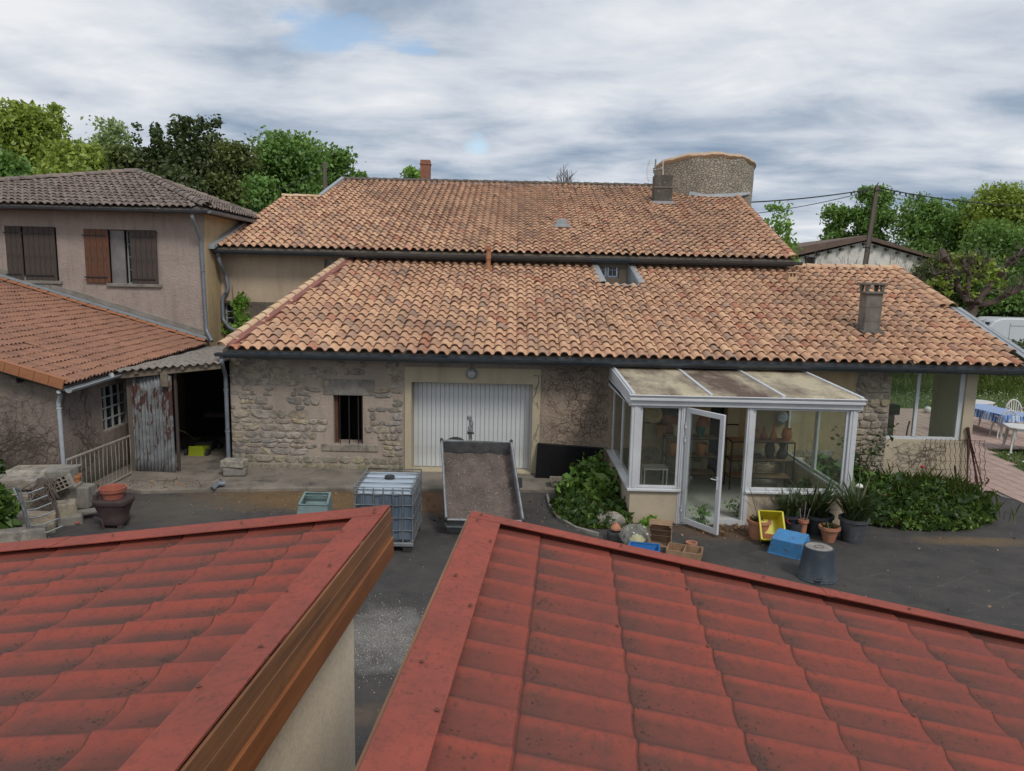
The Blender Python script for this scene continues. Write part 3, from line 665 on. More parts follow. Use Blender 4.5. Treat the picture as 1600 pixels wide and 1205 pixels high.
# ================================================================== stone outbuilding (the long low one with the garage door)
WY = 16.0
ob = thing('stone_outbuilding', 'long low stone building with tiled lean-to roof and white garage door across the yard', 'outbuilding', (0, WY, 0))
def X_(px, py=650, Y=WY): return gy(px, py, Y).x
def Z_(px, py, Y=WY): return gy(px, py, Y).z
EZ, EY, SL = 2.775, 15.50, .3185
fz = lambda Y: EZ + (Y-EY)*SL
wt = 2.74
win = (X_(521), X_(567), Z_(545, 694), Z_(545, 618))
gar = (X_(643), X_(831.5), .10, Z_(735, 598.5))
wallbox(-6.2, -2.36, WY, WY+.45, 0, wt, [win], 'wall', M['mortar'], ob)
rubble(ob, -6.2, -2.40, .02, 2.62, WY, [(win[0]-.02, win[1]+.02, win[2]-.02, win[3]+.36), (win[0]-.25, win[1]+.3, win[2]-.16, win[2]+.01)], M['stone'], seed=5, hrow=(.09, .23), wst=(.10, .42), out=.022, cap=298, skip=.40)
mb = MB(); mb.bb(-5.8, 7.3, WY+.46, 21.9, -.04, .02); struct(mb.build('floor', M['dark'], None)); mb = MB(); mb.bb(win[0]-.3, win[1]+.3, WY+1.2, WY+1.25, .02, 2.7); mb.build('added_dark_panel', M['dark'], ob)  # floor painted near black, dark panel added so the room looks unlit
# window dressings
mb = MB(); mb.bb(win[0]-.22, win[1]+.26, WY-.016, WY+.2, win[3]+.003, win[3]+.36); mb.build('lintel', M['concrete'], ob, bevel=.012)
mb = MB(); mb.bb(win[0]-.28, win[1]+.34, WY-.024, WY+.3, win[2]-.17, win[2]-.002); mb.build('sill', M['block_stone'], ob, bevel=.02)
f_ = MB(); f_.bb(win[0]+.001, win[0]+.07, WY+.12, WY+.2, win[2], win[3]-.001); f_.bb(win[1]-.05, win[1]-.001, WY+.12, WY+.2, win[2], win[3]-.001); f_ = f_.build('window_frame', M['wood_red'], ob)
for k in range(3):
    x_ = win[0]+.13+k*(win[1]-win[0]-.2)/2.2; mb = MB(); mb.tube([(x_, WY+.05, win[2]-.02), (x_, WY+.05, win[3]+.01)], .014, 6); mb.build('window_bar', M['black_iron'], ob)
# cream surround with set-back sheet door
mb = MB(); sx0, sx1 = -2.355, X_(843.5)
mb.bb(sx0, gar[0], WY-.03, WY+.42, 0, gar[3]); mb.bb(gar[1], sx1, WY-.03, WY+.42, 0, gar[3]); mb.bb(sx0, sx1, WY-.03, WY+.42, gar[3], Z_(735, 574.5)); mb.build('garage_surround', M['surround'], ob)
mb = MB(); mb.bb(sx0, sx1, WY, WY+.42, Z_(735, 574.5), wt); mb.build('upper_wall', M['render_brown'], ob)
dX0, dX1 = gar[0]+.015, gar[1]-.06
gd = MB(); gd.bb(gar[0]+.002, gar[1]-.002, WY+.27, WY+.32, .10, gar[3]-.002); gd = gd.build('garage_door', M['white_door'], ob)
npn = 26; pw_ = (dX1-dX0)/npn
pm = MB(); pm.bb(.004, pw_-.006, -.022, 0, 0, gar[3]-.14); pmo = pm.build('panel', M['white_door'], gd, local=True, bevel=.004)
pmo.location = Vector((dX0, WY+.27, .12)) - Vector((0, WY, 0))
for k in range(1, npn): q = dup(pmo, gd, pmo.location + Vector((pw_*k, 0, 0)))
mb = MB(); mb.bb(gar[0], gar[1], WY-.10, WY+.3, 0.02, .10); mb.build('door_sill', M['surround'], ob)
# pink roughcast bay between door and conservatory
cx0 = X_(955)
wallbox(sx1, cx0+.3, WY, WY+.45, 0, wt, [], 'roughcast_wall', M['render_pink'], ob)
# conservatory back wall : stone below, cream above, with window and shutters behind glass
cx1 = X_(1333)
cw = (X_(1030, 680), X_(1062, 680), .95, 2.1); cd = (X_(1108, 680), X_(1133, 680), .1, 2.1)
wallbox(cx0+.3, cx1, WY, WY+.45, 0, wt, [cw, cd], 'inner_wall', M['render_yellow'], ob)
rubble(ob, cx0+.32, cx1-.02, .05, .85, WY, [cw, cd], M['pier_stone'], seed=9, hrow=(.13, .22), wst=(.2, .45), out=.02, name='stone', cap=60)
mb = MB(); mb.bb(cw[0], cw[1], WY+.2, WY+.23, cw[2], cw[3]); mb.bb(cd[0], cd[1], WY+.2, WY+.23, cd[2], cd[3]); mb.build('dark_window', M['dark_pane'], ob)
for (a, b) in ((X_(1006, 680), X_(1029, 680)), (X_(1134, 680), X_(1152, 680))):
    sh = MB(); sh.bb(a, b, WY-.05, WY-.012, .92, 2.08); sh.build('inner_shutter', M['surround'], ob, bevel=.004)
    sh = MB(); sh.bb(a, b, WY-.062, WY-.051, 1.28, 1.31); sh.build('shutter_bar', M['black_iron'], ob)
# stone pier and glazed porch at the right end
px0, px1 = cx1, X_(1388); pz = 0
wallbox(px0, px1, WY, WY+.45, 0, wt, [], 'pier_wall', M['mortar'], ob)
rubble(ob, px0+.01, px1, .02, 2.66, WY, [], M['pier_stone'], seed=21, hrow=(.09, .2), wst=(.14, .38), out=.035, cap=120)
wx1 = X_(1523, 640); wfr = X_(1506, 640); lz = Z_(1440, 688)
wallbox(px1, wx1, WY, WY+.22, 0, wt, [(px1, wfr, lz, 2.60)], 'porch_wall', M['render_beige'], ob)
wallbox(wx1-.24, wx1, WY+.22, 22.0, 0, 2.72, [(17.25, 21.6, .0, 2.45)], 'porch_side_wall', M['garage_wall'], ob, face='X')
wallbox(px1-.5, px1-.3, WY+.45, 22, 0, 2.72, [], 'porch_inner_wall', M['render_beige'], ob, face='X')
wallbox(cx1, wx1, 22.0, 22.3, 0, 4.6, [], 'back_wall', M['render_beige'], ob)
wallbox(-6.2, -5.8, WY+.45, 22.0, 0, 2.74, [], 'side_wall', M['mortar'], ob, face='X')
mb = MB(); mb.add([(-6.15, WY, 2.70), (-5.9, WY, 2.70), (-4.6, 22, 2.70), (-4.95, 22, 2.70), (-4.95, 22, 4.68), (-4.6, 22, 4.68)], [(0, 3, 4), (1, 5, 2), (0, 4, 5, 1), (3, 2, 5, 4)]); mb.build('gable', M['mortar'], ob)
# sliding window of the porch
sw = MB(); zt = 2.60
for (a, b, c0, c1) in ((px1+.002, wfr-.002, lz+.002, lz+.07), (px1+.002, wfr-.002, zt-.06, zt-.002), (wfr-.11, wfr-.002, lz+.07, zt-.06)): sw.bb(a, b, WY+.04, WY+.12, c0, c1)
xm = X_(1433, 640); sw.bb(xm-.035, xm+.035, WY+.03, WY+.10, lz+.07, zt-.06); sw = sw.build('sliding_window', M['white'], ob, bevel=.006)
for (a, b) in ((px1+.002, xm-.035), (xm+.035, wfr-.11)):
    pn = MB(); pn.bb(a, b, WY+.062, WY+.068, lz+.07, zt-.06); pn.build('pane', M['glass'], sw)
# roof of the outbuilding
RX0e, RX0b, RX1 = -6.15, -4.85, 11.02
RX1b = gp(1392, 419, (0, EY, EZ), (0, -SL, 1)).x
frn = (0, -SL, 1)
hole_ = [(2.32, 22.1), (2.46, 20.12), (3.36, 20.12), (3.30, 22.1)]
roofpoly = [(RX0e, EY), (RX1, EY), (RX1b, 22.0), (RX0b, 22.0)]
def onr(x, y, dz=0): return (x, y, fz(y)+dz)
rf = MB()
for pl_ in ([(RX0e, EY+.03), (2.40, EY+.03), (2.40, 22), (RX0b, 22)], [(3.34, EY+.03), (RX1, EY+.03), (RX1b, 22), (3.34, 22)], [(2.40, EY+.03), (3.34, EY+.03), (3.34, 20.12), (2.40, 20.12)]):
    rf.prism([onr(x, y, -.03) for x, y in pl_], (0, 0, -.08))
rf = rf.build('roof', M['wood_beam'], ob)
tg = tile_mesh('tile', .235, .40, .070, .022)
n_ = Vector((0, 1, SL)).normalized()
def keep_front(P):
    if not inpoly(P.x, P.y, [(RX0e+.05, EY-.2), (RX1-.04, EY-.2), (RX1b-.04, 21.95), (RX0b+.12, 21.95)]): return False
    if inpoly(P.x, P.y, [(2.30, 22.2), (2.44, 20.15), (3.40, 20.15), (3.34, 22.2)]): return False
    return True
nt_ = lay_tiles(rf, (RX0e-.12, EY-.05, fz(EY-.05)-.0), (1, 0, 0), n_, 76, 21, .235, .345, tg, M['tile'], keep_front, 300)
# left rake : cap tiles and red flashing strip
tile_row(rf, onr(RX0e-.02, EY-.02, .05), onr(RX0b-.02, 22.0, .05), (0, 0, 1), .23, .10, .36, M['rake_tile'], 'rake_tile')
mb = MB(); mb.prism([onr(RX0e+.07, EY+.02, .045), onr(RX0e+.24, EY+.02, .045), onr(RX0b+.24, 22, .045), onr(RX0b+.07, 22, .045)], (0, 0, .055)); mb.build('red_flashing', M['redpaint'], rf)
# right rake : cap tiles above, zinc channel below
sp_ = gp(1475, 484, (0, EY, EZ), frn); rx = RX1+.03
def rxy(y): return RX1 + (RX1b-RX1)*(y-EY)/(22-EY)
tile_row(rf, onr(rxy(sp_.y)+.02, sp_.y, .06), onr(RX1b+.02, 22.0, .06), (0, 0, 1), .26, .10, .40, M['tile'], 'rake_tile')
tile_row(rf, onr(rxy(sp_.y)-.22, sp_.y+.02, .05), onr(RX1b-.22, 22.0, .05), (0, 0, 1), .24, .08, .40, M['tile'], 'rake_tile')
ch = MB()
for (o0, o1, h0, h1) in ((-.02, .09, .045, .058), (.09, .17, -.02, -.01), (.17, .27, .020, .035)):
    ch.prism([onr(RX1+o0, EY-.04, h0), onr(RX1+o1, EY-.04, h0), onr(rxy(sp_.y+.1)+o1, sp_.y+.1, h0), onr(rxy(sp_.y+.1)+o0, sp_.y+.1, h0)], (0, 0, h1-h0))
for o_ in (.09, .17): ch.prism([onr(RX1+o_-.006, EY-.04, -.02), onr(RX1+o_+.006, EY-.04, 0), onr(rxy(sp_.y+.1)+o_+.006, sp_.y+.1, 0), onr(rxy(sp_.y+.1)+o_-.006, sp_.y+.1, 0)], (0, 0, .066 if o_ == .09 else .042))
ch.prism([onr(RX1+.27, EY-.04, -.16), onr(RX1+.283, EY-.04, -.16), onr(rxy(sp_.y+.1)+.283, sp_.y+.1, -.16), onr(rxy(sp_.y+.1)+.27, sp_.y+.1, -.16)], (0, 0, .20))
ch.build('zinc_channel', M['zinc'], rf)
# ridge tiles where the roof stands free of the main house
tile_row(rf, (8.15, 22.0, fz(22)+.03), (RX1b-.02, 22.0, fz(22)+.03), (0, 0, 1), .22, .10, .42, M['rake_tile'], 'ridge_tile')
gutter((RX0e-.12, EY-.07, fz(EY)-.085), (RX1+.42, EY-.07, fz(EY)-.085), .075, M['gutter'], ob, joints=1.0)
mb = MB(); mb.bb(RX0e, RX1+.3, EY+.015, EY+.045, fz(EY)-.20, fz(EY)-.045); mb.build('fascia_board', M['gutter'], ob)
mb = MB(); mb.bb(RX0e+.05, RX1, EY+.05, WY+.02, fz(EY)-.125, fz(EY)-.105); mb.build('soffit', M['wood_dark'], ob)
pipe([(RX0e+.0, EY-.05, fz(EY)-.15), (RX0e+.0, EY-.05, fz(EY)-.3), (-6.26, WY-.09, fz(EY)-.62), (-6.26, WY-.09, .1)], .045, M['pipe'], ob, collars=((2, .15), (2, .6)))
# zinc dormer cut in front of the small window
dz0 = fz(20.12)-.02
dm = MB(); dm.prism([(2.42, 20.08, dz0), (3.38, 20.08, dz0), (3.34, 22, dz0), (2.36, 22, dz0)], (0, 0, .01))
for (a, b) in (((2.46, 20.10), (2.36, 22)), ((3.36, 20.10), (3.30, 22))):
    dm.add([(a[0], a[1], dz0), (b[0], b[1], dz0), (b[0], b[1], fz(22)+.09), (a[0], a[1], fz(a[1])+.10), (a[0]+.03, a[1], dz0), (b[0]+.03, b[1], dz0), (b[0]+.03, b[1], fz(22)+.09), (a[0]+.03, a[1], fz(a[1])+.10)],
        [(0, 1, 2, 3), (7, 6, 5, 4), (3, 2, 6, 7), (0, 3, 7, 4)])
for sgn, a, b in ((-1, (2.46, 20.10), (2.36, 22)), (1, (3.39, 20.10), (3.33, 22))):
    dm.prism([(a[0], a[1], fz(a[1])+.10), (a[0]+.14*sgn, a[1], fz(a[1])+.085), (b[0]+.14*sgn, b[1], fz(22)+.075), (b[0], b[1], fz(22)+.09)], (0, 0, .012))
dm.prism([(2.36, 19.92, fz(19.92)+.06), (3.46, 19.92, fz(19.92)+.06), (3.40, 20.12, dz0+.03), (2.42, 20.12, dz0+.03)], (0, 0, .012))
dm.build('zinc_dormer', M['zinc'], rf)
# zinc flashing under the big house eave
mb = MB(); mb.prism([(-4.9, 21.80, fz(21.8)+.075), (1.35, 21.80, fz(21.8)+.075), (1.35, 21.995, fz(22)+.16), (-4.9, 21.995, fz(22)+.16)], (0, 0, .012)); mb.bb(-4.9, 1.35, 21.95, 21.994, fz(22)+.10, fz(22)+.24); mb.build('wall_flashing', M['zinc'], rf)
# clay flue, clay ventilation tile
b_ = gp(763, 424, (0, EY, EZ), frn); h_ = (gy(763, 384, b_.y).z-b_.z)
mb = MB(); mb.lathe([(.085, -.1), (.085, .12), (.06, .15), (.06, h_*.45), (.075, h_*.47), (.075, h_*.6), (.065, h_*.62), (.065, h_*.82), (.085, h_*.84), (.085, h_*.9), (.05, h_*.91), (.05, h_), (.0, h_)], b_, 16); mb.build('clay_flue', M['verge_tile'], rf, smooth=40)
b_ = gp(1236, 440, (0, EY, EZ), frn)
mb = MB(); mb.box(b_+Vector((0, 0, .06)), (.26, .24, .14)); mb.box(b_+Vector((0, 0, .24)), (.30, .26, .03))
for sx in (-.09, .0, .09): mb.box(b_+Vector((sx, 0, .18)), (.035, .2, .10))
mb.build('ventilation_tile', M['rake_tile'], rf, bevel=.006)
# concrete chimney with four legged cap
b_ = gp(1362, 524, (0, EY, EZ), frn); wc = .37; cz_ = b_.z-.15; tz = gy(1368, 459, b_.y+.15).z
cc = Vector((b_.x, b_.y+.19, 0))
chm = MB(); chm.box(cc+Vector((0, 0, (cz_+tz)/2)), (wc, .36, tz-cz_)); chm = chm.build('chimney', M['chim_conc'], ob, bevel=.01)
for k in range(1, 3):
    q = MB(); zk = cz_+.15+(tz-cz_-.15)*k/3; q.box(cc+Vector((0, 0, zk)), (wc+.006, .366, .008)); q.build('chimney_joint', M['chim_dark'], chm)
cp = MB(); cp.box(cc+Vector((0, 0, tz+.025)), (wc+.12, .46, .05))
for sx in (-1, 1):
    for sy in (-1, 1): cp.box(cc+Vector((sx*.17, sy*.14, tz+.125)), (.06, .07, .15), taper=1.5)
cp.box(cc+Vector((0, 0, tz+.225)), (wc+.14, .46, .05)); cp.build('chimney_cap', M['chim_conc'], chm, bevel=.008)
q = MB(); q.prism([onr(cc.x-.25, cc.y-.27, .07), onr(cc.x+.25, cc.y-.27, .07), onr(cc.x+.25, cc.y+.3, .07), onr(cc.x-.25, cc.y+.3, .07)], (0, 0, .03)); q.build('chimney_flashing', M['chim_dark'], chm)

# ================================================================== main house
MY, ME, MS = 22.0, 21.50, .3185
MZ = gy(800, 395, ME).z
mz = lambda Y: MZ + (Y-ME)*MS
RYd = 31.2
mh = thing('main_house', 'large house with broad clay tiled roof rising behind the long low building', 'house', (0, MY, 0))
w1 = (X_(507, 415, MY), X_(556, 415, MY), Z_(530, 428, MY), Z_(530, 406, MY))
w2 = (X_(930, 420, MY), X_(968, 420, MY), Z_(950, 434, MY), Z_(950, 411, MY)+.02)
w3 = (X_(351, 490, MY), X_(377, 490, MY), Z_(360, 509, MY), Z_(360, 475, MY))
zd = Z_(400, 472, MY)
wallbox(-8.75, 8.1, MY, MY+.4, zd, MZ+.0, [w1, w2], 'wall', M['render_cream'], mh)
wallbox(-8.75, 8.1, MY-.01, MY+.4, 0, zd-.002, [w3], 'lower_wall', M['dark_render'], mh)
mb = MB(); mb.bb(7.7, 8.1, MY+.4, RYd, 0, 5); mb.bb(-8.75, -8.35, MY+.4, RYd, 0, 5); mb.build('side_wall', M['render_cream'], mh)
mb = MB(); mb.bb(-8.72, X_(349, 490, MY), MY-.05, MY-.01, 0, zd-.02); mb.bb(X_(379, 490, MY), X_(386, 490, MY), MY-.05, MY-.011, 0, zd-.02); mb.build('window_jamb', M['render_yellow'], mh)
mb = MB(); mb.bb(-8.72, X_(384, 490, MY), MY-.06, MY-.012, w3[3]+.02, w3[3]+.1); mb.build('window_lintel', M['wood_dark'], mh)
def gridwin(parent, r, Y, nx, nz, bar, mat, name='window', pane=M['dark_pane'], fr=.04):
    x0, x1, z0, z1 = r; mb = MB(); d = .04
    mb.bb(x0+.001, x0+fr, Y, Y+d, z0+.001, z1-.001); mb.bb(x1-fr, x1-.001, Y, Y+d, z0+.001, z1-.001); mb.bb(x0+fr, x1-fr, Y, Y+d, z0+.001, z0+fr); mb.bb(x0+fr, x1-fr, Y, Y+d, z1-fr, z1-.001)
    iw = (x1-x0-2*fr)/nx; ih = (z1-z0-2*fr)/nz
    for i in range(1, nx): mb.bb(x0+fr+iw*i-bar/2, x0+fr+iw*i+bar/2, Y+.003, Y+d-.003, z0+fr, z1-fr)
    for j in range(1, nz): mb.bb(x0+fr, x1-fr, Y+.005, Y+d-.005, z0+fr+ih*j-bar/2, z0+fr+ih*j+bar/2)
    wn_ = mb.build(name, mat, parent)
    pm_ = MB(); g_ = bar/2
    pm_.bb(g_, iw-g_, 0, .006, g_, ih-g_); pm_ = pm_.build('pane', pane, wn_, local=True)
    off = Vector((0, 0, 0)); q = parent
    while q is not None: off += q.location; q = q.parent
    first = True
    for i in range(nx):
        for j in range(nz):
            l_ = Vector((x0+fr+iw*i, Y+.018, z0+fr+ih*j))-off
            if first: pm_.location = l_; first = False
            else: dup(pm_, wn_, l_)
    return wn_
M['frame_grey'] = simple('grey_frame', (.36, .37, .37), (.28, .29, .29), 4, .7)
gridwin(mh, w1, MY+.12, 4, 2, .03, M['frame_grey']); gridwin(mh, w3, MY+.1, 2, 3, .03, M['frame_grey']); 
wa = gridwin(mh, (w2[0]+.02, (w2[0]+w2[1])/2, w2[2], w2[3]), MY+.1, 2, 2, .025, M['white']); gridwin(mh, ((w2[0]+w2[1])/2, w2[1]-.02, w2[2], w2[3]), MY+.1, 2, 2, .025, M['white'])
# roof
tower_c = Vector((X_(1099, 280, 31.3), 31.35)); tower_r = 1.92
LRY = gp(470, 309, (0, ME, MZ), (0, -MS, 1)).y
def mr(x, y, dz=0): return (x, y, mz(y)+dz)
left_e, left_t = X_(334, 390, ME), X_(437, 309, LRY)
st0, st1 = X_(500, 306, LRY), X_(536, 283, RYd)
rr_e, rr_t = X_(1240, 402, ME), X_(1149, 309, 29.6)+.05
mpoly = [(left_e, ME), (rr_e, ME), (rr_t, 29.8), (rr_t+.1, RYd), (st1, RYd), (st0, LRY), (left_t, LRY)]
rf = MB(); rf.prism([mr(x, y, -.03) for x, y in mpoly], (0, 0, -.1)); rf = rf.build('roof', M['wood_beam'], mh)
nm = Vector((0, 1, MS)).normalized()
chp = gp(1036, 319, (0, ME, MZ), (0, -MS, 1))
def keep_main(P):
    if not inpoly(P.x, P.y, [(left_e-.0, ME-.2), (rr_e, ME-.2), (rr_t, 29.8), (rr_t+.1, RYd+.05), (st1, RYd+.05), (st0, LRY), (left_t, LRY)]): return False
    if (Vector((P.x, P.y))-tower_c).length < tower_r+.05: return False
    if P.y > 29.4 and P.x > tower_c.x-1.0: return False
    # swallowed by the left house
    if P.x < -8.55 and P.y < 26.2 and P.y > 25.6: return False
    return True
lay_tiles(rf, (left_e-.2, ME-.05, mz(ME-.05)), (1, 0, 0), nm, 80, 30, .235, .345, tile_mesh('tile', .235, .40, .066, .017, 7), M['tile'], keep_main, 300, rng=random.Random(11))
tile_row(rf, (st1, RYd, mz(RYd)+.01), (X_(1022, 292, RYd), RYd, mz(RYd)+.01), (0, 0, 1), .30, .11, .42, M['chim_dark'], 'ridge_tile')
tile_row(rf, (left_t+.1, LRY, mz(LRY)+.03), (st0, LRY, mz(LRY)+.03), (0, 0, 1), .2, .09, .4, M['rake_tile'], 'ridge_tile')
tile_row(rf, mr(rr_e+.02, ME, .03), mr(rr_t+.02, 29.6, .03), (0, 0, 1), .24, .08, .36, M['tile'], 'rake_tile')
mb = MB(); mb.prism([mr(st0-.06, LRY, .0), mr(st0+.08, LRY, .0), mr(st1+.08, RYd, .0), mr(st1-.06, RYd, .0)], (0, 0, .14)); mb.build('step_flashing', M['zinc'], rf)
mb = MB(); a_ = gp(328, 390, (0, ME, MZ), (0, -MS, 1)); b2_ = gp(384, 349, (0, ME, MZ), (0, -MS, 1)); mb.prism([a_+Vector((-.06, 0, .02)), a_+Vector((.12, 0, .02)), b2_+Vector((.12, 0, .02)), b2_+Vector((-.06, 0, .02))], (0, 0, .11)); mb.build('side_flashing', M['zinc'], rf)
gutter((left_e-.15, ME-.08, MZ-.10), (rr_e+.22, ME-.08, MZ-.10), .085, M['gutter'], mh, joints=1.2)
mb = MB(); mb.bb(left_e-.05, rr_e+.05, ME+.01, ME+.05, MZ-.22, MZ-.05); mb.build('fascia_board', M['gutter'], mh)
mb = MB(); mb.bb(left_e, rr_e, ME+.06, MY+.02, MZ-.14, MZ-.12); mb.build('soffit', M['wood_dark'], mh)
mb = MB(); mb.bb(.2, 8.0, MY-.22, MY-.01, MZ-.36, MZ-.22); mb.build('eave_beam', M['wood_beam'], mh)
# chimney with bands
cw_ = (X_(1050, 300, chp.y)-X_(1022, 300, chp.y)); tz = gy(1038, 273, chp.y).z
cc = Vector((chp.x, chp.y+.3, 0))
chm = MB(); chm.box(cc+Vector((0, 0, (chp.z-.3+tz)/2)), (cw_, .55, tz-chp.z+.3)); chm = chm.build('chimney', M['chim_dark'], mh, bevel=.02)
q = MB(); q.box(cc+Vector((0, 0, chp.z+(tz-chp.z)*.58)), (cw_+.04, .6, .05)); q.build('chimney_band', M['chim_conc'], chm)
q = MB(); q.box(cc+Vector((0, -.1, chp.z+.03)), (cw_+.14, .62, .14)); q.build('chimney_flashing', M['zinc'], chm)
q = MB(); q.box((X_(665, 270, 31.8), 31.8, gy(665, 270, 31.8).z), (.40, .4, 1.0)); q.box((X_(665, 270, 31.8), 31.8, gy(665, 257, 31.8).z), (.45, .45, .06)); q.build('brick_chimney', M['brick'], mh, bevel=.01)
vp = gp(878, 358, (0, ME, MZ), (0, -MS, 1))
q = MB(); q.box(vp+Vector((0, .15, .10)), (.50, .45, .10)); q.box(vp+Vector((0, .25, .22)), (.34, .3, .2)); q.build('roof_vent', M['zinc'], mh, bevel=.01)
# round tower
tw = thing('round_tower', 'squat round rubble tower with pale mortar rim behind the main roof', 'tower', (tower_c.x, tower_c.y, 0))
tt = gy(1099, 244, tower_c.y-tower_r).z-.24
prof = [(tower_r*1.0, 0), (tower_r, tt-.02), (tower_r-.35, tt)]
mb = MB(); rgt = random.Random(4)
def tw_f(u_, v_):
    a = 2*PI*u_; z_ = 3.5 + (tt-3.5)*v_; r_ = tower_r*(1+.035*v_)+.02*math.sin(a*7+v_*9)+.015*math.sin(a*13-v_*17)
    return (tower_c.x+r_*math.cos(a), tower_c.y+r_*math.sin(a), z_ + (.26*math.cos(a+PI*.5) if v_ > .99 else 0))
mb.grid(tw_f, 72, 24); mb.build('tower_wall', M['tower'], tw, smooth=60)
mb = MB()
def rim(u_, v_):
    a = 2*PI*u_; k = v_*2*PI; ro, ri = tower_r*1.035+.07, tower_r-.3
    rr_ = (ro+ri)/2 + (ro-ri)/2*math.cos(k); return (tower_c.x+rr_*math.cos(a), tower_c.y+rr_*math.sin(a), tt + .03+ .26*math.cos(a+PI*.5) + .13*math.sin(k) + .02*math.sin(a*11)+.012*math.sin(a*29))
mb.grid(rim, 90, 8); mb.build('mortar_rim', M['cap_mortar'], tw, smooth=60)
mb = MB()
for k in range(26):
    a0 = rad(-118 + k*3.0+0); a1 = rad(-118+(k+1)*3.0)
    for (r0, zo) in ((tower_r+.14, .05),):
        pts = []
        for a in (a0, a1):
            for rr_, dz in ((tower_r+.02, .16), (tower_r+.16, .05)):
                x_, y_ = tower_c.x+rr_*math.cos(a), tower_c.y+rr_*math.sin(a); pts.append((x_, y_, mz(y_)+dz))
        mb.add(pts, [(0, 1, 3, 2)])
mb.build('lead_flashing', M['zinc'], tw, solid=.02)
# tv aerial
an = thing('television_aerial', 'pale grid television aerial on mast beside the dark chimney', 'aerial', (X_(1021, 300, 30.0), 30.0, mz(30)))
mx_ = X_(1021, 300, 30); mb = MB(); mb.tube([(mx_, 30, mz(30)-.2), (mx_+.03, 30, gy(1022, 249, 30).z)], .03, 6); mb.build('mast', M['galv'], an)
gm = MB()
for sgn, pxs in ((0, [(1016, 249), (1011, 262), (1011, 278), (1014, 284)]), ):
    for o_ in (0, .10): gm.tube([gy(a, b, 29.95-o_) for a, b in pxs], .016, 5)
for k in range(9): a = gy(1012, 252+k*3.6, 29.9); b = gy(1021, 252+k*3.6, 29.9); gm.tube([a, b], .010, 4)
gm.tube([gy(1036, 249, 29.95), gy(1036, 273, 29.95)], .022, 5); gm.tube([gy(1021, 266, 29.95), gy(1036, 262, 29.95)], .014, 4); gm.build('reflector_grid', M['plastic_white'], an)

# ================================================================== left two storey house
HY = 21.0
lh = thing('left_house', 'two storey roughcast house with grey tiled hip roof on the left', 'house', (-12, HY, 0))
hx1 = -8.72; eavez = gy(200, 327, 20.62).z
o1 = (X_(10, 400, HY), X_(90, 400, HY), Z_(50, 438, HY), Z_(50, 354, HY)); o2 = (X_(134, 400, HY), X_(246, 400, HY), Z_(190, 443, HY), Z_(190, 359, HY))
wallbox(-19.5, hx1, HY, HY+.35, 0, eavez-.02, [o1, o2], 'wall', M['render_brown'], lh)
wallbox(hx1-.35, hx1, HY+.35, 26.0, 0, eavez-.02, [], 'side_wall', M['render_yellow'], lh, face='X')
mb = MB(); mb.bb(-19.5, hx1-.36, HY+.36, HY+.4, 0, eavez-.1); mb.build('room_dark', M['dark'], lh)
mb = MB(); mb.bb(hx1-.001, hx1+.03, HY+.0, HY+.99, 0, eavez-.05); mb.build('corner_strip', M['render_yellow'], lh)
for r_, sname in ((o1, 0), (o2, 1)):
    mb = MB(); mb.bb(r_[0]-.02 if sname == 0 else X_(168, 445, HY), (r_[1]+.1), HY-.07, HY+.1, r_[2]-.09, r_[2]-.003); mb.build('window_sill', M['concrete'], lh, bevel=.01)
def shutter(parent, x0, x1, z0, z1, Y, mat, n=4, label=None, rail=True):
    s_ = MB(); s_.bb(x0+.01, x1-.01, Y+.028, Y+.045, z0+.01, z1-.01); s_ = s_.build('shutter', mat, parent)
    if label: s_['label'] = label
    off = Vector((0, 0, 0)); q = parent
    while q is not None: off += q.location; q = q.parent
    wd = (x1-x0)/n; p = MB(); p.bb(.004, wd-.004, 0, .027, 0, z1-z0); p = p.build('plank', mat, s_, local=True, bevel=.004); p.location = Vector((x0, Y, z0))-off
    for k in range(1, n): dup(p, s_, p.location+Vector((wd*k, 0, random.uniform(-.008, .004))))
    if rail:
        for zz_ in (z0+.14, z1-.2):
            h_ = MB(); h_.bb(x0-.04, x1-.08, Y-.014, Y-.001, zz_, zz_+.035); h_.build('strap_hinge', M['black_iron'], s_)
    return s_
shutter(lh, X_(12, 400, HY), X_(37, 400, HY), o1[2], o1[3], HY-.045, M['wood_dark'], 3); shutter(lh, X_(40, 400, HY), X_(89, 400, HY), o1[2]-.02, o1[3]-.01, HY-.06, M['wood_dark'], 6)
shutter(lh, X_(134, 400, HY), X_(172, 400, HY), o2[2], o2[3], HY-.05, M['wood_red'], 4, 'shutter of peeling red brown varnish'); shutter(lh, X_(206, 400, HY), X_(247, 400, HY), o2[2]-.03, o2[3]-.01, HY-.06, M['wood_dark'], 5)
mb = MB(); mb.bb(X_(172, 400, HY), X_(194, 400, HY), HY+.05, HY+.09, o2[2], o2[3]-.02); mb.build('inner_shutter', M['shade_grey'], lh)
gridwin(lh, (X_(194, 400, HY), X_(214, 400, HY), o2[2], o2[3]), HY+.18, 1, 4, .025, M['frame_grey'])
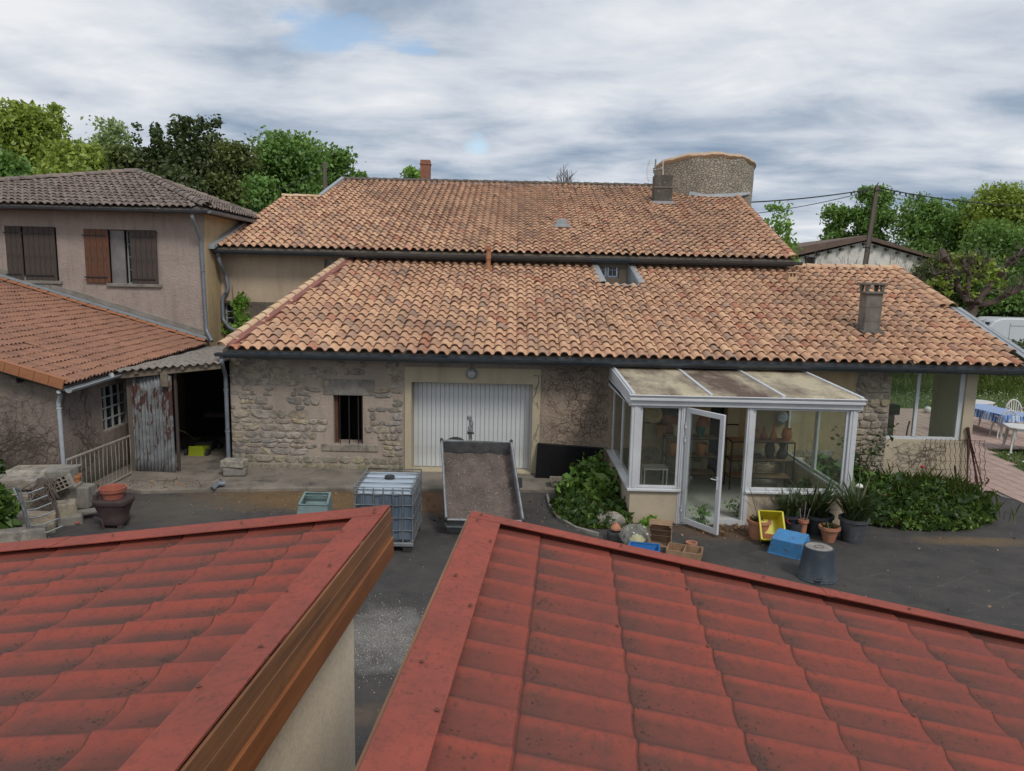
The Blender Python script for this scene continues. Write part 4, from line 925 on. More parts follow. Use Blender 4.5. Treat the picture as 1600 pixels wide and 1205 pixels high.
# hip roof : front face and right face
cz = eavez+.08
Cf = Vector((-8.42, 20.55, cz)); Cb = Vector((-8.42, 26.0, cz-.02)); Cl = Vector((-20.2, 20.55, cz)); Pk = gp(215, 270, Cf, Vector((Cf-Cl).cross(Vector((-3.6, 4.0, 1.55)))))
Pk = gy(214, 270, 24.5)
rf = MB(); rf.add([Cf+Vector((0, 0, -.03)), Cb+Vector((0, 0, -.03)), Cl+Vector((0, 0, -.03)), Pk+Vector((0, 0, -.05)), Vector((-20.2, 27, cz)), Cf+Vector((0, 0, -.13)), Cb+Vector((0, 0, -.13)), Cl+Vector((0, 0, -.13))],
    [(2, 0, 3), (0, 1, 3), (3, 1, 4), (2, 3, 4), (7, 5, 0, 2), (5, 6, 1, 0), (7, 4, 6, 5)]); rf = rf.build('roof', M['chim_dark'], lh)
gg = tile_mesh('tile', .20, .38, .048, .016, 6)
def up_of(a, b, p): return ((p-a) - (b-a).normalized()*((p-a).dot((b-a).normalized()))).normalized()
def tri_keep(a, b, c_):
    return lambda P: inpoly(P.x, P.y, [(a.x, a.y), (b.x, b.y), (c_.x, c_.y)])
vf = up_of(Cl, Cf, Pk); nfr = lay_tiles(rf, Cl-vf*.04, (Cf-Cl), vf, 60, 14, .20, .33, gg, M['grey_tile'], lambda P: (P.x > -17 and tri_keep(Cl-vf*.2, Cf-vf*.2, Pk)(P)), 0, rng=random.Random(5))
vr = up_of(Cf, Cb, Pk); lay_tiles(rf, Cf-vr*.04, (Cb-Cf), vr, 28, 16, .20, .33, gg, M['grey_tile'], tri_keep(Cf-vr*.2, Cb-vr*.2, Pk), 0, rng=random.Random(6))
up = Vector((0, 0, 1))
tile_row(rf, Cf+up*.03, Pk+up*.02, (0, 0, 1), .30, .12, .36, M['grey_tile'], 'hip_tile'); tile_row(rf, Cl+up*.03, Pk+up*.02, (0, 0, 1), .30, .12, .36, M['grey_tile'], 'hip_tile'); tile_row(rf, Cb+up*.03, Pk+up*.02, (0, 0, 1), .28, .11, .36, M['grey_tile'], 'hip_tile')
gutter(Cl+Vector((0, -.10, -.07)), Cf+Vector((.05, -.10, -.09)), .08, M['gutter'], lh, joints=2); gutter(Cf+Vector((.08, -.1, -.09)), Cb+Vector((.08, 0, -.09)), .07, M['pipe'], lh, joints=3)
mb = MB(); mb.add([Cl+Vector((0, .02, -.14)), Cf+Vector((-.02, .02, -.14)), Cf+Vector((-.02, .5, -.13)), Cl+Vector((0, .5, -.13)), ], [(0, 1, 2, 3)]); mb.add([Cf+Vector((-.35, .0, -.135)), Cf+Vector((-.02, .0, -.135)), Cb+Vector((-.02, .0, -.135)), Cb+Vector((-.35, .0, -.135))], [(0, 1, 2, 3)]); mb.build('soffit', M['wood_dark'], lh, solid=.01)
pxp = -9.02
g0 = gy(301, 338, 20.5); g1 = gy(314, 376, HY-.07); pxp = gy(325, 520, HY-.07).x-.04
pipe([(g0.x, 20.47, cz-.15), (g0.x, 20.5, cz-.30), (g1.x, HY-.07, g1.z), (pxp, HY-.07, 2.7), (pxp+.22, HY-.25, 2.42)], .05, M['pipe'], lh, collars=((2, .35), (2, .8)))
pipe([(-8.52, 21.42, MZ-.2), (-8.50, MY-.5, MZ-.5), (-8.50, MY-.12, MZ-.8), (-8.42, MY-.12, 3.86), (-8.62, MY-.12, 3.6), (-8.62, MY-.12, 2.95), (-8.35, MY-.3, 2.72), (-7.95, MY-.5, 2.62), (-7.9, MY-.5, 2.35)], .05, M['pipe'], mh, collars=((3, .5), (5, .5)))

# ================================================================== left barn (orange roof)
bn = thing('low_barn', 'low roughcast barn with sloping orange tiled roof at the left edge', 'barn', (-10, 13.6, 0))
A = gz(100, 601, 2.28); eaveX = A.x; BY = A.y
Bp = Vector((gy(326, 536, 20.9).x, 20.9, gy(326, 536, 20.9).z))     # back lower corner
Tl = gy(0, 437, 20.9); T2 = Bp + (Tl-Bp)*1.6
upb = Vector((T2.x-Bp.x, 0, T2.z-Bp.z)).normalized()
A2 = Vector((A.x, A.y, A.z)); Lb = (T2-Bp).length
rf = MB(); rf.prism([A2+up*-.04, Bp+up*-.04, Bp+upb*Lb+up*-.04, A2+upb*Lb+up*-.04], (0, 0, -.09)); rf = rf.build('roof', M['wood_dark'], bn)
eu = (A2-Bp).normalized(); Le = (A2-Bp).length
bg = tile_mesh('tile', .27, .32, .036, .02, 6, waves=2, flare=.026)
lay_tiles(rf, A2 - upb*.05, -eu, upb, int(Le/.27), 26, .27, .275, bg, M['barn_tile'], lambda P: True, 300, rng=random.Random(8))
# verge tiles on the gable edge, top row against the wall
vt = MB(); vt.bb(-.135, .135, -.01, .012, -.13, .075); 
for k in range(26):
    o = None
ang = math.atan2(upb.z, -upb.x)
vm = MB(); vm.box((0, 0, 0), (.268, .02, .19)); vm.box((0, .05, .09), (.268, .12, .016)); vo = vm.build('verge_tile', M['verge_tile'], rf, local=True, bevel=.005)
for k in range(24):
    q = vo if k == 0 else dup(vo, rf)
    P = A2 + upb*(.135+k*.275) + Vector((0, -.02, .0)) - Vector((-10, 13.6, 0)); q.location = P; q.rotation_euler = (0, ang, 0)
tile_row(rf, Bp+upb*.02+Vector((0, -.16, .05)), Bp+upb*Lb+Vector((0, -.16, .05)), (0, 0, 1), .18, .05, .28, M['verge_tile'], 'top_verge_tile')
mb = MB(); mb.prism([Bp+Vector((0, .0, .06)), Bp+Vector((0, .10, .06)), Bp+upb*Lb+Vector((0, .10, .06)), Bp+upb*Lb+Vector((0, .0, .06))], (0, 0, .10)); mb.build('zinc_flashing', M['zinc'], rf)
mb = MB(); mb.prism([Bp+Vector((0, .06, .17)), Bp+Vector((0, .11, .17)), Bp+upb*Lb+Vector((0, .11, .17)), Bp+upb*Lb+Vector((0, .06, .17))], (0, 0, .13)); mb.build('mortar_fillet', M['concrete'], rf)
gutter(Bp+Vector((.09, 0, -.09)), A2+Vector((.09, -.02, -.09)), .065, M['zinc'], bn, joints=2)
bw = eaveX-.28; bh = 2.13
wn3 = (15.0, 15.75, .95, 1.95)
wallbox(bw-.35, bw, BY+.30, 20.9, -.4, bh, [(15.05, 16.15, 1.0, 1.95)], 'side_wall', M['render_barn'], bn, face='X')
mb = MB(); mb.add([(-17, BY+.28, -.4), (bw-.001, BY+.28, -.4), (bw-.001, BY+.28, bh), (-17, BY+.28, bh + (bw+17)*.285)], [(0, 1, 2, 3)]); mb.build('gable_wall', M['render_barn'], bn, solid=.04)
mb = MB(); mb.bb(bw-.30, bw-.2, 15.05, 16.15, 1.0, 1.95); mb.build('dark_window', M['dark_pane'], bn)
mb = MB()
for k in range(5): y_ = 15.05+1.1*k/4; mb.bb(bw-.12, bw-.08, y_-.015, y_+.015, 1.0, 1.95)
for k in range(5): z_ = 1.0+.95*k/4; mb.bb(bw-.115, bw-.085, 15.05, 16.15, z_-.014, z_+.014)
mb.build('window_frame', M['frame_grey'], bn)
for k in range(3):
    y_ = BY + .05; mb = MB(); xx = A2.x + upb.x*(1.0+k*1.4); zz_ = A2.z+upb.z*(1.0+k*1.4)-.2; mb.bb(xx-.05, xx+.05, y_, y_+.5, zz_-.08, zz_+.05); mb.build('rafter_end', M['wood_dark'], bn)
pipe([A2+Vector((-.12, .02, -.14)), A2+Vector((-.20, .2, -.22)), Vector((bw+.03, BY+.2, 1.92)), Vector((bw+.05, BY+.2, -.2))], .038, M['pipe_pale'], bn, collars=((2, .05), (2, .8)))
for k, (px, py) in enumerate(((110, 606), (172, 585))):
    p = gx(px, py, eaveX-.12); mb = MB(); mb.tube([p+Vector((-.12, .1, .02)), p+Vector((.05, -.06, -.01))], .06, 12); mb.build('pipe_end', M['plastic_white'], bn, smooth=40)
# ================================================================== foreground garages with red tile-effect sheet roofs
AL = rad(4.6); e1 = Vector((math.cos(AL), -math.sin(AL), 0)); e2 = Vector((math.sin(AL), math.cos(AL), 0)); GZ = H-1.35
PR = gz(737, 803, GZ); PL = gz(608, 794, GZ)
def sheet_roof(name, label, P0, sgn, slope, length, depth, cap_w, wall_off, mat_wall, phase, grp, nsheet, gcap):
    """P0: far top corner of the verge; sgn +1 falls to the right, -1 to the left"""
    th = thing(name, label, 'garage', (P0.x, P0.y, 0), 0, grp)
    ax = (e1*sgn*math.cos(math.atan(slope)) - Vector((0, 0, math.sin(math.atan(slope))))).normalized()   # down the slope
    nrm = ax.cross(e2).normalized(); nrm = nrm if nrm.z > 0 else -nrm
    crest, step, amp, drop = .1985, .396, .017, .009
    off0 = P0 - Vector((0, 0, .030)) + ax*.02
    def prof(y):
        c_ = (y/crest + phase) % 1.0; k = math.cos(2*PI*c_); return amp*(max(0, .5+.5*k))**4.2 - .003*(1-abs(2*c_-1))
    rows = []; x = 0
    while x < length:
        for f_ in (0.0, .06, .35, .7, .955, .985): rows.append((x+f_*step, 1-f_ if f_ < .985 else 0.0, f_))
        x += step
    per = 15
    sheet_w = crest*6; y = -.02 - (0)
    k0 = 0; ys = 0.02
    rg = random.Random(5)
    sheets = []
    while ys < depth:
        ye = min(ys + sheet_w + .03, depth+.03); n = int((ye-ys)/crest*per)
        yy = [ys + (ye-ys)*i/n for i in range(n+1)]
        V = []; tr = []
        lift = .004*(k0 % 2)
        for (xx, up_, f_) in rows:
            # curved lower lip: the crest ends stick out a little further than the pans
            for yv in yy:
                pz_ = prof(yv); hgt = pz_ + drop*f_ + lift
                if f_ == .985: hgt = pz_ - .004 + lift + 0.0
                xo = (.002*(pz_/amp) if f_ >= .955 else 0)
                P = off0 + ax*(xx+xo) - e2*yv + nrm*hgt; cc_ = (yv/crest+phase) % 1.0; dv = min(1, max(0, (cc_-.10)/.42))**1.2*(1-max(0, (cc_-.90)/.10)); dv = dv if sgn < 0 else (.62*min(1, max(0, (cc_-.10)/.10))+.25*max(0, (cc_-.6)/.4))*(1-max(0, (cc_-.93)/.07)); dv = min(1, dv*(1.05-.45*f_) + .22*max(0, 1-f_/.3)); dv = 1.0 if f_ == .985 else (dv*.35 if f_ == .955 else dv)  # trough dirt plus painted crest shading, dark seam line and bright lip edge
                V.append(P); tr.append(dv)
        m_ = len(yy); nr = len(rows)
        off = Vector((P0.x, P0.y, 0)); Va = np.array([tuple(p-off) for p in V])
        F_ = [(r*m_+i, r*m_+i+1, (r+1)*m_+i+1, (r+1)*m_+i) for r in range(nr-1) for i in range(m_-1)]
        F_ = np.array(F_)[:, ::-1] if sgn > 0 else np.array(F_)
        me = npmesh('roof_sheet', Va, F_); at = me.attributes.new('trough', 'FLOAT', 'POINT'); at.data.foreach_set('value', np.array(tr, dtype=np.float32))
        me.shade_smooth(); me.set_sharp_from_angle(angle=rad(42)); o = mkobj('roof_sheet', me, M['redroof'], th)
        ys += sheet_w; k0 += 1
    # caps: verge cap along the high edge, far cap along the far edge
    def strip(a, d1, L1, d2, w2, z0, z1, nm, mat, thick=.012, parent=th):
        a = Vector(a); q = MB(); q.prism([a+Vector((0, 0, z0)), a+d1*L1+Vector((0, 0, z0)), a+d1*L1+d2*w2+Vector((0, 0, z1)), a+d2*w2+Vector((0, 0, z1))], (0, 0, -thick)); return q.build(nm, mat, parent, bevel=.002)
    T = P0 + Vector((0, 0, .0))
    axf = ax
    # verge caps in three lengths, lapped
    Ls = depth/2.0; a = 0
    k = 0
    while a < depth:
        L_ = min(1.55, depth-a+.1); strip(T - e2*a, -e2, L_+.05, ax, cap_w, .004*(k % 2)+.012, .004*(k % 2)+.012, 'verge_cap', M['redcap'])
        a += L_; k += 1
    # far cap, following the slope
    q = MB(); bw_ = gcap
    LL = 0; k = 0
    while LL < length-.05:
        L_ = min(2.0, length-LL); s_ = T + ax*LL + Vector((0, 0, .016+.004*(k % 2)))
        q = MB(); q.prism([s_, s_+ax*(L_+.04), s_+ax*(L_+.04)-e2*bw_, s_-e2*bw_], nrm*-.008); q.prism([s_+e2*.001, s_+ax*(L_+.04)+e2*.001, s_+ax*(L_+.04)+e2*.012, s_+e2*.012], nrm*-.10)
        q.build('far_cap', M['redcap'], th, bevel=.002); LL += L_; k += 1
    # screws
    sm = MB(); sm.lathe([(.0095, 0), (.0095, .002), (.005, .003), (.005, .007), (0, .008)], (0, 0, 0), 8); sm = sm.build('screw', M['screw'], th, local=True, smooth=40); first = True
    def put(p):
        nonlocal first
        l_ = p - Vector((P0.x, P0.y, 0))
        if first: sm.location = l_; first = False
        else: dup(sm, th, l_)
    zc = .022
    for k in range(int(depth/.75)+1):
        put(T - e2*(.12+k*.75+rg.uniform(-.05, .05)) + ax*(.05) + nrm*zc)
        put(T - e2*(.10+k*.75+.3) + ax*(cap_w-.022) + nrm*zc)
    for k in range(int(length/.8)+1): put(T + ax*(.06+k*.8) - e2*(bw_*.5) + nrm*.026)
    for k in range(12):
        xs_ = (rg.randint(1, int(length/step)))*step-.03; yv = (round(rg.uniform(2, depth/crest-1)) - phase)*crest
        put(off0 + ax*xs_ - e2*yv + nrm*(prof(yv)+drop+.002))
    return th, ax, nrm, T
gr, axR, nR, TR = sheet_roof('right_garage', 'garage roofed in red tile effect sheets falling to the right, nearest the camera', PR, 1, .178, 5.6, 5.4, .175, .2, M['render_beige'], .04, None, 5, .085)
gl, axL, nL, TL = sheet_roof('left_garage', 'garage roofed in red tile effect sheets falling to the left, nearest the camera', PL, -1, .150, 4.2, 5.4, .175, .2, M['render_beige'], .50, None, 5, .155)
gr.name = 'garage'; gl.name = 'garage'
# boards of the left garage verge, wall under it
def board(a, L, h, t, z, out, nm, mat, parent):
    s_ = a + e1*out + Vector((0, 0, z)); q = MB(); q.prism([s_, s_+e1*t, s_+e1*t+Vector((0, 0, -h)), s_+Vector((0, 0, -h))], -e2*L); return q.build(nm, mat, parent, bevel=.003)
board(TL, 5.5, .085, .012, -.001, -.0005, 'cap_flange', M['brownboard'], gl); board(TL, 5.5, .10, .012, -.075, .002, 'barge_board', M['brownboard'], gl); board(TL, 5.5, .115, .020, -.172, .008, 'barge_board', M['varnish'], gl)
q = MB(); s_ = TL + Vector((0, 0, -.09)); q.prism([s_, s_-e1*.35, s_-e1*.35+Vector((0, 0, -.05)), s_+Vector((0, 0, -.15))], e2*-.02); q.build('end_board', M['varnish'], gl)
wl = gz(553, 1010, 0); WLx = gy(553, 1000, PL.y-.14)
wp = Vector((WLx.x, PL.y-.14, 0)); q = MB(); q.prism([wp, wp-e2*5.2, wp-e2*5.2-e1*.2, wp-e1*.2], (0, 0, GZ-.2)); q.build('wall', M['garage_wall'], gl)
q = MB(); q.prism([wp+Vector((0, 0, 0))-e1*.2+e2*-.001, wp-e1*4.0-e2*.001, wp-e1*4.0-e2*.2, wp-e1*.2-e2*.2], (0, 0, GZ-.9)); q.build('far_wall', M['render_beige'], gl)
wp = PR + e1*.2 - e2*.14; wp.z = 0; q = MB(); q.prism([wp, wp-e2*5.2, wp-e2*5.2+e1*.2, wp+e1*.2], (0, 0, GZ-.2)); q.build('wall', M['render_beige'], gr)
q = MB(); q.prism([wp+e1*.201, wp+e1*5.0, wp+e1*5.0-e2*.2, wp+e1*.201-e2*.2], (0, 0, GZ-1.25)); q.build('far_wall', M['render_beige'], gr)
board(TR-e1*.02, 5.5, .12, .016, -.002, .0, 'barge_board', M['brownboard'], gr)
# grit lying in the troughs and bird marks: loose debris
def debris(P0, ax, nrm, length, depth, seed, n, phase):
    rg = np.random.default_rng(seed); V = []; F_ = []
    for k in range(n):
        s_ = rg.integers(0, int(length/.396))*.396 + abs(rg.normal(0, .03)) + .012; y_ = (rg.integers(1, int(depth/.1985))+.5-phase)*.1985 + rg.normal(0, .03)
        p = P0 - Vector((0, 0, .030)) + ax*(s_+.02) - e2*y_ + nrm*(.004+abs(rg.normal(0, .002))); sz = rg.uniform(.0015, .0045)
        for q in ((1, 0, 0), (0, 1, 0), (-1, 0, 0), (0, -1, 0), (0, 0, 1)): V.append(tuple(p + Vector(q)*sz))
        b = 5*k; F_ += [(b, b+1, b+4), (b+1, b+2, b+4), (b+2, b+3, b+4), (b+3, b, b+4)]
    me = npmesh('roof_grit', V, F_); return me
for (P0, ax, nrm, sd_, ph, lab) in ((PR, axR, nR, 1, .04, 'dark grit and moss crumbs lying in the right red roof'), (PL, axL, nL, 2, .5, 'dark grit and moss crumbs lying in the left red roof')):
    o = mkobj('roof_grit', debris(P0, ax, nrm, 4.5, 3.4, sd_, 2200, ph), M['soil']); stuff(o); tag(o, lab, 'debris')

# ================================================================== shed with corrugated door
sf = 15.45
shd = thing('lean_to_shed', 'dark open shed with fibre cement roof and rusty corrugated door between barn and stone building', 'shed', (-7.2, sf, 0))
fl = gy(178, 581, sf-.25); fr_ = gy(353, 566, sf-.1); fr_.x = min(fr_.x, -6.15); bl = Vector((eaveX-.1, 20.7, fl.z+.02)); br_ = Vector((-6.25, 20.7, fr_.z-.05))
mb = MB()
def fib(u_, v_):
    p = fl.lerp(fr_, u_).lerp(bl.lerp(br_, u_), v_); return (p.x, p.y, p.z + .022*math.sin(u_*2*PI*13)+.010*math.sin(v_*31+u_*5)*1)
mb.grid(fib, 130, 24); mb.build('roof', M['fibro'], shd, solid=.02, smooth=60)
mb = MB(); mb.bar(fl+Vector((0, .12, -.10)), fr_+Vector((-.03, .1, -.09)), .08, .13); mb.build('roof_beam', M['wood_beam'], shd, bevel=.008)
for k in range(4):
    p = fl.lerp(fr_, .2+k*.22); mb = MB(); mb.bar(p+Vector((0, .02, -.055)), p+Vector((0, 3.0, -.05)), .07, .07); mb.build('rafter', M['wood_beam'], shd)
dx0, dx1 = gy(208, 660, sf).x, gy(273, 660, sf).x; dzt = gy(240, 585, sf).z
def cor(u_, v_):
    x_ = dx0+(dx1-dx0)*u_; return (x_, sf - .10*u_*u_*.6 + .020*math.sin(u_*2*PI*11.5), .02+(dzt-.02)*v_ - .03*u_*(1-v_))
mb = MB(); mb.grid(cor, 138, 6); mb.build('corrugated_door', M['corr'], shd, solid=.003, smooth=70)
mb = MB(); mb.bb(dx0-.12, dx0-.01, sf+.02, sf+.12, 0, dzt+.05); mb.build('post', M['pole'], shd, bevel=.008)
mb = MB(); mb.bb(dx1+.0, dx1+.05, sf+.03, sf+.09, 0, dzt+.05); mb.build('post', M['wood_dark'], shd, bevel=.006)
mb = MB(); mb.bb(dx1-.19, dx1-.04, sf-.16, sf-.10, dzt-.24, dzt+.06); mb.build('door_block', M['wood_beam'], shd, bevel=.01)
mb = MB(); mb.bb(-8.8, -6.22, 18.9, 19.0, 0, 2.2); mb.build('back_wall', M['dark'], shd)  # near-black panel added across the shed to make its inside read as dark
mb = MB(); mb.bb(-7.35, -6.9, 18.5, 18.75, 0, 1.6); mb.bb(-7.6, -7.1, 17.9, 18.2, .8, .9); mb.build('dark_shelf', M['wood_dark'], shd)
lm = thing('lawn_mower', 'yellow green boxed lawn mower standing in the dark shed doorway', 'mower', gz(306, 716, .03))
p = lm.location; mb = MB(); mb.box(p+Vector((0, .02, .16)), (.36, .06, .24), taper=.9); mb.box(p+Vector((-.0, .3, .14)), (.34, .48, .16)); mb.build('grass_box', M['yellow'] if False else simple('lime_plastic', (.34, .40, .02), (.26, .32, .02), 3, .5), lm, bevel=.015)
mb = MB(); mb.box(p+Vector((0, .65, .2)), (.42, .5, .18)); mb.build('deck', M['rubber'], lm, bevel=.02)
for sx in (-1, 1):
    for yy in (.1, .8): mb = MB(); mb.lathe([(0, -.03), (.1, -.03), (.1, .03), (0, .03)], p+Vector((sx*.25, yy, .10)), 14, Matrix.Rotation(PI/2, 3, 'Y')); mb.build('wheel', M['rubber'], lm, smooth=40)
mb = MB(); h0 = p+Vector((-.18, .1, .35)); mb.tube([p+Vector((-.18, .5, .3)), p+Vector((-.22, .0, .62)), p+Vector((-.4, .0, .68)), p+Vector((-.45, .1, .68))], .013, 6); mb.build('handle', simple('handle_yellow', (.32, .28, .05), (.2, .18, .04), 3, .5), lm, smooth=50)
# apron of old concrete along the building
ap = MB(); rg = random.Random(2)
fx = [(-8.2, 14.35), (-7.3, 14.10), (-6.3, 14.25), (-5.2, 14.40), (-4.1, 14.52), (-3.0, 14.60), (-2.2, 14.66), (-1.2, 14.70), (-.2, 14.74), (.7, 14.78), (1.25, 14.82), (1.45, 15.4), (1.5, 16.0)]
top = [(x, y+rg.gauss(0, .015)) for x, y in fx]
poly = [(x, y, .075) for x, y in top] + [(-6.2, 16.0, .085), (-6.2, 18.85, .09), (-8.7, 18.85, .09), (-8.7, 14.6, .08)]
ap.prism([(p[0], p[1], p[2]) for p in poly], (0, 0, -.2)); struct(ap.build('concrete_apron', M['apron'], bevel=.02))
# steps of garage: small ledge handled by door_sill
# stone block steps by the corner
sb = thing('stone_step_block', 'two stacked stone blocks at the building corner by the downpipe', 'stone blocks', gz(365, 745, .08))
p = sb.location; mb = MB(); mb.box(p+Vector((0, .12, .10)), (.46, .26, .17), .12); mb.build('lower_block', M['concrete'], sb, bevel=.02); mb = MB(); mb.box(p+Vector((-.02, .12, .27)), (.50, .30, .15), -.05); mb.build('upper_block', M['block_stone'], sb, bevel=.02)
dpp = thing('broken_pipe', 'short grey drain pipe end lying in the concrete by the shed', 'pipe', gz(340, 762, .08)); p = dpp.location
mb = MB(); mb.tube([p+Vector((-.06, -.1, .0)), p+Vector((0, .02, .07)), p+Vector((.1, .1, .06))], .055, 10); mb.build('pipe_piece', M['pipe'], dpp, smooth=50)
mb = MB(); 
rk = MB()
# dead creepers on the walls
creeper('dead creeper stems crawling over the pink roughcast beside the garage door', [(1.0, .9, 1.5), (1.5, 1.0, 1.3), (1.8, .9, 1.8), (1.25, 1.6, 2.4), (.8, 2.3, -.2), (1.9, 1.7, 1.2), (.7, 2.5, 0), (1.4, 2.4, -1.2)], lambda a, b: (a, WY-.012, b), .05, 3, 15, .005, .55, bound=lambda a, b: .66 < a < 2.15 and .3 < b < 2.55)
creeper('dead creeper traces on the barn end wall at the left edge', [(-9.0, .2, 1.6), (-9.5, .2, 1.2), (-10.1, .3, 1.4), (-9.2, 1.3, 2.5), (-10.4, 1.0, .8), (-8.8, .9, 1.9), (-9.8, 1.2, 0.4), (-10.8, .5, .7)], lambda a, b: (a, BY+.25, b), .06, 8, 15, .007, .5, bound=lambda a, b: -13 < a < bw-.03 and 0 < b < 2.2)
creeper('dead creeper traces on the barn side wall beside the white downpipe', [(13.9, .3, 1.4), (14.3, .4, 1.7), (14.0, 1.2, .4), (14.5, 1.2, 1.8), (14.8, .6, 1.2), (16.0, .6, 1.5), (14.2, 1.8, -.4)], lambda a, b: (bw+.012, a, b), .06, 5, 13, .007, .5, bound=lambda a, b: BY+.35 < a < 14.95 and 0 < b < 2.05)
creeper('thin dead creeper on the cream surround right of the garage door', [(.55, 2.45, -1.4), (.6, 2.3, -1.7), (.5, 2.5, 3.0), (.56, 1.7, -1.5), (.6, 1.2, -1.5)], lambda a, b: (a, WY-.042, b), .04, 12, 22, .0055, .35, bound=lambda a, b: .455 < a < .61 and .5 < b < 2.4)
creeper('creeper stems on the porch wall under the sliding window', [(8.4, .3, 1.5), (8.8, .3, 1.2), (8.3, .6, .5), (9.0, .7, .4), (8.5, .85, -.2)], lambda a, b: (a, WY-.012, b), .05, 14, 20, .006, .5, bound=lambda a, b: px1 < a < 9.7 and 0 < b < lz-.03)

# ================================================================== conservatory
CY = 12.98
cv = thing('conservatory', 'white framed lean-to conservatory with stained roof panels and open glass door', 'conservatory', (4.2, 14.5, 0))
def cX(px, py=700): return gy(px, py, CY).x
xL, xR = cX(985, 700), cX(1337, 700)
szL = gy(1030, 763, CY).z; topz = gy(1030, 634, CY).z
xd0, xd1 = cX(1068, 700), cX(1168, 700)
W_ = M['white']
# plinth walls
mb = MB(); mb.bb(xL+.03, xd0, CY+.02, CY+.17, 0, szL-.06); mb.bb(xL+.03, xL+.18, CY+.17, WY-.002, 0, szL-.06); mb.build('plinth_wall', M['plinth'], cv)
mb = MB(); mb.bb(xd1, xR-.03, CY+.02, CY+.17, 0, szL-.06); mb.bb(xR-.18, xR-.03, CY+.17, WY-.002, 0, szL-.06); mb.build('plinth_wall', M['plinth'], cv)
mb = MB(); mb.bb(xd0-.0, xd1, CY+.0, CY+.17, 0, .09); mb.build('threshold', W_, cv)
fl_ = MB(); fl_.bb(xL+.18, xR-.18, CY+.17, WY-.01, .0, .08); fl_.build('floor', simple('floor_tile', (.50, .50, .47), (.42, .42, .40), 2, .4), cv)
# sills
def sill(a, b, nm='sill'):
    mb = MB(); mb.bar(a, b, .20, .05); return mb.build(nm, W_, cv, bevel=.012)
sill((xL-.03, CY+.06, szL-.035), (xd0-.002, CY+.06, szL-.035)); sill((xd1+.002, CY+.06, szL-.035), (xR+.03, CY+.06, szL-.035)); sill((xL+.07, CY+.165, szL-.035), (xL+.07, WY-.01, szL-.035)); sill((xR-.07, CY+.165, szL-.035), (xR-.07, WY-.01, szL-.035))
def post(x, y, z0, z1, w=.10, d=.10, nm='post'):
    mb = MB(); mb.bb(x-w/2, x+w/2, y-d/2, y+d/2, z0, z1); mb.bb(x-w*.18, x+w*.18, y-d/2-.012, y-d/2-.001, z0+.01, z1-.01); return mb.build(nm, W_, cv, bevel=.005)
post(xL+.075, CY+.06, szL-.009, topz, .15, .12); post(xR-.075, CY+.06, szL-.009, topz, .14, .12); post(xd0-.02, CY+.06, .0, topz, .085); post(xd1+.02, CY+.06, .0, topz, .11)
# glazed panes with slim frames
def glaze(p0, p1, z0, z1, mat=M['glass'], fr=.045, nm='window'):
    a = Vector((p0[0], p0[1], 0)); b = Vector((p1[0], p1[1], 0)); d = (b-a).normalized(); mb = MB()
    for q in (a+d*fr/2, b-d*fr/2): mb.bar(q+Vector((0, 0, z0)), q+Vector((0, 0, z1)), fr, fr*1.1, up=d)
    for z_ in (z0+fr/2, z1-fr/2): mb.bar(a+d*fr+Vector((0, 0, z_)), b-d*fr+Vector((0, 0, z_)), fr*1.1, fr)
    f_ = mb.build(nm, W_, cv, bevel=.004); s_, _ = basis(d); mb = MB(); mb.prism([a+d*fr+Vector((0, 0, z0+fr)), b-d*fr+Vector((0, 0, z0+fr)), b-d*fr+Vector((0, 0, z1-fr)), a+d*fr+Vector((0, 0, z1-fr))], s_*.006); mb.build('pane', mat, f_)
glaze((xL+.155, CY+.06), (xd0-.065, CY+.06), szL-.005, topz-.002); glaze((xd1+.08, CY+.06), (xR-.15, CY+.06), szL-.005, topz-.002)
glaze((xL+.075, CY+.13), (xL+.075, 14.5), szL-.005, topz-.002, M['dirty_glass']); glaze((xL+.095, 14.5), (xL+.095, WY-.03), szL-.005, topz-.002, M['dirty_glass'])
glaze((xR-.075, CY+.13), (xR-.075, 14.5), szL-.005, topz-.002); glaze((xR-.095, 14.5), (xR-.095, WY-.03), szL-.005, topz-.002)
# eaves beam with mouldings
ez1 = gy(1100, 621, CY-.12).z
mb = MB(); mb.bb(xL-.03, xR+.04, CY-.04, CY+.16, topz+.001, topz+.10); mb.bb(xL-.06, xR+.07, CY-.10, CY+.16, topz+.101, topz+.15); mb.bb(xL-.05, xR+.06, CY-.085, CY+.16, topz+.151, topz+.205); mb.bb(xL-.07, xR+.08, CY-.12, CY+.16, topz+.206, ez1); mb.build('eaves_beam', W_, cv, bevel=.008)
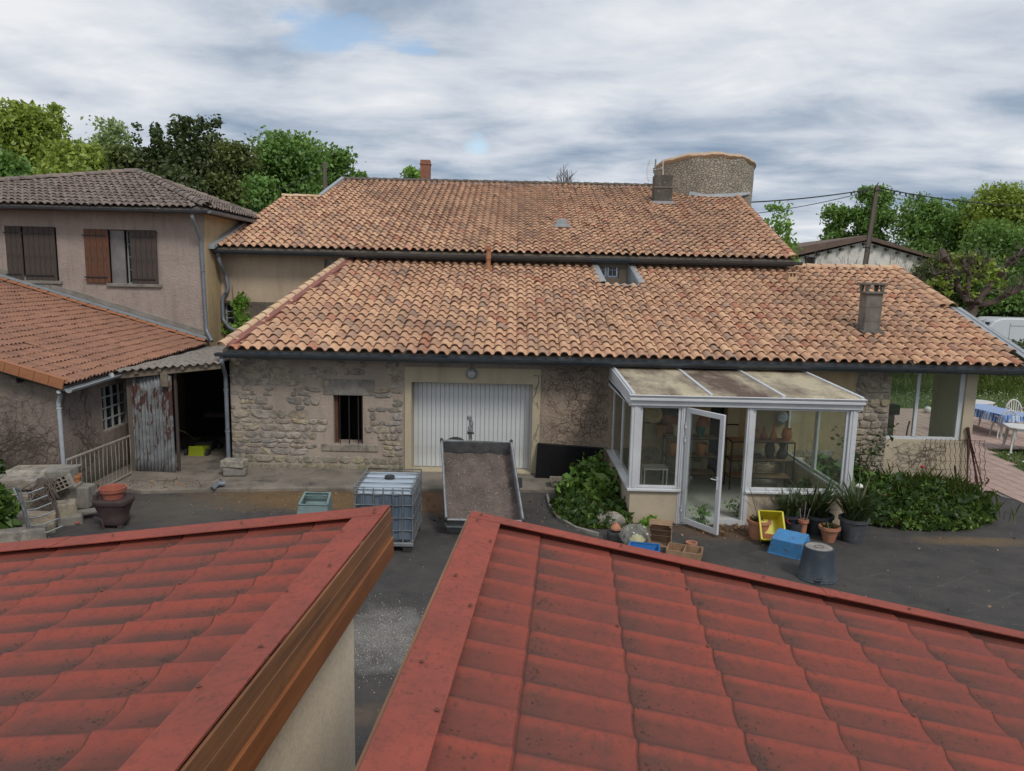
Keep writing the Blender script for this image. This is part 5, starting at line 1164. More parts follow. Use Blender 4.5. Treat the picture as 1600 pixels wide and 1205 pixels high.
# side fascias and roof
rz0 = ez1+.0; rzB = gy(1100, 576, WY-.06).z; rzB = min(rzB, 2.62)
sl_ = (rzB-rz0)/(WY-.06-CY+.1)
rz = lambda y: rz0+(y-CY+.1)*sl_
for (xa, xb) in ((xL-.06, xL+.02), (xR-.02, xR+.07)):
    for (d0, d1, oo) in ((-.30, -.20, 0), (-.195, -.05, .02), (-.045, .03, .0)):
        mb = MB(); mb.add([(xa+oo*.5, CY-.02, max(topz, rz(CY)+d0)), (xb-oo*.5, CY-.02, max(topz, rz(CY)+d0)), (xb-oo*.5, WY-.06, rz(WY-.06)+d0*1.4 if d0 < -.2 else rz(WY-.06)+d0), (xa+oo*.5, WY-.06, rz(WY-.06)+d0*1.4 if d0 < -.2 else rz(WY-.06)+d0),
            (xa+oo*.5, CY-.02, rz(CY)+d1), (xb-oo*.5, CY-.02, rz(CY)+d1), (xb-oo*.5, WY-.06, rz(WY-.06)+d1), (xa+oo*.5, WY-.06, rz(WY-.06)+d1)], [(0, 3, 2, 1), (4, 5, 6, 7), (0, 1, 5, 4), (1, 2, 6, 5), (2, 3, 7, 6), (3, 0, 4, 7)]); mb.build('side_fascia', W_, cv, bevel=.004)
    if True:
        mb = MB(); mb.add([(xa, CY+.1, topz), (xb, CY+.1, topz), (xb, WY-.02, topz), (xa, WY-.02, topz), (xa, CY+.1, topz+.04), (xb, CY+.1, topz+.04), (xb, WY-.02, rz(WY)-.28), (xa, WY-.02, rz(WY)-.28)], [(0, 3, 2, 1), (4, 5, 6, 7), (0, 1, 5, 4), (1, 2, 6, 5), (2, 3, 7, 6), (3, 0, 4, 7)]); mb.build('side_infill', W_, cv)
xs_ = [xL-.0, gy(1112, 615, CY-.1).x, gy(1226, 615, CY-.1).x, xR+.0]
for k in range(3):
    mb = MB(); mb.prism([(xs_[k]+.03, CY-.08, rz(CY-.08)+.01), (xs_[k+1]-.03, CY-.08, rz(CY-.08)+.01), (xs_[k+1]-.03, WY-.05, rz(WY-.05)+.01), (xs_[k]+.03, WY-.05, rz(WY-.05)+.01)], (0, 0, .025)); mb.build('roof_panel', M['poly'], cv)
for k in range(4):
    mb = MB(); mb.bar((xs_[k], CY-.09, rz(CY-.09)+.035), (xs_[k], WY-.05, rz(WY-.05)+.035), .06, .05); mb.build('glazing_bar', W_, cv, bevel=.008)
mb = MB(); mb.bb(xL, xR, WY-.05, WY-.003, rzB-.05, rzB+.06); mb.build('wall_plate', W_, cv)
# open door
hd = Vector((xd0+.035, CY+.0, 0)); fd = gz(1121, 839, .02); dd = Vector((fd.x-hd.x, fd.y-hd.y, 0)); DW = dd.length; dd.normalize(); dn = Vector((dd.y, -dd.x, 0))
z0_, z1_ = .05, topz-.02
mb = MB()
for a, b in ((0, .085), (DW-.085, DW)): mb.bar(hd+dd*((a+b)/2)+Vector((0, 0, z0_)), hd+dd*((a+b)/2)+Vector((0, 0, z1_)), .085, .05, up=dn)
for z_, h_ in ((z0_+.05, .10), (z1_-.045, .09)): mb.bar(hd+dd*.085+Vector((0, 0, z_)), hd+dd*(DW-.085)+Vector((0, 0, z_)), .05, h_)
dr = mb.build('door', W_, cv, bevel=.005)
mb = MB(); mb.prism([hd+dd*.086+Vector((0, 0, z0_+.1)), hd+dd*(DW-.086)+Vector((0, 0, z0_+.1)), hd+dd*(DW-.086)+Vector((0, 0, z1_-.09)), hd+dd*.086+Vector((0, 0, z1_-.09))], dn*.006); mb.build('pane', M['glass'], dr)
for sg in (-1, 1):
    hp = hd+dd*(DW-.05)+Vector((0, 0, 1.03)); mb = MB(); mb.tube([hp+dn*.02*sg, hp+dn*.06*sg, hp+dn*.065*sg-dd*.12], .011, 6); mb.bar(hp+dn*.027*sg+Vector((0, 0, .05)), hp+dn*.027*sg+Vector((0, 0, -.17)), .03, .008); mb.build('handle', M['white'], dr, smooth=50)
for z_ in (.25, 1.55, 1.8): mb = MB(); mb.tube([hd+Vector((-.02, -.03, z_)), hd+Vector((-.02, -.03, z_+.10))], .014, 8); mb.build('hinge', M['white'], dr, smooth=50)
# things standing inside the conservatory
def shelf_unit(lab, x0, x1, y0, y1, zs):
    t_ = thing('shelf_unit', lab, 'shelf', ((x0+x1)/2, (y0+y1)/2, .08)); mb = MB(); zt_ = zs[-1]
    for x in (x0, x1):
        for y in (y0, y1): mb.bb(x-.011, x+.011, y-.011, y+.011, .08, zt_)
    for z in zs:
        for y in (y0, y1): mb.bb(x0, x1, y-.009, y+.009, z-.02, z)
        for x in (x0, x1): mb.bb(x-.009, x+.009, y0, y1, z-.02, z)
    mb.build('frame', M['black_iron'], t_)
    for z in zs: mb = MB(); mb.bb(x0+.012, x1-.012, y0+.01, y1-.01, z+.0005, z+.012); mb.build('shelf_board', M['crate_wood'], t_)
    return t_
zs2 = [.35, .72, 1.12]
sx = gy(1143, 710, 15.0).x, gy(1241, 712, 15.0).x
shelf_unit('black metal shelf unit of vases behind the right conservatory window', sx[0], sx[1], 15.0, 15.4, zs2)
sy_ = gy(1041, 710, 15.2).x, gy(1121, 712, 15.2).x
shelf_unit('black metal shelf unit of pots seen behind the conservatory door', sy_[0], sy_[1], 15.2, 15.6, zs2)
def vase(lab, px, Y, z, h, prof, mat, nm='vase', cat='vase', grp=None, n=18):
    x = gy(px, 700, Y).x; mb = MB(); mb.lathe([(r*h, zz_*h) for r, zz_ in prof], (x, Y, z), n); o = mb.build(nm, mat, None, smooth=60); 
    me = o.data; me.transform(Matrix.Translation((-x, -Y, -z))); o.location = (x, Y, z); return tag(o, lab, cat, grp)
vY = 15.2; zt_ = zs2[2]+.013
P_flask = [(0, 0), (.16, 0), (.27, .15), (.30, .3), (.22, .48), (.09, .62), (.07, .85), (.12, 1.0), (.10, 1.0), (.05, .85)]
P_bottle = [(0, 0), (.18, 0), (.23, .12), (.22, .25), (.12, .55), (.08, .75), (.08, .9), (.11, .92), (.11, 1), (.05, 1)]
P_jar = [(0, 0), (.28, 0), (.42, .3), (.44, .6), (.34, .85), (.36, 1.0), (.32, 1.0), (.3, .85)]
P_cup = [(0, 0), (.2, 0), (.22, .1), (.26, .5), (.22, .75), (.4, 1), (.36, 1), (.18, .75)]
P_urn = [(0, 0), (.17, 0), (.2, .1), (.28, .4), (.29, .65), (.2, .88), (.22, 1), (.18, 1), (.16, .9)]
P_urn2 = [(0, 0), (.24, 0), (.34, .15), (.3, .4), (.14, .7), (.16, .8), (.26, 1), (.22, 1), (.12, .8)]
M['clay_dark'] = simple('dark_glaze', (.035, .032, .032), (.06, .05, .045), 14, .5)
M['clay_orange'] = simple('clay_orange', (.50, .20, .07), (.40, .15, .06), 6, .6)
vase('pale pink clay goblet, leftmost on the top vase shelf', 1178, vY, zt_, .21, P_cup, M['clay'])
vase('red round flask with narrow neck on the top vase shelf', 1192, vY, zt_, .27, P_flask, M['clay_red'])
vase('tall orange bottle vase on the top vase shelf', 1207, vY, zt_, .33, P_bottle, M['clay_orange'])
vase('wide orange patterned jar, rightmost on the top vase shelf', 1228, vY, zt_, .25, P_jar, M['clay_orange'])
vase('tall dark urn on the middle vase shelf', 1203, vY, zs2[1]+.013, .37, P_urn, M['clay_dark'])
vase('dark flared vase at the right of the middle vase shelf', 1222, vY, zs2[1]+.013, .32, P_urn2, M['clay_dark'])
x = gy(1177, 738, vY).x; mb = MB(); mb.bb(x-.14, x+.14, vY-.05, vY+.08, zs2[1]+.013, zs2[1]+.10); tag(mb.build('flat_box', M['clay_dark'], bevel=.01), 'small black box lying on the middle vase shelf', 'box')
P_pot = [(0, 0), (.32, 0), (.46, .8), (.5, .8), (.5, 1), (.45, 1), (.42, .8), (.3, .1), (0, .1)]
vase('orange flower pot on the pot shelf left of the door', 1052, 15.4, zs2[1]+.013, .26, P_pot, M['clay_orange'], 'flower_pot', 'pot')
vase('orange flower pot on the pot shelf seen through the door glass', 1096, 15.4, zs2[1]+.013, .25, P_pot, M['clay_orange'], 'flower_pot', 'pot')
vase('green pot on the top board of the pot shelf', 1093, 15.4, zt_, .22, P_pot, simple('green_pot', (.03, .13, .09), (.02, .1, .07), 3, .5), 'flower_pot', 'pot')
vase('red pots stacked upside down above the green pot', 1096, 15.4, zt_+.221, .28, [(0, 0), (.5, 0), (.45, .3), (.4, .32), (.36, .6), (.3, .62), (.28, 1), (0, 1)], M['clay_red'], 'flower_pot', 'pot')
vase('terracotta pot on the window ledge behind the left pane', 1044, 15.85, 1.12, .34, P_pot, M['clay_red'], 'flower_pot', 'pot'); vase('dusky terracotta pot beside the left shutter behind the pane', 1032, 15.8, 1.0, .28, P_pot, M['clay'], 'flower_pot', 'pot')
vase('cream fluted vase in front of the dark inner window', 1055, 15.4, zt_, .24, P_cup, simple('cream_vase', (.5, .44, .3), (.4, .34, .22), 8, .7), 'vase', 'vase')
x = gy(1245, 750, 15.75).x; mb = MB(); mb.bb(x-.28, x+.1, 15.72, 15.84, .12, .62); hh = mb.build('wall_heater', M['plastic_white'], bevel=.02); tag(hh, 'white electric panel heater standing in the conservatory corner', 'heater')
x = gy(1222, 655, 15.94).x; mb = MB(); mb.lathe([(0, -.06), (.10, -.05), (.13, 0), (.10, .04), (0, .04)], (x, 15.93, gy(1222, 653, 15.9).z), 16, Matrix.Rotation(PI/2, 3, 'X')); tag(mb.build('wall_mask', simple('blue_ceramic', (.18, .24, .32), (.5, .52, .52), 20, .4), smooth=50), 'blue and white ceramic mask hung on the conservatory wall', 'wall ornament')
x = gy(1020, 665, 15.6).x; mb = MB(); mb.lathe([(0, 0), (.10, 0), (.11, .08), (.19, .02), (.20, 0)], (x, 15.6, 1.55), 18, Matrix.Rotation(rad(70), 3, 'X')); tag(mb.build('straw_hat', simple('straw', (.46, .36, .22), (.38, .28, .16), 30, .9), smooth=50), 'straw hat hung behind the left conservatory pane', 'hat')
x0_ = gy(1004, 750, 14.8).x; mb = MB(); mb.bb(x0_, x0_+.5, 14.7, 15.1, .55, .58); 
for xx in (x0_+.02, x0_+.48):
    for yy in (14.72, 15.08): mb.bb(xx-.012, xx+.012, yy-.012, yy+.012, .08, .55)
tag(mb.build('side_table', M['plastic_white'], bevel=.004), 'small pale table inside the conservatory left corner', 'table')
# wall lamp over garage door
wlm = thing('wall_lamp', 'round bulkhead lamp above the white garage door', 'lamp', gy(737, 584, WY-.03)); p = wlm.location
mb = MB(); R_ = Matrix.Rotation(PI/2, 3, 'X'); mb.lathe([(.0, -.02), (.125, -.02), (.125, .03), (.115, .045), (.10, .045)], p, 24, R_); mb.build('lamp_ring', M['galv'], wlm, smooth=40)
mb = MB(); mb.lathe([(.10, .03), (.08, .065), (.04, .08), (0, .085)], p, 20, R_); mb.build('lamp_glass', simple('lamp_glass', (.30, .31, .30), (.5, .5, .5), 30, .15), wlm, smooth=80)
mb = MB(); mb.tube([p+Vector((0, -.0, .12)), p+Vector((0, .0, .22))], .006, 5); mb.build('cable', M['rubber'], wlm)
# ================================================================== vegetation
def leaf_arrays(P, size, rng, up=0.0, aspect=1.7, bend=.25):
    """one bent four-cornered leaf per point; P (n,3)"""
    n = len(P); d = rng.normal(size=(n, 3)); d[:, 2] += up; d /= np.linalg.norm(d, axis=1)[:, None]
    a = rng.normal(size=(n, 3)); s_ = np.cross(d, a); s_ /= np.linalg.norm(s_, axis=1)[:, None]; nn = np.cross(s_, d)
    sz = (size*rng.uniform(.6, 1.4, n))[:, None] if np.isscalar(size) else size[:, None]
    L = sz*aspect*.5; W = sz*.5
    v0 = P - d*L; v1 = P + s_*W + nn*L*bend*.3; v2 = P + d*L - nn*L*bend; v3 = P - s_*W + nn*L*bend*.3
    V = np.stack([v0, v1, v2, v3], 1).reshape(-1, 3); F_ = np.arange(4*n).reshape(n, 4); return V, F_
def leafobj(name, P, size, mat, parent=None, seed=0, up=0.0, aspect=1.7, off=None):
    rng = np.random.default_rng(seed); P = np.asarray(P); V, F_ = leaf_arrays(P, size, rng, up, aspect)
    if parent is not None: V = V - np.array(parent.location)
    return mkobj(name, npmesh(name, V, F_), mat, parent)
def crown_points(rng, blobs, n):
    """points gathered on small twig clusters inside ellipsoid blobs (cx,cy,cz,rx,ry,rz)"""
    out = []; w_ = np.array([b[3]*b[4]*b[5] for b in blobs])**.66; w_ = w_/w_.sum()
    for b, ww in zip(blobs, w_):
        k = int(n*ww); nc = max(6, k//26); c_ = rng.normal(size=(nc, 3)); c_ /= np.linalg.norm(c_, axis=1)[:, None]; c_ *= (rng.uniform(.25, 1.0, nc)**.45)[:, None]
        c_ = c_*np.array(b[3:6]) + np.array(b[:3]); idx = rng.integers(0, nc, k); sc_ = min(b[3:6])*.22+.08
        out.append(c_[idx] + rng.normal(size=(k, 3))*sc_*rng.uniform(.5, 1.3, (nc, 1))[idx])
    return np.concatenate(out)
def tree(label, px, top_py, hw_px, Y, leaf, n=7000, seed=1, shape='round', size=.26, name='tree', base=0.0, lean=0, low=.18, cat='tree', group=None, bark='bark', gaps=1.0):
    rng = np.random.default_rng(seed); rg = random.Random(seed); n = int(n*3.4); size = size*.60
    top = gy(px, top_py, Y); x = top.x; h = top.z-base; R = hw_px/FPX*Y
    t_ = thing(name, label, cat, (x, Y, base), 0, group)
    blobs = []
    if shape == 'round':
        for k in range(16):
            a = rg.uniform(0, 2*PI); f_ = rg.uniform(.35, .90); w__ = math.sqrt(max(.05, 1-((f_-.55)/.47)**2)); r_ = R*w__*rg.uniform(.25, .8); s_ = R*rg.uniform(.26, .42)
            blobs.append((x+r_*math.cos(a), Y+r_*math.sin(a)*.8, base+h*f_, s_, s_, s_*rg.uniform(.7, 1.0)))
        blobs.append((x, Y, base+h*.60, R*.72, R*.6, h*.27)); blobs.append((x-R*.15, Y, base+h-R*.42, R*.45, R*.4, R*.40)); blobs.append((x+R*.3, Y, base+h-R*.55, R*.38, R*.4, R*.42))
    elif shape == 'spire':
        for k in range(11):
            f_ = .2+.8*k/10; s_ = R*(1.05-.62*((f_-.2)/.8)**2); blobs.append((x+rg.uniform(-.12, .12)*R, Y+rg.uniform(-.2, .2)*R, base+h*f_-s_*.6, s_*.85, s_*.85, h*.09+s_*.3))
    elif shape == 'ragged':
        blobs.append((x, Y, base+h*.45, R*.95, R*.8, h*.30)); blobs.append((x, Y, base+h*.66, R*.7, R*.6, h*.2))
        for k in range(9):
            xx = x + R*(-.85+1.7*k/8)+rg.uniform(-.05, .05)*R; hh = h*(rg.uniform(.88, 1.0) if k % 2 == 0 else rg.uniform(.76, .9))*(1-.22*abs((xx-x)/R)**2)
            for j in range(6): f_ = .4+.6*j/5; s_ = R*.30*(1.25-.85*f_); blobs.append((xx+rg.gauss(0, .03)*R, Y+rg.uniform(-.4, .4)*R, base+hh*f_-s_*.6, s_, s_, h*.07+s_*.4))
    P = crown_points(rng, blobs, n); P = P[P[:, 2] > base+h*low]; P[:, 2] = np.minimum(P[:, 2], base+h+rng.normal(0, .1, len(P)))
    leafobj('crown', P, size, M[leaf], t_, seed)
    mb = MB(); tr = .03*h; mb.tube([(x, Y, base-.2), (x+lean*.3, Y, base+h*.3), (x+lean, Y, base+h*.62)], [tr, tr*.75, tr*.4], 8)
    for b in blobs[:12]:
        st = base+h*rg.uniform(.22, .5); mb.tube([(x+lean*.3, Y, st), ((x+b[0])/2+rg.gauss(0, .2), (Y+b[1])/2, (st+b[2])/2+.2), (b[0], b[1], min(b[2], base+h*.9)), (b[0]+rg.gauss(0, .5)*b[3], b[1], min(b[2]+b[5]*.5, base+h*.94))], [tr*.4, tr*.26, tr*.13, tr*.05], 5, False)
    mb.build('trunk', M[bark], t_, smooth=60); return t_
G1 = 'trees behind the left houses'; G2 = 'trees beyond the white barn'
tree('tall yellow green tree with feathery top at the far left', 38, 162, 64, 42, 'leaf_yellow', 9000, 1, size=.27, group=G1)
tree('broad yellow green tree right of the tall feathery one, low rounded crown', 128, 224, 82, 39, 'leaf_yellow', 8000, 2, size=.25, group=G1)
tree('slim yellow green tree top rising between the two left broad trees', 88, 168, 26, 45, 'leaf_yellow', 2200, 19, 'spire', size=.25, group=G1)
tree('darker green low tree at the left frame edge above the grey roof', 2, 238, 48, 34, 'leaf_mid', 5000, 3, size=.22, group=G1)
tree('airy pale leaved tree showing sky through its crown', 172, 186, 46, 47, 'leaf_pale', 2300, 4, size=.24, group=G1)
tree('narrow dark evergreen spire left of the big dark clump', 230, 164, 28, 40, 'leaf_dark', 4600, 5, 'ragged', size=.22, group=G1)
tree('big dark evergreen with several ragged tops above the left house', 300, 160, 68, 40, 'leaf_dark', 15000, 6, 'ragged', size=.23, group=G1)
tree('dark olive evergreen lower down on the right of the ragged dark one', 366, 222, 46, 38, 'leaf_olive', 7000, 7, size=.2, group=G1)
tree('low dark bushy tree below the airy pale tree', 190, 228, 30, 37, 'leaf_olive', 4500, 20, size=.2, group=G1)
tree('fresh green broad tree behind the left end of the tiled roof', 450, 208, 78, 44, 'leaf_mid', 11000, 8, size=.25, group=G1)
tree('green tree right of the broad one, by the thin wooden post', 520, 226, 44, 48, 'leaf_mid', 4200, 9, size=.24, group=G1)
tree('small sprig of foliage low over the left end of the ridge', 558, 266, 24, 52, 'leaf_mid', 900, 10, size=.22, group=G1)
tree('small loose green tree top beside the brick chimney', 645, 260, 26, 50, 'leaf_fresh', 1300, 11, size=.24, group=G1)
tree('dark filler tree low behind the left hip roof', 270, 262, 60, 36, 'leaf_dark', 6500, 21, size=.22, group=G1)
tree('green filler tree low behind the grey hip roof right end', 405, 275, 34, 36, 'leaf_mid', 3500, 22, size=.22, group=G1)
tree('bright green young tree at the right end of the main roof', 1215, 320, 34, 33, 'leaf_fresh', 3600, 12, 'ragged', size=.17, low=.1, group=G2)
tree('dark green tree rising above the white barn by the leaning pole', 1368, 290, 36, 55, 'leaf_mid', 4200, 13, size=.25, group=G2)
tree('rounded dark green tree left of the leaning pole above the barn roof', 1312, 318, 34, 56, 'leaf_mid', 3600, 14, size=.25, group=G2)
tree('grey green airy tree showing sky, right of the leaning pole', 1438, 305, 60, 52, 'leaf_mid', 3600, 15, size=.25, group=G2)
tree('mid green tree between the airy tree and the tall right one', 1498, 312, 56, 54, 'leaf_mid', 5200, 16, size=.25, group=G2)
tree('tall yellow green tree reaching the right frame edge', 1572, 288, 62, 50, 'leaf_yellow', 8500, 17, size=.25, group=G2)
tree('broad dark green tree mass in front of the tall right one', 1560, 345, 78, 44, 'leaf_mid', 8500, 18, size=.22, low=.03, group=G2)
tree('shaded green tree low behind the pollarded one', 1480, 400, 52, 45, 'leaf_olive', 5500, 23, size=.18, low=.02, group=G2)
tree('dark shrub tree filling beneath the pollarded one, by the van', 1560, 440, 70, 45, 'leaf_dark', 6500, 24, size=.16, low=.0, group=G2)
tree('grey green brush to the left under the pollarded one', 1452, 470, 40, 33, 'leaf_olive', 3500, 25, size=.12, low=.0, group=G2)
# bare trees and brush
def bare(label, px, top_py, hw, Y, n=26, seed=1, cat='tree', r0=.035, base=None, name='bare_tree'):
    rg = random.Random(seed); top = gy(px, top_py, Y); mb = MB(); z0 = base if base is not None else 0; x = top.x; h = top.z-z0; R = hw/FPX*Y
    t_ = thing(name, label, cat, (x, Y, z0))
    tk = MB(); tk.tube([(x, Y, z0-.1), (x, Y, z0+h*.55)], [r0*3, r0*1.6], 7); tk.build('trunk', M['bark'], t_)
    for k in range(n):
        a = rg.uniform(-1, 1); ex = x+R*a; ez = z0+h*(1-.35*a*a)*rg.uniform(.85, 1.0); s_ = Vector((x+R*a*.12, Y, z0+h*rg.uniform(.5, .75))); e_ = Vector((ex, Y+rg.uniform(-.5, .5)*R, ez))
        md = s_.lerp(e_, .5)+Vector((R*a*.18, 0, h*.02)); mb.tube([s_, md, e_], [r0*.8, r0*.5, r0*.2], 4, False)
        for j in range(5):
            p = s_.lerp(e_, rg.uniform(.4, .95)); q = p+Vector((rg.gauss(a*.3, .35)*R*.35, rg.gauss(0, .2)*R*.3, rg.uniform(.1, .35)*R)); mb.tube([p, p.lerp(q, .5)+Vector((0, 0, .03)), q], [r0*.4, r0*.3, r0*.12], 3, False)
    mb.build('branches', M['twig'], t_); return t_
bare('leafless twiggy tree top behind the middle of the ridge', 884, 258, 46, 50, 70, 3, r0=.06)
for k, (px, py, hw) in enumerate(((1270, 368, 40), (1330, 385, 44), (1400, 380, 46), (1445, 400, 30))):
    bare(['leafless brush against the left end of the white barn', 'leafless brush before the middle of the white barn', 'leafless brush right of the pole before the white barn', 'leafless brush at the right end of the white barn'][k], px, py, hw, 36, 16, 10+k, 'shrub', .018, name='bare_shrub')
# pollarded plane tree with gnarled limbs
pt = thing('pollarded_tree', 'gnarled pollarded plane tree with knotted bare limbs behind the right roof edge', 'tree', (gy(1512, 500, 27.5).x, 27.5, 0))
PYd = 27.5
def P_(px, py, dy=0): return gy(px, py, PYd+dy)
mb = MB(); rg = random.Random(8)
LS_ = .62
limbs = [([(1515, 560), (1512, 505), (1520, 478)], [.34, .27, .24]), ([(1520, 480), (1497, 450), (1487, 415), (1472, 392)], [.2, .15, .13, .16]), ([(1520, 480), (1510, 455), (1512, 430), (1503, 402)], [.17, .12, .11, .14]),
    ([(1520, 480), (1542, 452), (1562, 430), (1582, 405), (1592, 395)], [.2, .16, .14, .13, .15]), ([(1522, 482), (1555, 470), (1585, 455), (1612, 438)], [.2, .16, .14, .13]), ([(1545, 450), (1530, 425), (1527, 408)], [.1, .09, .12]),
    ([(1497, 452), (1480, 440), (1470, 425)], [.09, .08, .1]), ([(1512, 500), (1475, 492), (1440, 470), (1420, 440)], [.12, .09, .08, .08])]
knob = MB()
for pts, rs in limbs:
    q = []; rr = []
    for i in range(len(pts)-1):
        for s_ in (0, .33, .66): 
            a, b = pts[i], pts[i+1]; q.append(P_(a[0]+(b[0]-a[0])*s_+rg.gauss(0, 1.2), a[1]+(b[1]-a[1])*s_+rg.gauss(0, 1.2), rg.gauss(0, .1))); rr.append((rs[i]*(1-s_)+rs[i+1]*s_)*rg.uniform(.85, 1.25)*LS_)
    q.append(P_(*pts[-1])); rr.append(rs[-1]*1.1*LS_); mb.tube(q, rr, 8)
    for k in range(7):
        i = rg.randrange(max(1, len(q)//2), len(q)); c_ = q[i]+Vector((rg.gauss(0, .12), rg.gauss(0, .1), rg.gauss(0, .12))); r_ = rg.uniform(.04, .085)
        mb.lathe([(0, -r_), (r_*.8, -r_*.5), (r_, 0), (r_*.7, r_*.6), (0, r_)], c_, 6)
        for j in range(6): e_ = c_+Vector((rg.gauss(0, .35), rg.gauss(0, .25), rg.uniform(.05, .6))); knob.tube([c_, c_.lerp(e_, .5)+Vector((0, 0, .05)), e_], [.02, .014, .006], 3, False)
mb.build('trunk', M['plane_bark'], pt, smooth=60); stuff(knob.build('twigs', M['twig'], pt))
LP = []
for k in range(60):
    px, py = rg.choice([(1520, 408), (1535, 422), (1500, 410), (1480, 440), (1550, 430), (1525, 440)]); p = P_(px+rg.gauss(0, 14), py+rg.gauss(0, 9)); LP += [tuple(p+Vector((rg.gauss(0, .10), rg.gauss(0, .1), rg.gauss(0, .1)))) for _ in range(14)]
leafobj('crown', LP, .10, M['leaf_yellow'], pt, 4)
# hedge, meadow flowers and lawn tufts on the right
def box_leaves(x0, x1, y0, y1, z0, z1, n, seed): r_ = np.random.default_rng(seed); return np.stack([r_.uniform(x0, x1, n), r_.uniform(y0, y1, n), r_.uniform(z0, z1, n)], 1)
hx = gy(1500, 600, 36).x
hd_ = thing('hedge', 'dark clipped hedge across the far side of the lawn', 'hedge', (hx, 36, 0))
P = np.concatenate([box_leaves(-2, 34, 35.2, 36.8, 0, 1.75, 15000, 31), box_leaves(-2, 34, 35.0, 35.4, 0, 1.7, 8000, 32)]); P[:, 2] += .12*np.sin(P[:, 0]*1.3); leafobj('foliage', P, .12, M['leaf_dark'], hd_, 33)
mb = MB(); mb.bb(-2, 34, 35.6, 36.4, 0, 1.4); mb.build('inner_branches', M['soil'], hd_)
rngg = np.random.default_rng(40)
def tufts(name, pts, h, mat, lab, seed, wd=.012, cat='grass'):
    r_ = np.random.default_rng(seed); n = len(pts); a = r_.uniform(0, 2*PI, n); hh = h*r_.uniform(.5, 1.3, n); l_ = np.stack([np.cos(a), np.sin(a), np.zeros(n)], 1); s_ = np.stack([-np.sin(a), np.cos(a), np.zeros(n)], 1)*wd
    b = np.array(pts); t1 = b + l_*(hh*.18)[:, None] + np.array([0, 0, 1])*(hh*.6)[:, None]; t2 = b + l_*(hh*.5)[:, None] + np.array([0, 0, 1])*hh[:, None]
    V = np.stack([b-s_, b+s_, t1+s_*.7, t2, t1-s_*.7], 1).reshape(-1, 3); F_ = np.arange(5*n).reshape(n, 5); o = mkobj(name, npmesh(name, V, F_), mat); stuff(o); return tag(o, lab, cat)
n = 26000; P = np.stack([rngg.uniform(8.3, 24, n), 35-rngg.uniform(0, 1, n)**.7*18.5, np.full(n, -.03)], 1)
patio_poly = [(gz(1375, 655).x-8, 26.2), (gz(1375, 655).x-8, 19.4), (10.2, 19.3), (14.0, 19.9), (17.5, 20.5), (24, 20.5), (24, 26.2)]
pathL = [gz(1505, 760), gz(1512, 690), gz(1532, 696), gz(1600, 738), gz(1680, 790), gz(1640, 800), gz(1572, 790)]
path_poly = [(p.x, p.y) for p in pathL]
path_poly = [(10.15, 15.6), (10.15, 20.6), (gz(1530, 697).x, gz(1530, 697).y), (gz(1600, 737).x, gz(1600, 737).y), (gz(1690, 790).x, gz(1690, 790).y), (gz(1600, 792).x, gz(1600, 792).y), (gz(1545, 765).x, gz(1545, 765).y)]
mask = np.array([not (inpoly(p[0], p[1], patio_poly) or inpoly(p[0], p[1], path_poly) or (p[0] < 10.2 and p[1] < 22.3)) for p in P]); P = P[mask]
tufts('lawn_grass', P, .10, M['grass'], 'short lawn grass beyond the porch and patio', 41)
n = 1500; P = np.stack([rngg.uniform(12, 30, n), rngg.uniform(27, 34.6, n), rngg.uniform(.08, .22, n)], 1); P = np.concatenate([P, np.stack([rngg.uniform(12, 20, 500), rngg.uniform(15, 20, 500), rngg.uniform(.05, .1, 500)], 1)])
P = P[[not (inpoly(p[0], p[1], patio_poly) or inpoly(p[0], p[1], path_poly)) for p in P]]
fl2 = leafobj('meadow_daisies', P, .036, M['flower'], None, 42, 1.5, 1.0); stuff(fl2); tag(fl2, 'small white daisies scattered over the lawn', 'flowers')
n = 9000; P = np.stack([rngg.uniform(10, 32, n), rngg.uniform(30, 35, n), np.full(n, -.02)], 1); tufts('meadow_grass', P, .35, M['grass'], 'longer unmown grass in front of the dark hedge', 43, .016)
# paving: slabs with joints
pvp = struct(MB().quad(*[(x, y, -.020) for x, y in patio_poly]).build('patio', M['concrete'])); pth = struct(MB().quad(*[(x, y, -.012) for x, y in path_poly]).build('path', M['concrete']))
sl = MB(); sl.bb(-.143, .143, -.143, .143, 0, .022); cnt = 0; first = None; cells = []
ca = rad(0)
for i in range(-20, 70):
    for j in range(0, 60):
        x, y = 9.6+i*.30, 14.0+j*.30
        inp = inpoly(x, y, path_poly); ina = inpoly(x, y, patio_poly)
        if inp or ina: cells.append((math.hypot(x, y), x, y, inp, gy(0, 0, 1) if False else None))
cells.sort(key=lambda c_: c_[0]); vis = [c_ for c_ in cells if c_[1] > 9.7 and (c_[1]/c_[2] < .74)]; rest = [c_ for c_ in cells if c_ not in vis[:300]]
for c_ in vis[:300]:
    par = pth if c_[3] else pvp
    if first is None: first = sl.build('slab', M['paver'], par, local=True, bevel=.004); o = first
    else: o = first.copy(); C.objects.link(o); o.parent = par
    o.location = (c_[1], c_[2], -.010+random.gauss(0, .0015))
mb = MB()
for c_ in rest: mb.bb(c_[1]-.143, c_[1]+.143, c_[2]-.143, c_[2]+.143, -.010, .012)
stuff(mb.build('slabs', M['paver'], pvp))
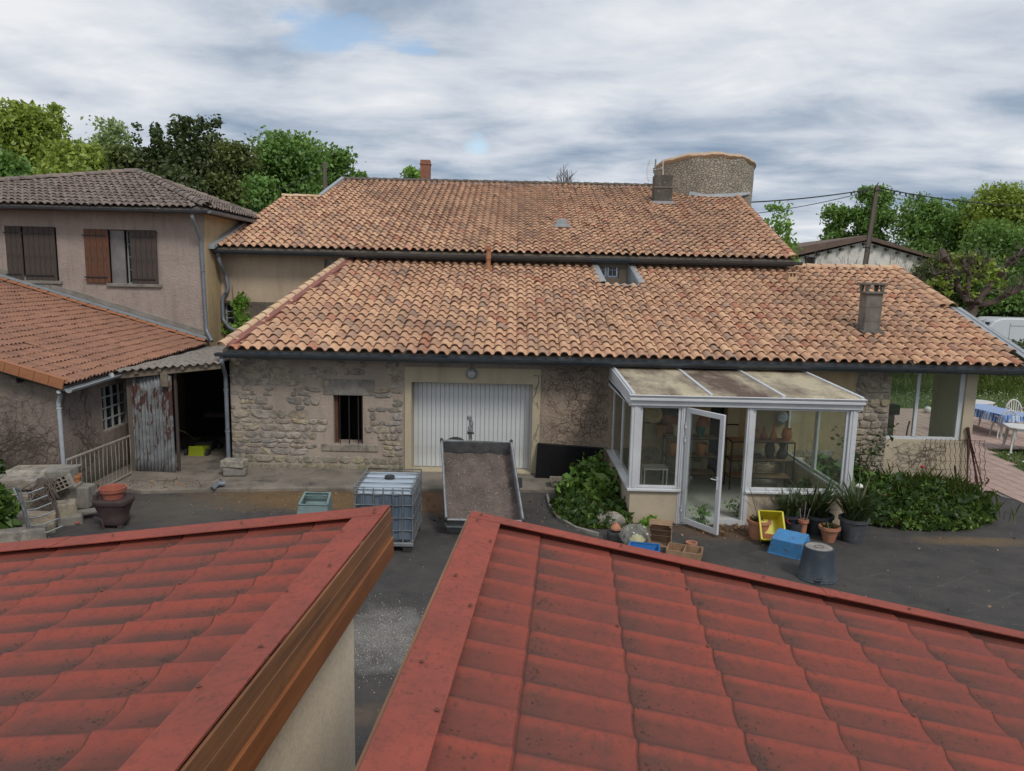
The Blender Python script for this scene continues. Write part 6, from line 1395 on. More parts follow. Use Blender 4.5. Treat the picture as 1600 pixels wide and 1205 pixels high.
# ---------------------------------------------------------------- planting in the yard
def mound(name, label, cat, cx, cy, rx, ry, h, n, size, leaf, seed, power=.5, z0=0, sticks=True, kind=None):
    r_ = np.random.default_rng(seed); a = r_.uniform(0, 2*PI, n); q = np.sqrt(r_.uniform(0, 1, n)); x = cx+rx*q*np.cos(a); y = cy+ry*q*np.sin(a)
    nz_ = .75+.25*np.sin(x*5.3+seed)*np.cos(y*4.7)+.18*np.sin(x*11+y*9); top = h*np.maximum(0, 1-q**2)**power*nz_
    z = z0 + top*r_.uniform(.25, 1.0, n)**.5 + r_.normal(0, size*.4, n); z = np.maximum(z, z0+.01)
    t_ = thing(name, label, cat, (cx, cy, z0)); leafobj('foliage', np.stack([x, y, z], 1), size, M[leaf], t_, seed, .5)
    if n > 1000:
        m2 = n//5; sel = r_.integers(0, n, m2); alt = {'leaf_weed': 'leaf_ivy', 'leaf_bush': 'leaf_weed', 'leaf_ivy': 'leaf_bush'}.get(leaf, 'leaf_olive')
        leafobj('foliage', np.stack([x[sel]+r_.normal(0, .03, m2), y[sel]+r_.normal(0, .03, m2), z[sel]+.02+abs(r_.normal(0, .05, m2))], 1), size*1.35, M[alt], t_, seed+1, .3, 2.4)
        m3 = n//60; sel = r_.integers(0, n, m3); leafobj('dead_leaves', np.stack([x[sel], y[sel], z[sel]+.02], 1), size*1.1, M['leaf_dead'], t_, seed+2)
    if sticks:
        mb = MB(); rg = random.Random(seed)
        for k in range(14):
            a_ = rg.uniform(0, 2*PI); q_ = rg.uniform(0, .7); e_ = (cx+rx*q_*math.cos(a_), cy+ry*q_*math.sin(a_), z0+h*rg.uniform(.5, .95)); mb.tube([(cx+(e_[0]-cx)*.3, cy+(e_[1]-cy)*.3, z0), e_], [.012, .005], 4, False)
        mb.build('stems', M['twig'], t_)
    return t_
# bed left of the conservatory
bp = gz(915, 790)
t_ = mound('leafy_shrub', 'broad leaved green shrub before the leaning black board', 'shrub', 1.66, 14.15, .36, .46, .50, 1700, .085, 'leaf_bush', 51, .35)
P = crown_points(np.random.default_rng(151), [(1.50, 14.4, .50, .17, .2, .18), (1.75, 14.45, .45, .2, .2, .22), (1.28, 14.2, .26, .16, .2, .12), (1.72, 14.5, .80, .05, .05, .14), (1.95, 14.2, .3, .14, .2, .2)], 900); leafobj('foliage', P, .085, M['leaf_bush'], t_, 152)
gc = mound('ground_cover', 'low green weeds filling the bed beside the conservatory', 'weeds', 1.62, 13.55, .80, .95, .26, 6000, .05, 'leaf_weed', 52, .4, sticks=False)
tufts('bed_grass', np.stack([rngg.uniform(.95, 2.25, 1500), rngg.uniform(12.9, 14.9, 1500), np.full(1500, .01)], 1), .16, M['grass'], 'tufts of grass and weeds at the conservatory plinth', 53, .006)
ks = thing('bed_edging', 'thin curved concrete edging round the left planting bed', 'edging', (1.0, 13.6, 0)); pts = [gz(855, 776), gz(858, 792), gz(872, 812), gz(900, 828), gz(935, 838)]
mb = MB()
for a, b in zip(pts, pts[1:]): mb.bar(a+Vector((0, 0, .02)), b+Vector((0, 0, .02)), .05, .09)
mb.build('edging_stone', M['concrete'], ks, bevel=.01)
def rock(name, label, p, s_, mat, seed, cat='stone', parent=None, flat=.65):
    rg = random.Random(seed); mb = MB(); ph = [rg.uniform(0, 6) for _ in range(6)]
    def f_(u_, v_):
        a = 2*PI*u_; b = PI*(v_-.5); r_ = 1+.16*math.sin(2*a+ph[0])*math.cos(b)+.12*math.sin(3*b+ph[1])+.08*math.sin(5*a+ph[2]+b*3)+.05*math.cos(9*a+7*b+ph[3])
        return (p[0]+s_[0]*r_*math.cos(b)*math.cos(a), p[1]+s_[1]*r_*math.cos(b)*math.sin(a), p[2]+s_[2]*max(-.3, r_*math.sin(b)))
    mb.grid(f_, 18, 10); o = mb.build(name, mat, parent, smooth=35)
    if label: 
        o.data.transform(Matrix.Translation(-Vector(p))); o.location = p; tag(o, label, cat)
    return o
pk = gz(953, 822); rock('boulder', 'rough grey brown rock in the bed by the conservatory corner', (pk.x, pk.y, .08), (.22, .17, .19), M['block_stone'], 4)
# big weed bank by the right wall
mound('weed_bank', 'wide bank of green weeds and clover in front of the porch wall', 'weeds', 7.7, 14.1, 1.75, 1.25, .55, 15000, .055, 'leaf_weed', 55, .35, sticks=False)
mound('weed_clump', 'taller dark leafy clump behind the pots at the foot of the stone pier', 'weeds', 6.7, 14.5, .75, .7, .85, 3600, .085, 'leaf_ivy', 56, .4)
tufts('long_grass', np.stack([rngg.uniform(7.6, 9.4, 1200), rngg.normal(14.5, .45, 1200), rngg.uniform(.05, .25, 1200)], 1), .34, M['grass'], 'long grass blades standing out of the weed bank', 57, .006)
def rose(label, base, seed, n=9, h=1.2, spread=.5, leaf='leaf_ivy', flower=None, name='rose_bush', lsz=.06, nl=14):
    rg = random.Random(seed); t_ = thing(name, label, 'shrub', base); mb = MB(); LP = []
    for k in range(n):
        a = rg.uniform(0, 2*PI); d = spread*rg.uniform(.3, 1); e_ = base+Vector((d*math.cos(a), d*math.sin(a)*.6, h*rg.uniform(.6, 1))); m_ = base.lerp(e_, .5)+Vector((-.1*math.cos(a), 0, .12)); mb.tube([base, m_, e_], [.01, .007, .003], 4, False)
        for j in range(nl): p = (base.lerp(m_, rg.random()) if rg.random() < .3 else m_.lerp(e_, rg.random())); LP.append(tuple(p+Vector((rg.gauss(0, .06), rg.gauss(0, .06), rg.gauss(0, .05)))))
    mb.build('stems', M['twig'], t_); leafobj('foliage', LP, lsz, M[leaf], t_, seed)
    if flower is not None:
        f_ = MB(); f_.lathe([(0, -.03), (.035, -.01), (.04, .015), (.02, .035), (0, .03)], flower, 8); f_.build('flower', M['red_flower'], t_, smooth=60)
    return t_
rose('straggling rose bush with one red bloom before the porch wall', Vector((7.35, 15.0, .1)), 61, 13, 1.45, .95, flower=gy(1441, 730, 15.1), nl=13)
rose('thin woody weed growing at the open door threshold', gz(1096, 822), 62, 5, .35, .22, 'leaf_mid', name='weed', nl=16, lsz=.05)
rose('small weed beside the right door post of the conservatory', gz(1150, 815), 63, 4, .45, .2, 'leaf_mid', name='weed', nl=12, lsz=.045)
mound('weed_tuft', 'bright yellow green tuft against the left plinth of the conservatory', 'weeds', gz(1014, 822).x, gz(1014, 822).y, .17, .12, .30, 420, .05, 'leaf_fresh', 64, .5, sticks=False)
# dead leaves
r_ = np.random.default_rng(66); P = np.concatenate([np.stack([r_.normal(4.05, .5, 260), r_.normal(12.75, .25, 260), r_.uniform(.01, .04, 260)], 1), np.stack([r_.uniform(-5.5, 2, 110), r_.uniform(12.6, 14.5, 110), np.full(110, .012)], 1), np.stack([r_.uniform(-2, 12, 120), r_.uniform(9, 13.5, 120), np.full(120, .012)], 1), np.stack([r_.normal(-7.0, .5, 90), r_.normal(14.6, .25, 90), np.full(90, .09)], 1)])
o = leafobj('fallen_leaves', P, .038, M['leaf_dead'], None, 67, 0, 1.3); stuff(o); tag(o, 'brown fallen leaves scattered over the yard', 'leaves')
# strap-leaved plants in pots
def strap_plant(parent, c_, n, L, seed, dead=.12, wd=.022):
    r_ = random.Random(seed); V = []; F_ = []
    for k in range(n):
        a = r_.uniform(0, 2*PI); ln = L*r_.uniform(.55, 1.1); out_ = r_.uniform(.15, .75); w_ = wd*r_.uniform(.6, 1.2); ox, oy = r_.gauss(0, .06), r_.gauss(0, .06); seg = 5; droop = r_.uniform(.1, .6)
        b0 = len(V)
        for i in range(seg+1):
            s_ = i/seg; rr = out_*ln*s_*(1+.3*s_); z = ln*(s_ - droop*s_*s_*.9); ww = w_*(1-s_**3)
            x = c_[0]+ox+rr*math.cos(a); y = c_[1]+oy+rr*math.sin(a); V += [(x-math.sin(a)*ww, y+math.cos(a)*ww, c_[2]+z), (x+math.sin(a)*ww, y-math.cos(a)*ww, c_[2]+z)]
        F_ += [(b0+2*i, b0+2*i+1, b0+2*i+3, b0+2*i+2) for i in range(seg)]
    off = parent.location; V = np.array(V)-np.array(off); return mkobj('leaves', npmesh('leaves', V, np.array(F_)), M['leaf_strap'], parent)
def pot(label, p, r_, h, mat, name='plant_pot', taper=.78, rim=.02, soil=True, cat='pot', n=26):
    t_ = thing(name, label, cat, p); mb = MB(); mb.lathe([(0, 0), (r_*taper, 0), (r_*.98, h-.05), (r_+rim, h-.05), (r_+rim, h), (r_-.015, h), (r_-.025, h-.06), (0, h-.06)], p, n); mb.build('pot', mat, t_, smooth=35)
    if soil: q = MB(); q.lathe([(0, h-.045), (r_-.028, h-.05)], p, n); q.build('soil', M['soil'], t_)
    return t_
a_ = gz(1240, 838); a_.z = 0; t_ = pot('black tub of agapanthus behind the yellow and blue boxes', Vector((a_.x, 12.75, 0)), .23, .33, M['black_pot']); strap_plant(t_, (a_.x, 12.75, .28), 90, .62, 71)
b_ = Vector((gz(1292, 845).x+.0, 12.7, 0)); t_ = pot('black tub of agapanthus in the middle, behind the small terracotta pot', b_, .25, .34, M['black_pot']); strap_plant(t_, (b_.x-.03, b_.y, .28), 110, .82, 72)
c_ = Vector((gz(1338, 850).x, gz(1338, 852).y+.22, 0)); t_ = pot('large grey tub of agapanthus with dead fronds, rightmost', c_, .235, .42, M['grey_pot']); strap_plant(t_, (c_.x, c_.y, .36), 170, .95, 73, wd=.02)
d_ = Vector((gz(1180, 840).x+.05, gz(1180, 845).y+.17, 0)); t_ = pot('terracotta pot with a straggly plant by the yellow box', d_, .185, .33, M['clay']); strap_plant(t_, (d_.x, d_.y, .28), 14, .22, 74)
mb = MB(); rg = random.Random(5)
for k in range(10): e_ = d_+Vector((rg.uniform(-.35, .4), rg.uniform(-.1, .2), rg.uniform(.6, 1.0))); mb.tube([d_+Vector((0, 0, .28)), d_.lerp(e_, .5)+Vector((rg.gauss(0, .03), 0, .2)), e_], [.005, .004, .002], 3, False)
mb.build('dry_stems', M['twig'], t_)
e_ = gz(1300, 850); e_.y += .14; t_ = pot('small rimmed terracotta pot of succulents before the middle tub', Vector((e_.x, e_.y, 0)), .155, .27, M['clay'], taper=.62, rim=.025); strap_plant(t_, (e_.x, e_.y, .22), 36, .16, 75, wd=.016)
f_ = gz(1262, 845); f_.y += .25; t_ = pot('narrow clay pot holding dry sticks behind the blue box', Vector((f_.x, f_.y, 0)), .075, .3, M['clay'], soil=False); mb = MB()
for k, (dx, dz) in enumerate(((-.08, .5), (.02, .62), (.2, .85), (.1, .5))): mb.tube([f_+Vector((0, 0, .05)), f_+Vector((dx, 0, dz))], .009, 5)
mb.build('sticks', M['stick'], t_)
tp = Vector((gz(955, 845).x, gz(955, 850).y, 0))
mound('ivy_mass', 'dark ivy tumbling over the rubble wall at the left edge', 'ivy', -8.95, 11.6, .75, .9, 1.15, 3800, .10, 'leaf_ivy', 81, .5)
mound('ivy_patch', 'round patch of ivy growing from the low stone wall', 'ivy', gz(118, 792).x, gz(118, 792).y, .20, .16, .34, 380, .075, 'leaf_mid', 82, .5)
mound('wall_shrub', 'dark green climber at the foot of the barn end wall, left of the white pipe', 'shrub', -8.85, 13.45, .35, .2, 1.0, 900, .07, 'leaf_ivy', 83, .5)
mound('wall_shrub', 'second dark climber at the foot of the barn wall further left', 'shrub', -9.7, 13.4, .30, .2, .95, 700, .07, 'leaf_ivy', 84, .5); mound('wall_weeds', 'low green weeds along the barn end wall at the left edge', 'weeds', -10.5, 13.2, .7, .25, .5, 800, .07, 'leaf_bush', 85, .5)
# ivy on the cream house wall by the small window
r_ = np.random.default_rng(90); c0 = [(376, 472, .11, .10), (372, 488, .07, .16), (379, 502, .14, .13), (366, 515, .17, .09)]; P = []
for (px, py, sx, sz_) in c0: p = gy(px, py, 21.85); P.append(np.stack([r_.normal(p.x, sx, 110), r_.normal(21.86, .04, 110), r_.normal(p.z, sz_, 110)], 1))
iv = thing('wall_ivy', 'bright green ivy hanging beside the small lower window', 'ivy', (gy(374, 490, 21.85).x, 21.85, 2.4)); leafobj('foliage', np.concatenate(P), .095, M['leaf_fresh'], iv, 91)
mb = MB(); a = gy(374, 520, 21.93); mb.tube([a, gy(370, 490, 21.93), gy(364, 465, 21.95), gy(363, 447, 21.95)], [.02, .015, .01, .006], 5); mb.build('stems', M['twig'], iv)
# ================================================================== things in the yard
# --- caged water tank
tk = thing('water_tank', 'white plastic water tank in metal cage with black lid, half full', 'water tank', gz(600, 860)); tk.location.z = 0
p0 = gz(550, 865); p1 = gz(647, 860); x0, x1 = p0.x+.02, p1.x-.01; y0 = 11.30; y1 = y0+1.12
mb = MB(); mb.bb(x0+.03, x1-.03, y0+.03, y1-.03, .16, 1.0); 
to = mb.build('bottle', M['ibc'], tk, bevel=.06)
for k in range(3):
    q = MB(); ya = y0+.06+k*(y1-y0-.12)/3; q.bb(x0+.05, x1-.05, ya, ya+(y1-y0-.12)/3-.03, 1.0, 1.045); q.build('top_rib', M['tank_top'], tk, bevel=.03)
for k in range(3):
    q = MB(); xa = x0+.10+k*.30; q.bb(xa, xa+.2, y0+.012, y0+.05, .2, .98); q.build('wall_rib', M['ibc'], tk, bevel=.03)
q = MB(); q.lathe([(0, 0), (.085, 0), (.085, .05), (.07, .06), (0, .06)], ((x0+x1)/2, (y0+y1)/2+.05, 1.04), 20); q.build('lid', M['rubber'], tk, smooth=40)
cg = MB()
for k in range(7):
    x = x0+(x1-x0)*k/6
    for y in (y0, y1): cg.tube([(x, y, .14), (x, y, 1.06)], .011, 5)
for k in range(1, 6):
    y = y0+(y1-y0)*k/6
    for x in (x0, x1): cg.tube([(x, y, .14), (x, y, 1.06)], .011, 5)
for z in (.16, .36, .57, .78, .96, 1.07): cg.tube([(x0, y0, z), (x1, y0, z), (x1, y1, z), (x0, y1, z), (x0, y0, z)], .013, 5)
for y in (y0+.28, y0+.56, y0+.84): cg.tube([(x0, y, 1.07), (x1, y, 1.07)], .012, 5)
cg.build('cage', M['galv'], tk, smooth=60)
q = MB(); q.bb(x0, x1, y0, y1, .12, .14); q.bb(x0-.01, x1+.01, y0-.02, y0+.06, .10, .16); q.build('pallet_deck', M['galv'], tk, bevel=.01)
for k in range(3):
    for y in (y0+.0, y1-.14): q = MB(); xa = x0+.02+k*(x1-x0-.18)/2; q.bb(xa, xa+.14, y, y+.14, 0, .118); q.build('pallet_foot', M['rubber'], tk, bevel=.01)
# --- tipped trailer
tr = thing('tipping_trailer', 'galvanised trailer tipped up towards the camera with bark debris in its bed', 'trailer', (0, 12.8, 0))
TA = gz(700, 832, .42); Bl = gy(697, 812, 12.0); Br = gy(818, 806, 12.0); Tl_ = gy(690, 688, 13.55); Tr_ = gy(799, 686, 13.55)
ux = (Br-Bl); ux = Vector((ux.x, 0, 0)); Lx = ux.length; ux.normalize()
xb0, xb1 = Bl.x, Br.x; a0 = Vector((xb0, 12.0, Bl.z)); a1 = Vector((xb1, 12.0, Bl.z)); b0 = Vector((Tl_.x+.00, 13.55, Tl_.z)); b1 = Vector((b0.x+Lx*1.0, 13.55, Tl_.z))
b0.x = (Tl_.x); b1.x = Tr_.x; 
vy = ((b0+b1)/2-(a0+a1)/2).normalized(); ux = Vector((1, 0, 0)); nz_ = ux.cross(vy).normalized(); dp = .34
def TP(u_, v_, w_):   # trailer bed coordinates: across, along, out of the bed
    b = a0.lerp(a1, u_); t_ = b0.lerp(b1, u_); return b.lerp(t_, v_) + nz_*w_
mb = MB(); mb.prism([TP(0, 0, -dp), TP(1, 0, -dp), TP(1, 1, -dp), TP(0, 1, -dp)], nz_*-.03); bed = mb.build('bed', M['galv'], tr)
# bed contents as an uneven sheet with loose chips
def ld(u_, v_): return TP(.02+.96*u_, .02+.96*v_, -dp+.035+.018*math.sin(u_*19+v_*7)+.014*math.sin(v_*27-u_*11)+random.Random(int(u_*997)+int(v_*991)*1000).uniform(-.008, .008))
mb = MB(); mb.grid(ld, 40, 50); o = mb.build('bark_debris', M['load'], None, smooth=60); tag(o, 'brown bark and chip debris covering the tipped trailer bed', 'debris'); stuff(o)
P = np.array([tuple(Vector(ld(random.random(), random.random()))+nz_*.012) for _ in range(700)]); ch_ = leafobj('wood_chips', P, .014, M['stick'], None, 7, 0, 2.2); tag(ch_, 'loose pale chips scattered on the trailer debris', 'debris'); stuff(ch_)
def panel(a, b, h0, h1, nm, t_=.025):
    q = MB(); d = (b-a).normalized(); n__ = d.cross(nz_).normalized(); q.prism([a+nz_*h0, b+nz_*h0, b+nz_*h1, a+nz_*h1], n__*t_); o = q.build(nm, M['galv'], tr, bevel=.004)
    q = MB(); q.tube([a+nz_*h1, b+nz_*h1], .022, 6); q.build('rail', M['galv'], tr); 
    q = MB(); q.bar(a+nz_*(h0*.5)+n__*-.008, b+nz_*(h0*.5)+n__*-.008, .03, .03); q.build('side_rib', M['galv'], tr); return o
panel(TP(0, 0, 0), TP(0, 1, 0), -dp, 0, 'side_panel'); panel(TP(1, 1, 0), TP(1, 0, 0), -dp, 0, 'side_panel'); panel(TP(0, 1, 0), TP(1, 1, 0), -dp, 0, 'front_panel'); panel(TP(1, 0, 0), TP(0, 0, 0), -dp, 0, 'tailgate')
for u_ in (0, 1):
    for v_ in (0, 1): q = MB(); q.tube([TP(u_, v_, -.05), TP(u_, v_, .035)], .028, 8); q.build('corner_post', M['rubber'], tr)
# tailgate face, lights, chassis and wheels
q = MB(); s_ = TP(0, 0, -dp); e_ = TP(1, 0, -dp); q.prism([s_+Vector((.0, -.02, -.02)), e_+Vector((-.0, -.02, -.02)), e_+Vector((0, -.02, -.16)), s_+Vector((0, -.02, -.16))], (0, .05, 0)); q.build('light_board', M['rubber'], tr)
for x in (s_.x+.16, e_.x-.16): q = MB(); q.bb(x-.09, x+.09, s_.y-.05, s_.y-.021, s_.z-.13, s_.z-.05); q.build('tail_light', M['redpaint'], tr, bevel=.008)
for x in (xb0+.12, xb1-.12):
    q = MB(); q.lathe([(0, -.07), (.2, -.07), (.26, -.06), (.28, 0), (.26, .06), (.2, .07), (0, .07)], (x, 13.45, .28), 20, Matrix.Rotation(PI/2, 3, 'Y')); wh = q.build('wheel', M['rubber'], tr, smooth=40); q = MB(); q.lathe([(0, -.075), (.14, -.075), (.15, -.05)], (x, 13.45, .28), 16, Matrix.Rotation(PI/2, 3, 'Y')); q.build('rim', M['galv'], wh)
    q = MB(); q.bb(x-.11, x+.11, 13.15, 13.75, .57, .60); q.build('mudguard', M['rubber'], tr, bevel=.01)
q = MB(); q.bar(((xb0+xb1)/2, 13.0, .35), ((xb0+xb1)/2+.0, 14.2, .42), .08, .08); q.bb(xb0+.2, xb1-.2, 13.4, 13.5, .24, .32); q.bb(xb0+.25, xb0+.31, 12.75, 13.9, .3, .36); q.bb(xb1-.31, xb1-.25, 12.75, 13.9, .3, .36); q.build('chassis', M['galv'], tr)
for x in (xb0+.2, xb1-.2): q = MB(); q.tube([(x, 13.3, .36), TP(.2 if x < (xb0+xb1)/2 else .8, .6, -dp-.02)], .025, 8); q.build('tipping_ram', M['galv'], tr)
sw_ = gy(712, 684, 14.0); q = MB(); q.lathe([(0, -.07), (.17, -.07), (.24, -.06), (.26, 0), (.24, .06), (.17, .07), (0, .07)], (sw_.x, 14.0, sw_.z-.24), 22, Matrix.Rotation(PI/2, 3, 'X')); q.build('spare_wheel', M['rubber'], tr, smooth=40)
hc = gy(735, 672, 14.15); q = MB(); q.tube([hc+Vector((0, 0, -.35)), hc+Vector((0, 0, .02))], .035, 8); q.bar(hc+Vector((-.0, 0, .0)), hc+Vector((-.01, 0, .22)), .05, .05); q.box(hc+Vector((0, -.01, .02)), (.10, .08, .10)); q.lathe([(0, -.04), (.05, -.03), (.05, .03), (0, .05)], hc+Vector((-.02, 0, .24)), 10); q.tube([hc+Vector((.0, 0, .05)), hc+Vector((.05, -.04, .12)), hc+Vector((.03, -.04, .2))], .012, 5); q.tube([hc+Vector((-.06, 0, -.06)), hc+Vector((.07, 0, -.06))], .03, 8); q.build('hitch', M['galv'], tr, smooth=50); 
q = MB(); q.bar((hc.x, 13.5, .42), (hc.x, 14.15, hc.z-.3), .06, .06); q.build('drawbar', M['galv'], tr)
# --- black board leaning
bd_ = thing('leaning_board', 'black rectangular board leaning on the wall right of the garage', 'board', gy(888, 750, 15.7)); bd_.location.z = .08
a = gy(836, 755, 15.6); b = gy(935, 760, 15.6); c_ = gy(943, 700, 15.92); d = gy(840, 692, 15.92); a.z = b.z = .085
mb = MB(); mb.prism([a, b, c_, d], (0, .02, .003)); mb.build('board', M['board'], bd_, bevel=.003)
q = MB(); q.prism([d+Vector((0, -.012, .0)), c_+Vector((0, -.012, 0)), c_+Vector((0, -.012, -.02)), d+Vector((0, -.012, -.02))], (0, .01, 0)); q.build('board_edge', M['rubber'], bd_)
# --- stone trough
tp_ = gz(869, 762, .08); tg_ = thing('stone_trough', 'small pale stone trough in front of the black board', 'planter', tp_); p = tp_
mb = MB(); mb.lathe([(0, 0), (.17, 0), (.23, .17), (.19, .17), (.15, .05), (0, .05)], p+Vector((.03, .12, 0)), 4, Matrix.Rotation(PI/4, 3, 'Z')); mb.build('trough', M['block_stone'], tg_, bevel=.012)
# --- grey green plastic barrow/seat behind the roof edge
gp_ = thing('plastic_box', 'grey green plastic box with handle slot standing behind the left red roof', 'plastic box', gz(492, 830)); c_ = gz(492, 826); c_.z = 0; T_ = gy(492, 776, c_.y).z
mb = MB(); w0_, w1_ = .27, .23
lo = [(c_.x-.30, c_.y-.22, 0), (c_.x+.30, c_.y-.22, 0), (c_.x+.28, c_.y+.25, 0), (c_.x-.28, c_.y+.25, 0)]; hi = [(c_.x-.24, c_.y-.10, T_-.12), (c_.x+.24, c_.y-.10, T_-.12), (c_.x+.22, c_.y+.22, T_), (c_.x-.22, c_.y+.22, T_)]
for i in range(4): j = (i+1) % 4; mb.add([lo[i], lo[j], hi[j], hi[i]], [(0, 1, 2, 3)])
mb.build('shell', M['greengrey'], gp_, solid=.02)
mb = MB(); ct = (Vector(hi[0])+Vector(hi[2]))/2
for i in range(4): mb.tube([hi[i], hi[(i+1) % 4]], .022, 8)
mb.tube([Vector(hi[3])+Vector((.03, -.08, -.03)), Vector(hi[2])+Vector((-.03, -.08, -.03))], .012, 6); mb.prism([Vector(hi[0])+Vector((.02, .06, -.04)), Vector(hi[1])+Vector((-.02, .06, -.04)), Vector(hi[1])+Vector((-.03, .2, -.07)), Vector(hi[0])+Vector((.03, .2, -.07))], (0, 0, .02)); mb.build('rim', M['greengrey'], gp_, smooth=50)
mb = MB(); mb.prism([Vector(hi[0])+Vector((.04, .03, -.15)), Vector(hi[1])+Vector((-.04, .03, -.15)), Vector(hi[2])+Vector((-.04, -.05, -.15)), Vector(hi[3])+Vector((.04, -.05, -.15))], (0, 0, .01)); mb.build('inner_tray', M['greengrey'], gp_)
# --- cast iron stove part with bowl
ir = thing('iron_stove', 'dark rusty cast iron stove base in front of the terrace', 'iron stove', gz(180, 826)); c_ = gz(180, 822); c_.z = 0; zt_ = gy(180, 777, c_.y).z
mb = MB(); w_ = .265; w2_ = .20
prof = [(w2_*.8, .04), (w2_, .08), (w2_*1.02, zt_*.45), (w_*.95, zt_*.72), (w_, zt_*.78), (w_*1.08, zt_*.82), (w_*1.08, zt_)]
def iro(u_, v_):
    k = v_*(len(prof)-1); i = min(int(k), len(prof)-2); f_ = k-i; r_ = prof[i][0]*(1-f_)+prof[i+1][0]*f_; z = prof[i][1]*(1-f_)+prof[i+1][1]*f_; a = 2*PI*u_; ct, st = math.cos(a), math.sin(a); s_ = (abs(ct)**5+abs(st)**5)**(-1/5)
    return (c_.x+r_*ct*s_, c_.y+r_*.8*st*s_, z)
mb.grid(iro, 40, 12); mb.build('body', M['castiron'], ir, smooth=50, solid=.012)
mb = MB(); mb.prism([(c_.x-w_, c_.y-w_*.78, zt_-.03), (c_.x+w_, c_.y-w_*.78, zt_-.03), (c_.x+w_, c_.y+w_*.78, zt_-.03), (c_.x-w_, c_.y+w_*.78, zt_-.03)], (0, 0, .02)); mb.build('top_plate', M['castiron'], ir)
for sx in (-1, 1): q = MB(); q.box((c_.x+sx*.15, c_.y-.1, .03), (.08, .08, .07)); q.build('foot', M['castiron'], ir)
q = MB(); q.box((c_.x-.24, c_.y-.12, zt_+.03), (.07, .06, .10)); q.build('lug', M['castiron'], ir, bevel=.008); q = MB(); q.tube([(c_.x-.26, c_.y-.26, zt_*.42), (c_.x-.18, c_.y-.3, zt_*.5), (c_.x-.08, c_.y-.28, zt_*.40), (c_.x-.05, c_.y-.27, zt_*.2)], .012, 6); q.build('handle', M['castiron'], ir, smooth=50)
bl_ = thing('terracotta_bowl', 'wide red terracotta bowl standing on the rusty iron base', 'bowl', (c_.x+.0, c_.y, zt_)); mb = MB(); mb.lathe([(0, 0), (.16, 0), (.185, .12), (.21, .12), (.22, .19), (.195, .19), (.18, .14), (.16, .03), (0, .03)], (c_.x+.0, c_.y, zt_-.008), 30); mb.build('bowl', M['clay_red'], bl_, smooth=35)
# --- small items along the roof edge
bkt = thing('upturned_bucket', 'large dark grey bucket turned upside down with dusty bottom', 'bucket', gz(1279, 910)); c_ = gz(1284, 911); c_.y += .2; c_.z = 0; hb_ = gy(1280, 855, c_.y-.02).z
mb = MB(); mb.lathe([(.275, 0), (.295, 0), (.295, .02), (.28, .03), (.272, .06), (.265, .07), (.215, hb_), (.20, hb_+.006), (.195, hb_-.006), (.0, hb_-.006)], c_, 34); mb.build('bucket', M['bucket'], bkt, smooth=35)
mb = MB(); mb.lathe([(0, hb_-.002), (.193, hb_-.002)], c_, 30); mb.build('bottom', M['bucket_bottom'], bkt); mb = MB(); mb.lathe([(.06, hb_), (.065, hb_+.006), (.07, hb_)], c_, 24); mb.build('bottom_ring', M['bucket'], bkt)
q = MB(); h_ = c_+Vector((-.09, -.28, .05)); q.tube([h_+Vector((-.06, .0, .06)), h_+Vector((-.05, -.03, .03)), h_+Vector((.05, -.03, .03)), h_+Vector((.06, 0, .06))], .010, 6); q.box(h_+Vector((0, .01, .0)), (.07, .02, .09)); q.build('handle', M['bucket'], bkt, smooth=50)
def tub(label, name, pts_bottom, pts_top, mat, cat='box', rim=.018, th_=.012):
    """open box from four bottom and four top corners"""
    c0 = sum((Vector(p) for p in pts_bottom), Vector())/4; t_ = thing(name, label, cat, c0); mb = MB(); B_ = [Vector(p) for p in pts_bottom]; T_ = [Vector(p) for p in pts_top]; mb.add(B_, [(0, 1, 2, 3)])
    for i in range(4): j = (i+1) % 4; mb.add([B_[i], B_[j], T_[j], T_[i]], [(0, 1, 2, 3)])
    mb.build('shell', mat, t_, solid=th_); mb = MB()
    for i in range(4): mb.bar(T_[i], T_[(i+1) % 4], rim*1.6, rim)
    mb.build('rim', mat, t_, bevel=.003); return t_
def orient(c_, ex, ey, ez, s0, s1, h):
    """corners of a box with bottom half sizes s0, mouth half sizes s1; ez is the mouth direction"""
    c_ = Vector(c_); ex, ey, ez = (Vector(v).normalized() for v in (ex, ey, ez)); sg = ((-1, -1), (1, -1), (1, 1), (-1, 1))
    return [c_+ex*a*s0[0]+ey*b*s0[1] for a, b in sg], [c_+ez*h+ex*a*s1[0]+ey*b*s1[1] for a, b in sg]
# yellow box on its side, mouth to the camera
c_ = gz(1205, 852); ex = Vector((.97, -.2, .10)); ez = Vector((-.05, -.72, .62)); ey = ez.cross(ex)*-1; ex = ey.cross(ez)
B_, T_ = orient((c_.x+.03, c_.y+.25, .20), ex, ey, ez, (.16, .21), (.20, .26), .24)
mn = min(p.z for p in B_+T_); B_ = [p-Vector((0, 0, mn-.01)) for p in B_]; T_ = [p-Vector((0, 0, mn-.01)) for p in T_]
yb = tub('yellow plastic box tipped on its side with red debris inside', 'yellow_box', B_, T_, M['yellow'])
cB = sum(B_, Vector())/4; mb = MB(); dn_ = (Vector((0, 0, -1))).normalized(); 
q0, q1, q2, q3 = (B_ if B_[0].z < B_[3].z else (B_[3], B_[2], B_[1], B_[0]))
mb.add([q0+ez*.02, q1+ez*.02, q1.lerp(q2, .38)+ez*.02, q0.lerp(q3, .30)+ez*.02, q0+ez*.09, q1+ez*.09], [(0, 1, 2, 3), (0, 4, 5, 1), (4, 3, 2, 5)])
rbd = mb.build('red_debris', M['rustdebris']); rbd.data.transform(Matrix.Translation(-cB)); rbd.location = cB; tag(rbd, 'reddish debris lying in the tipped yellow box', 'debris'); stuff(rbd)
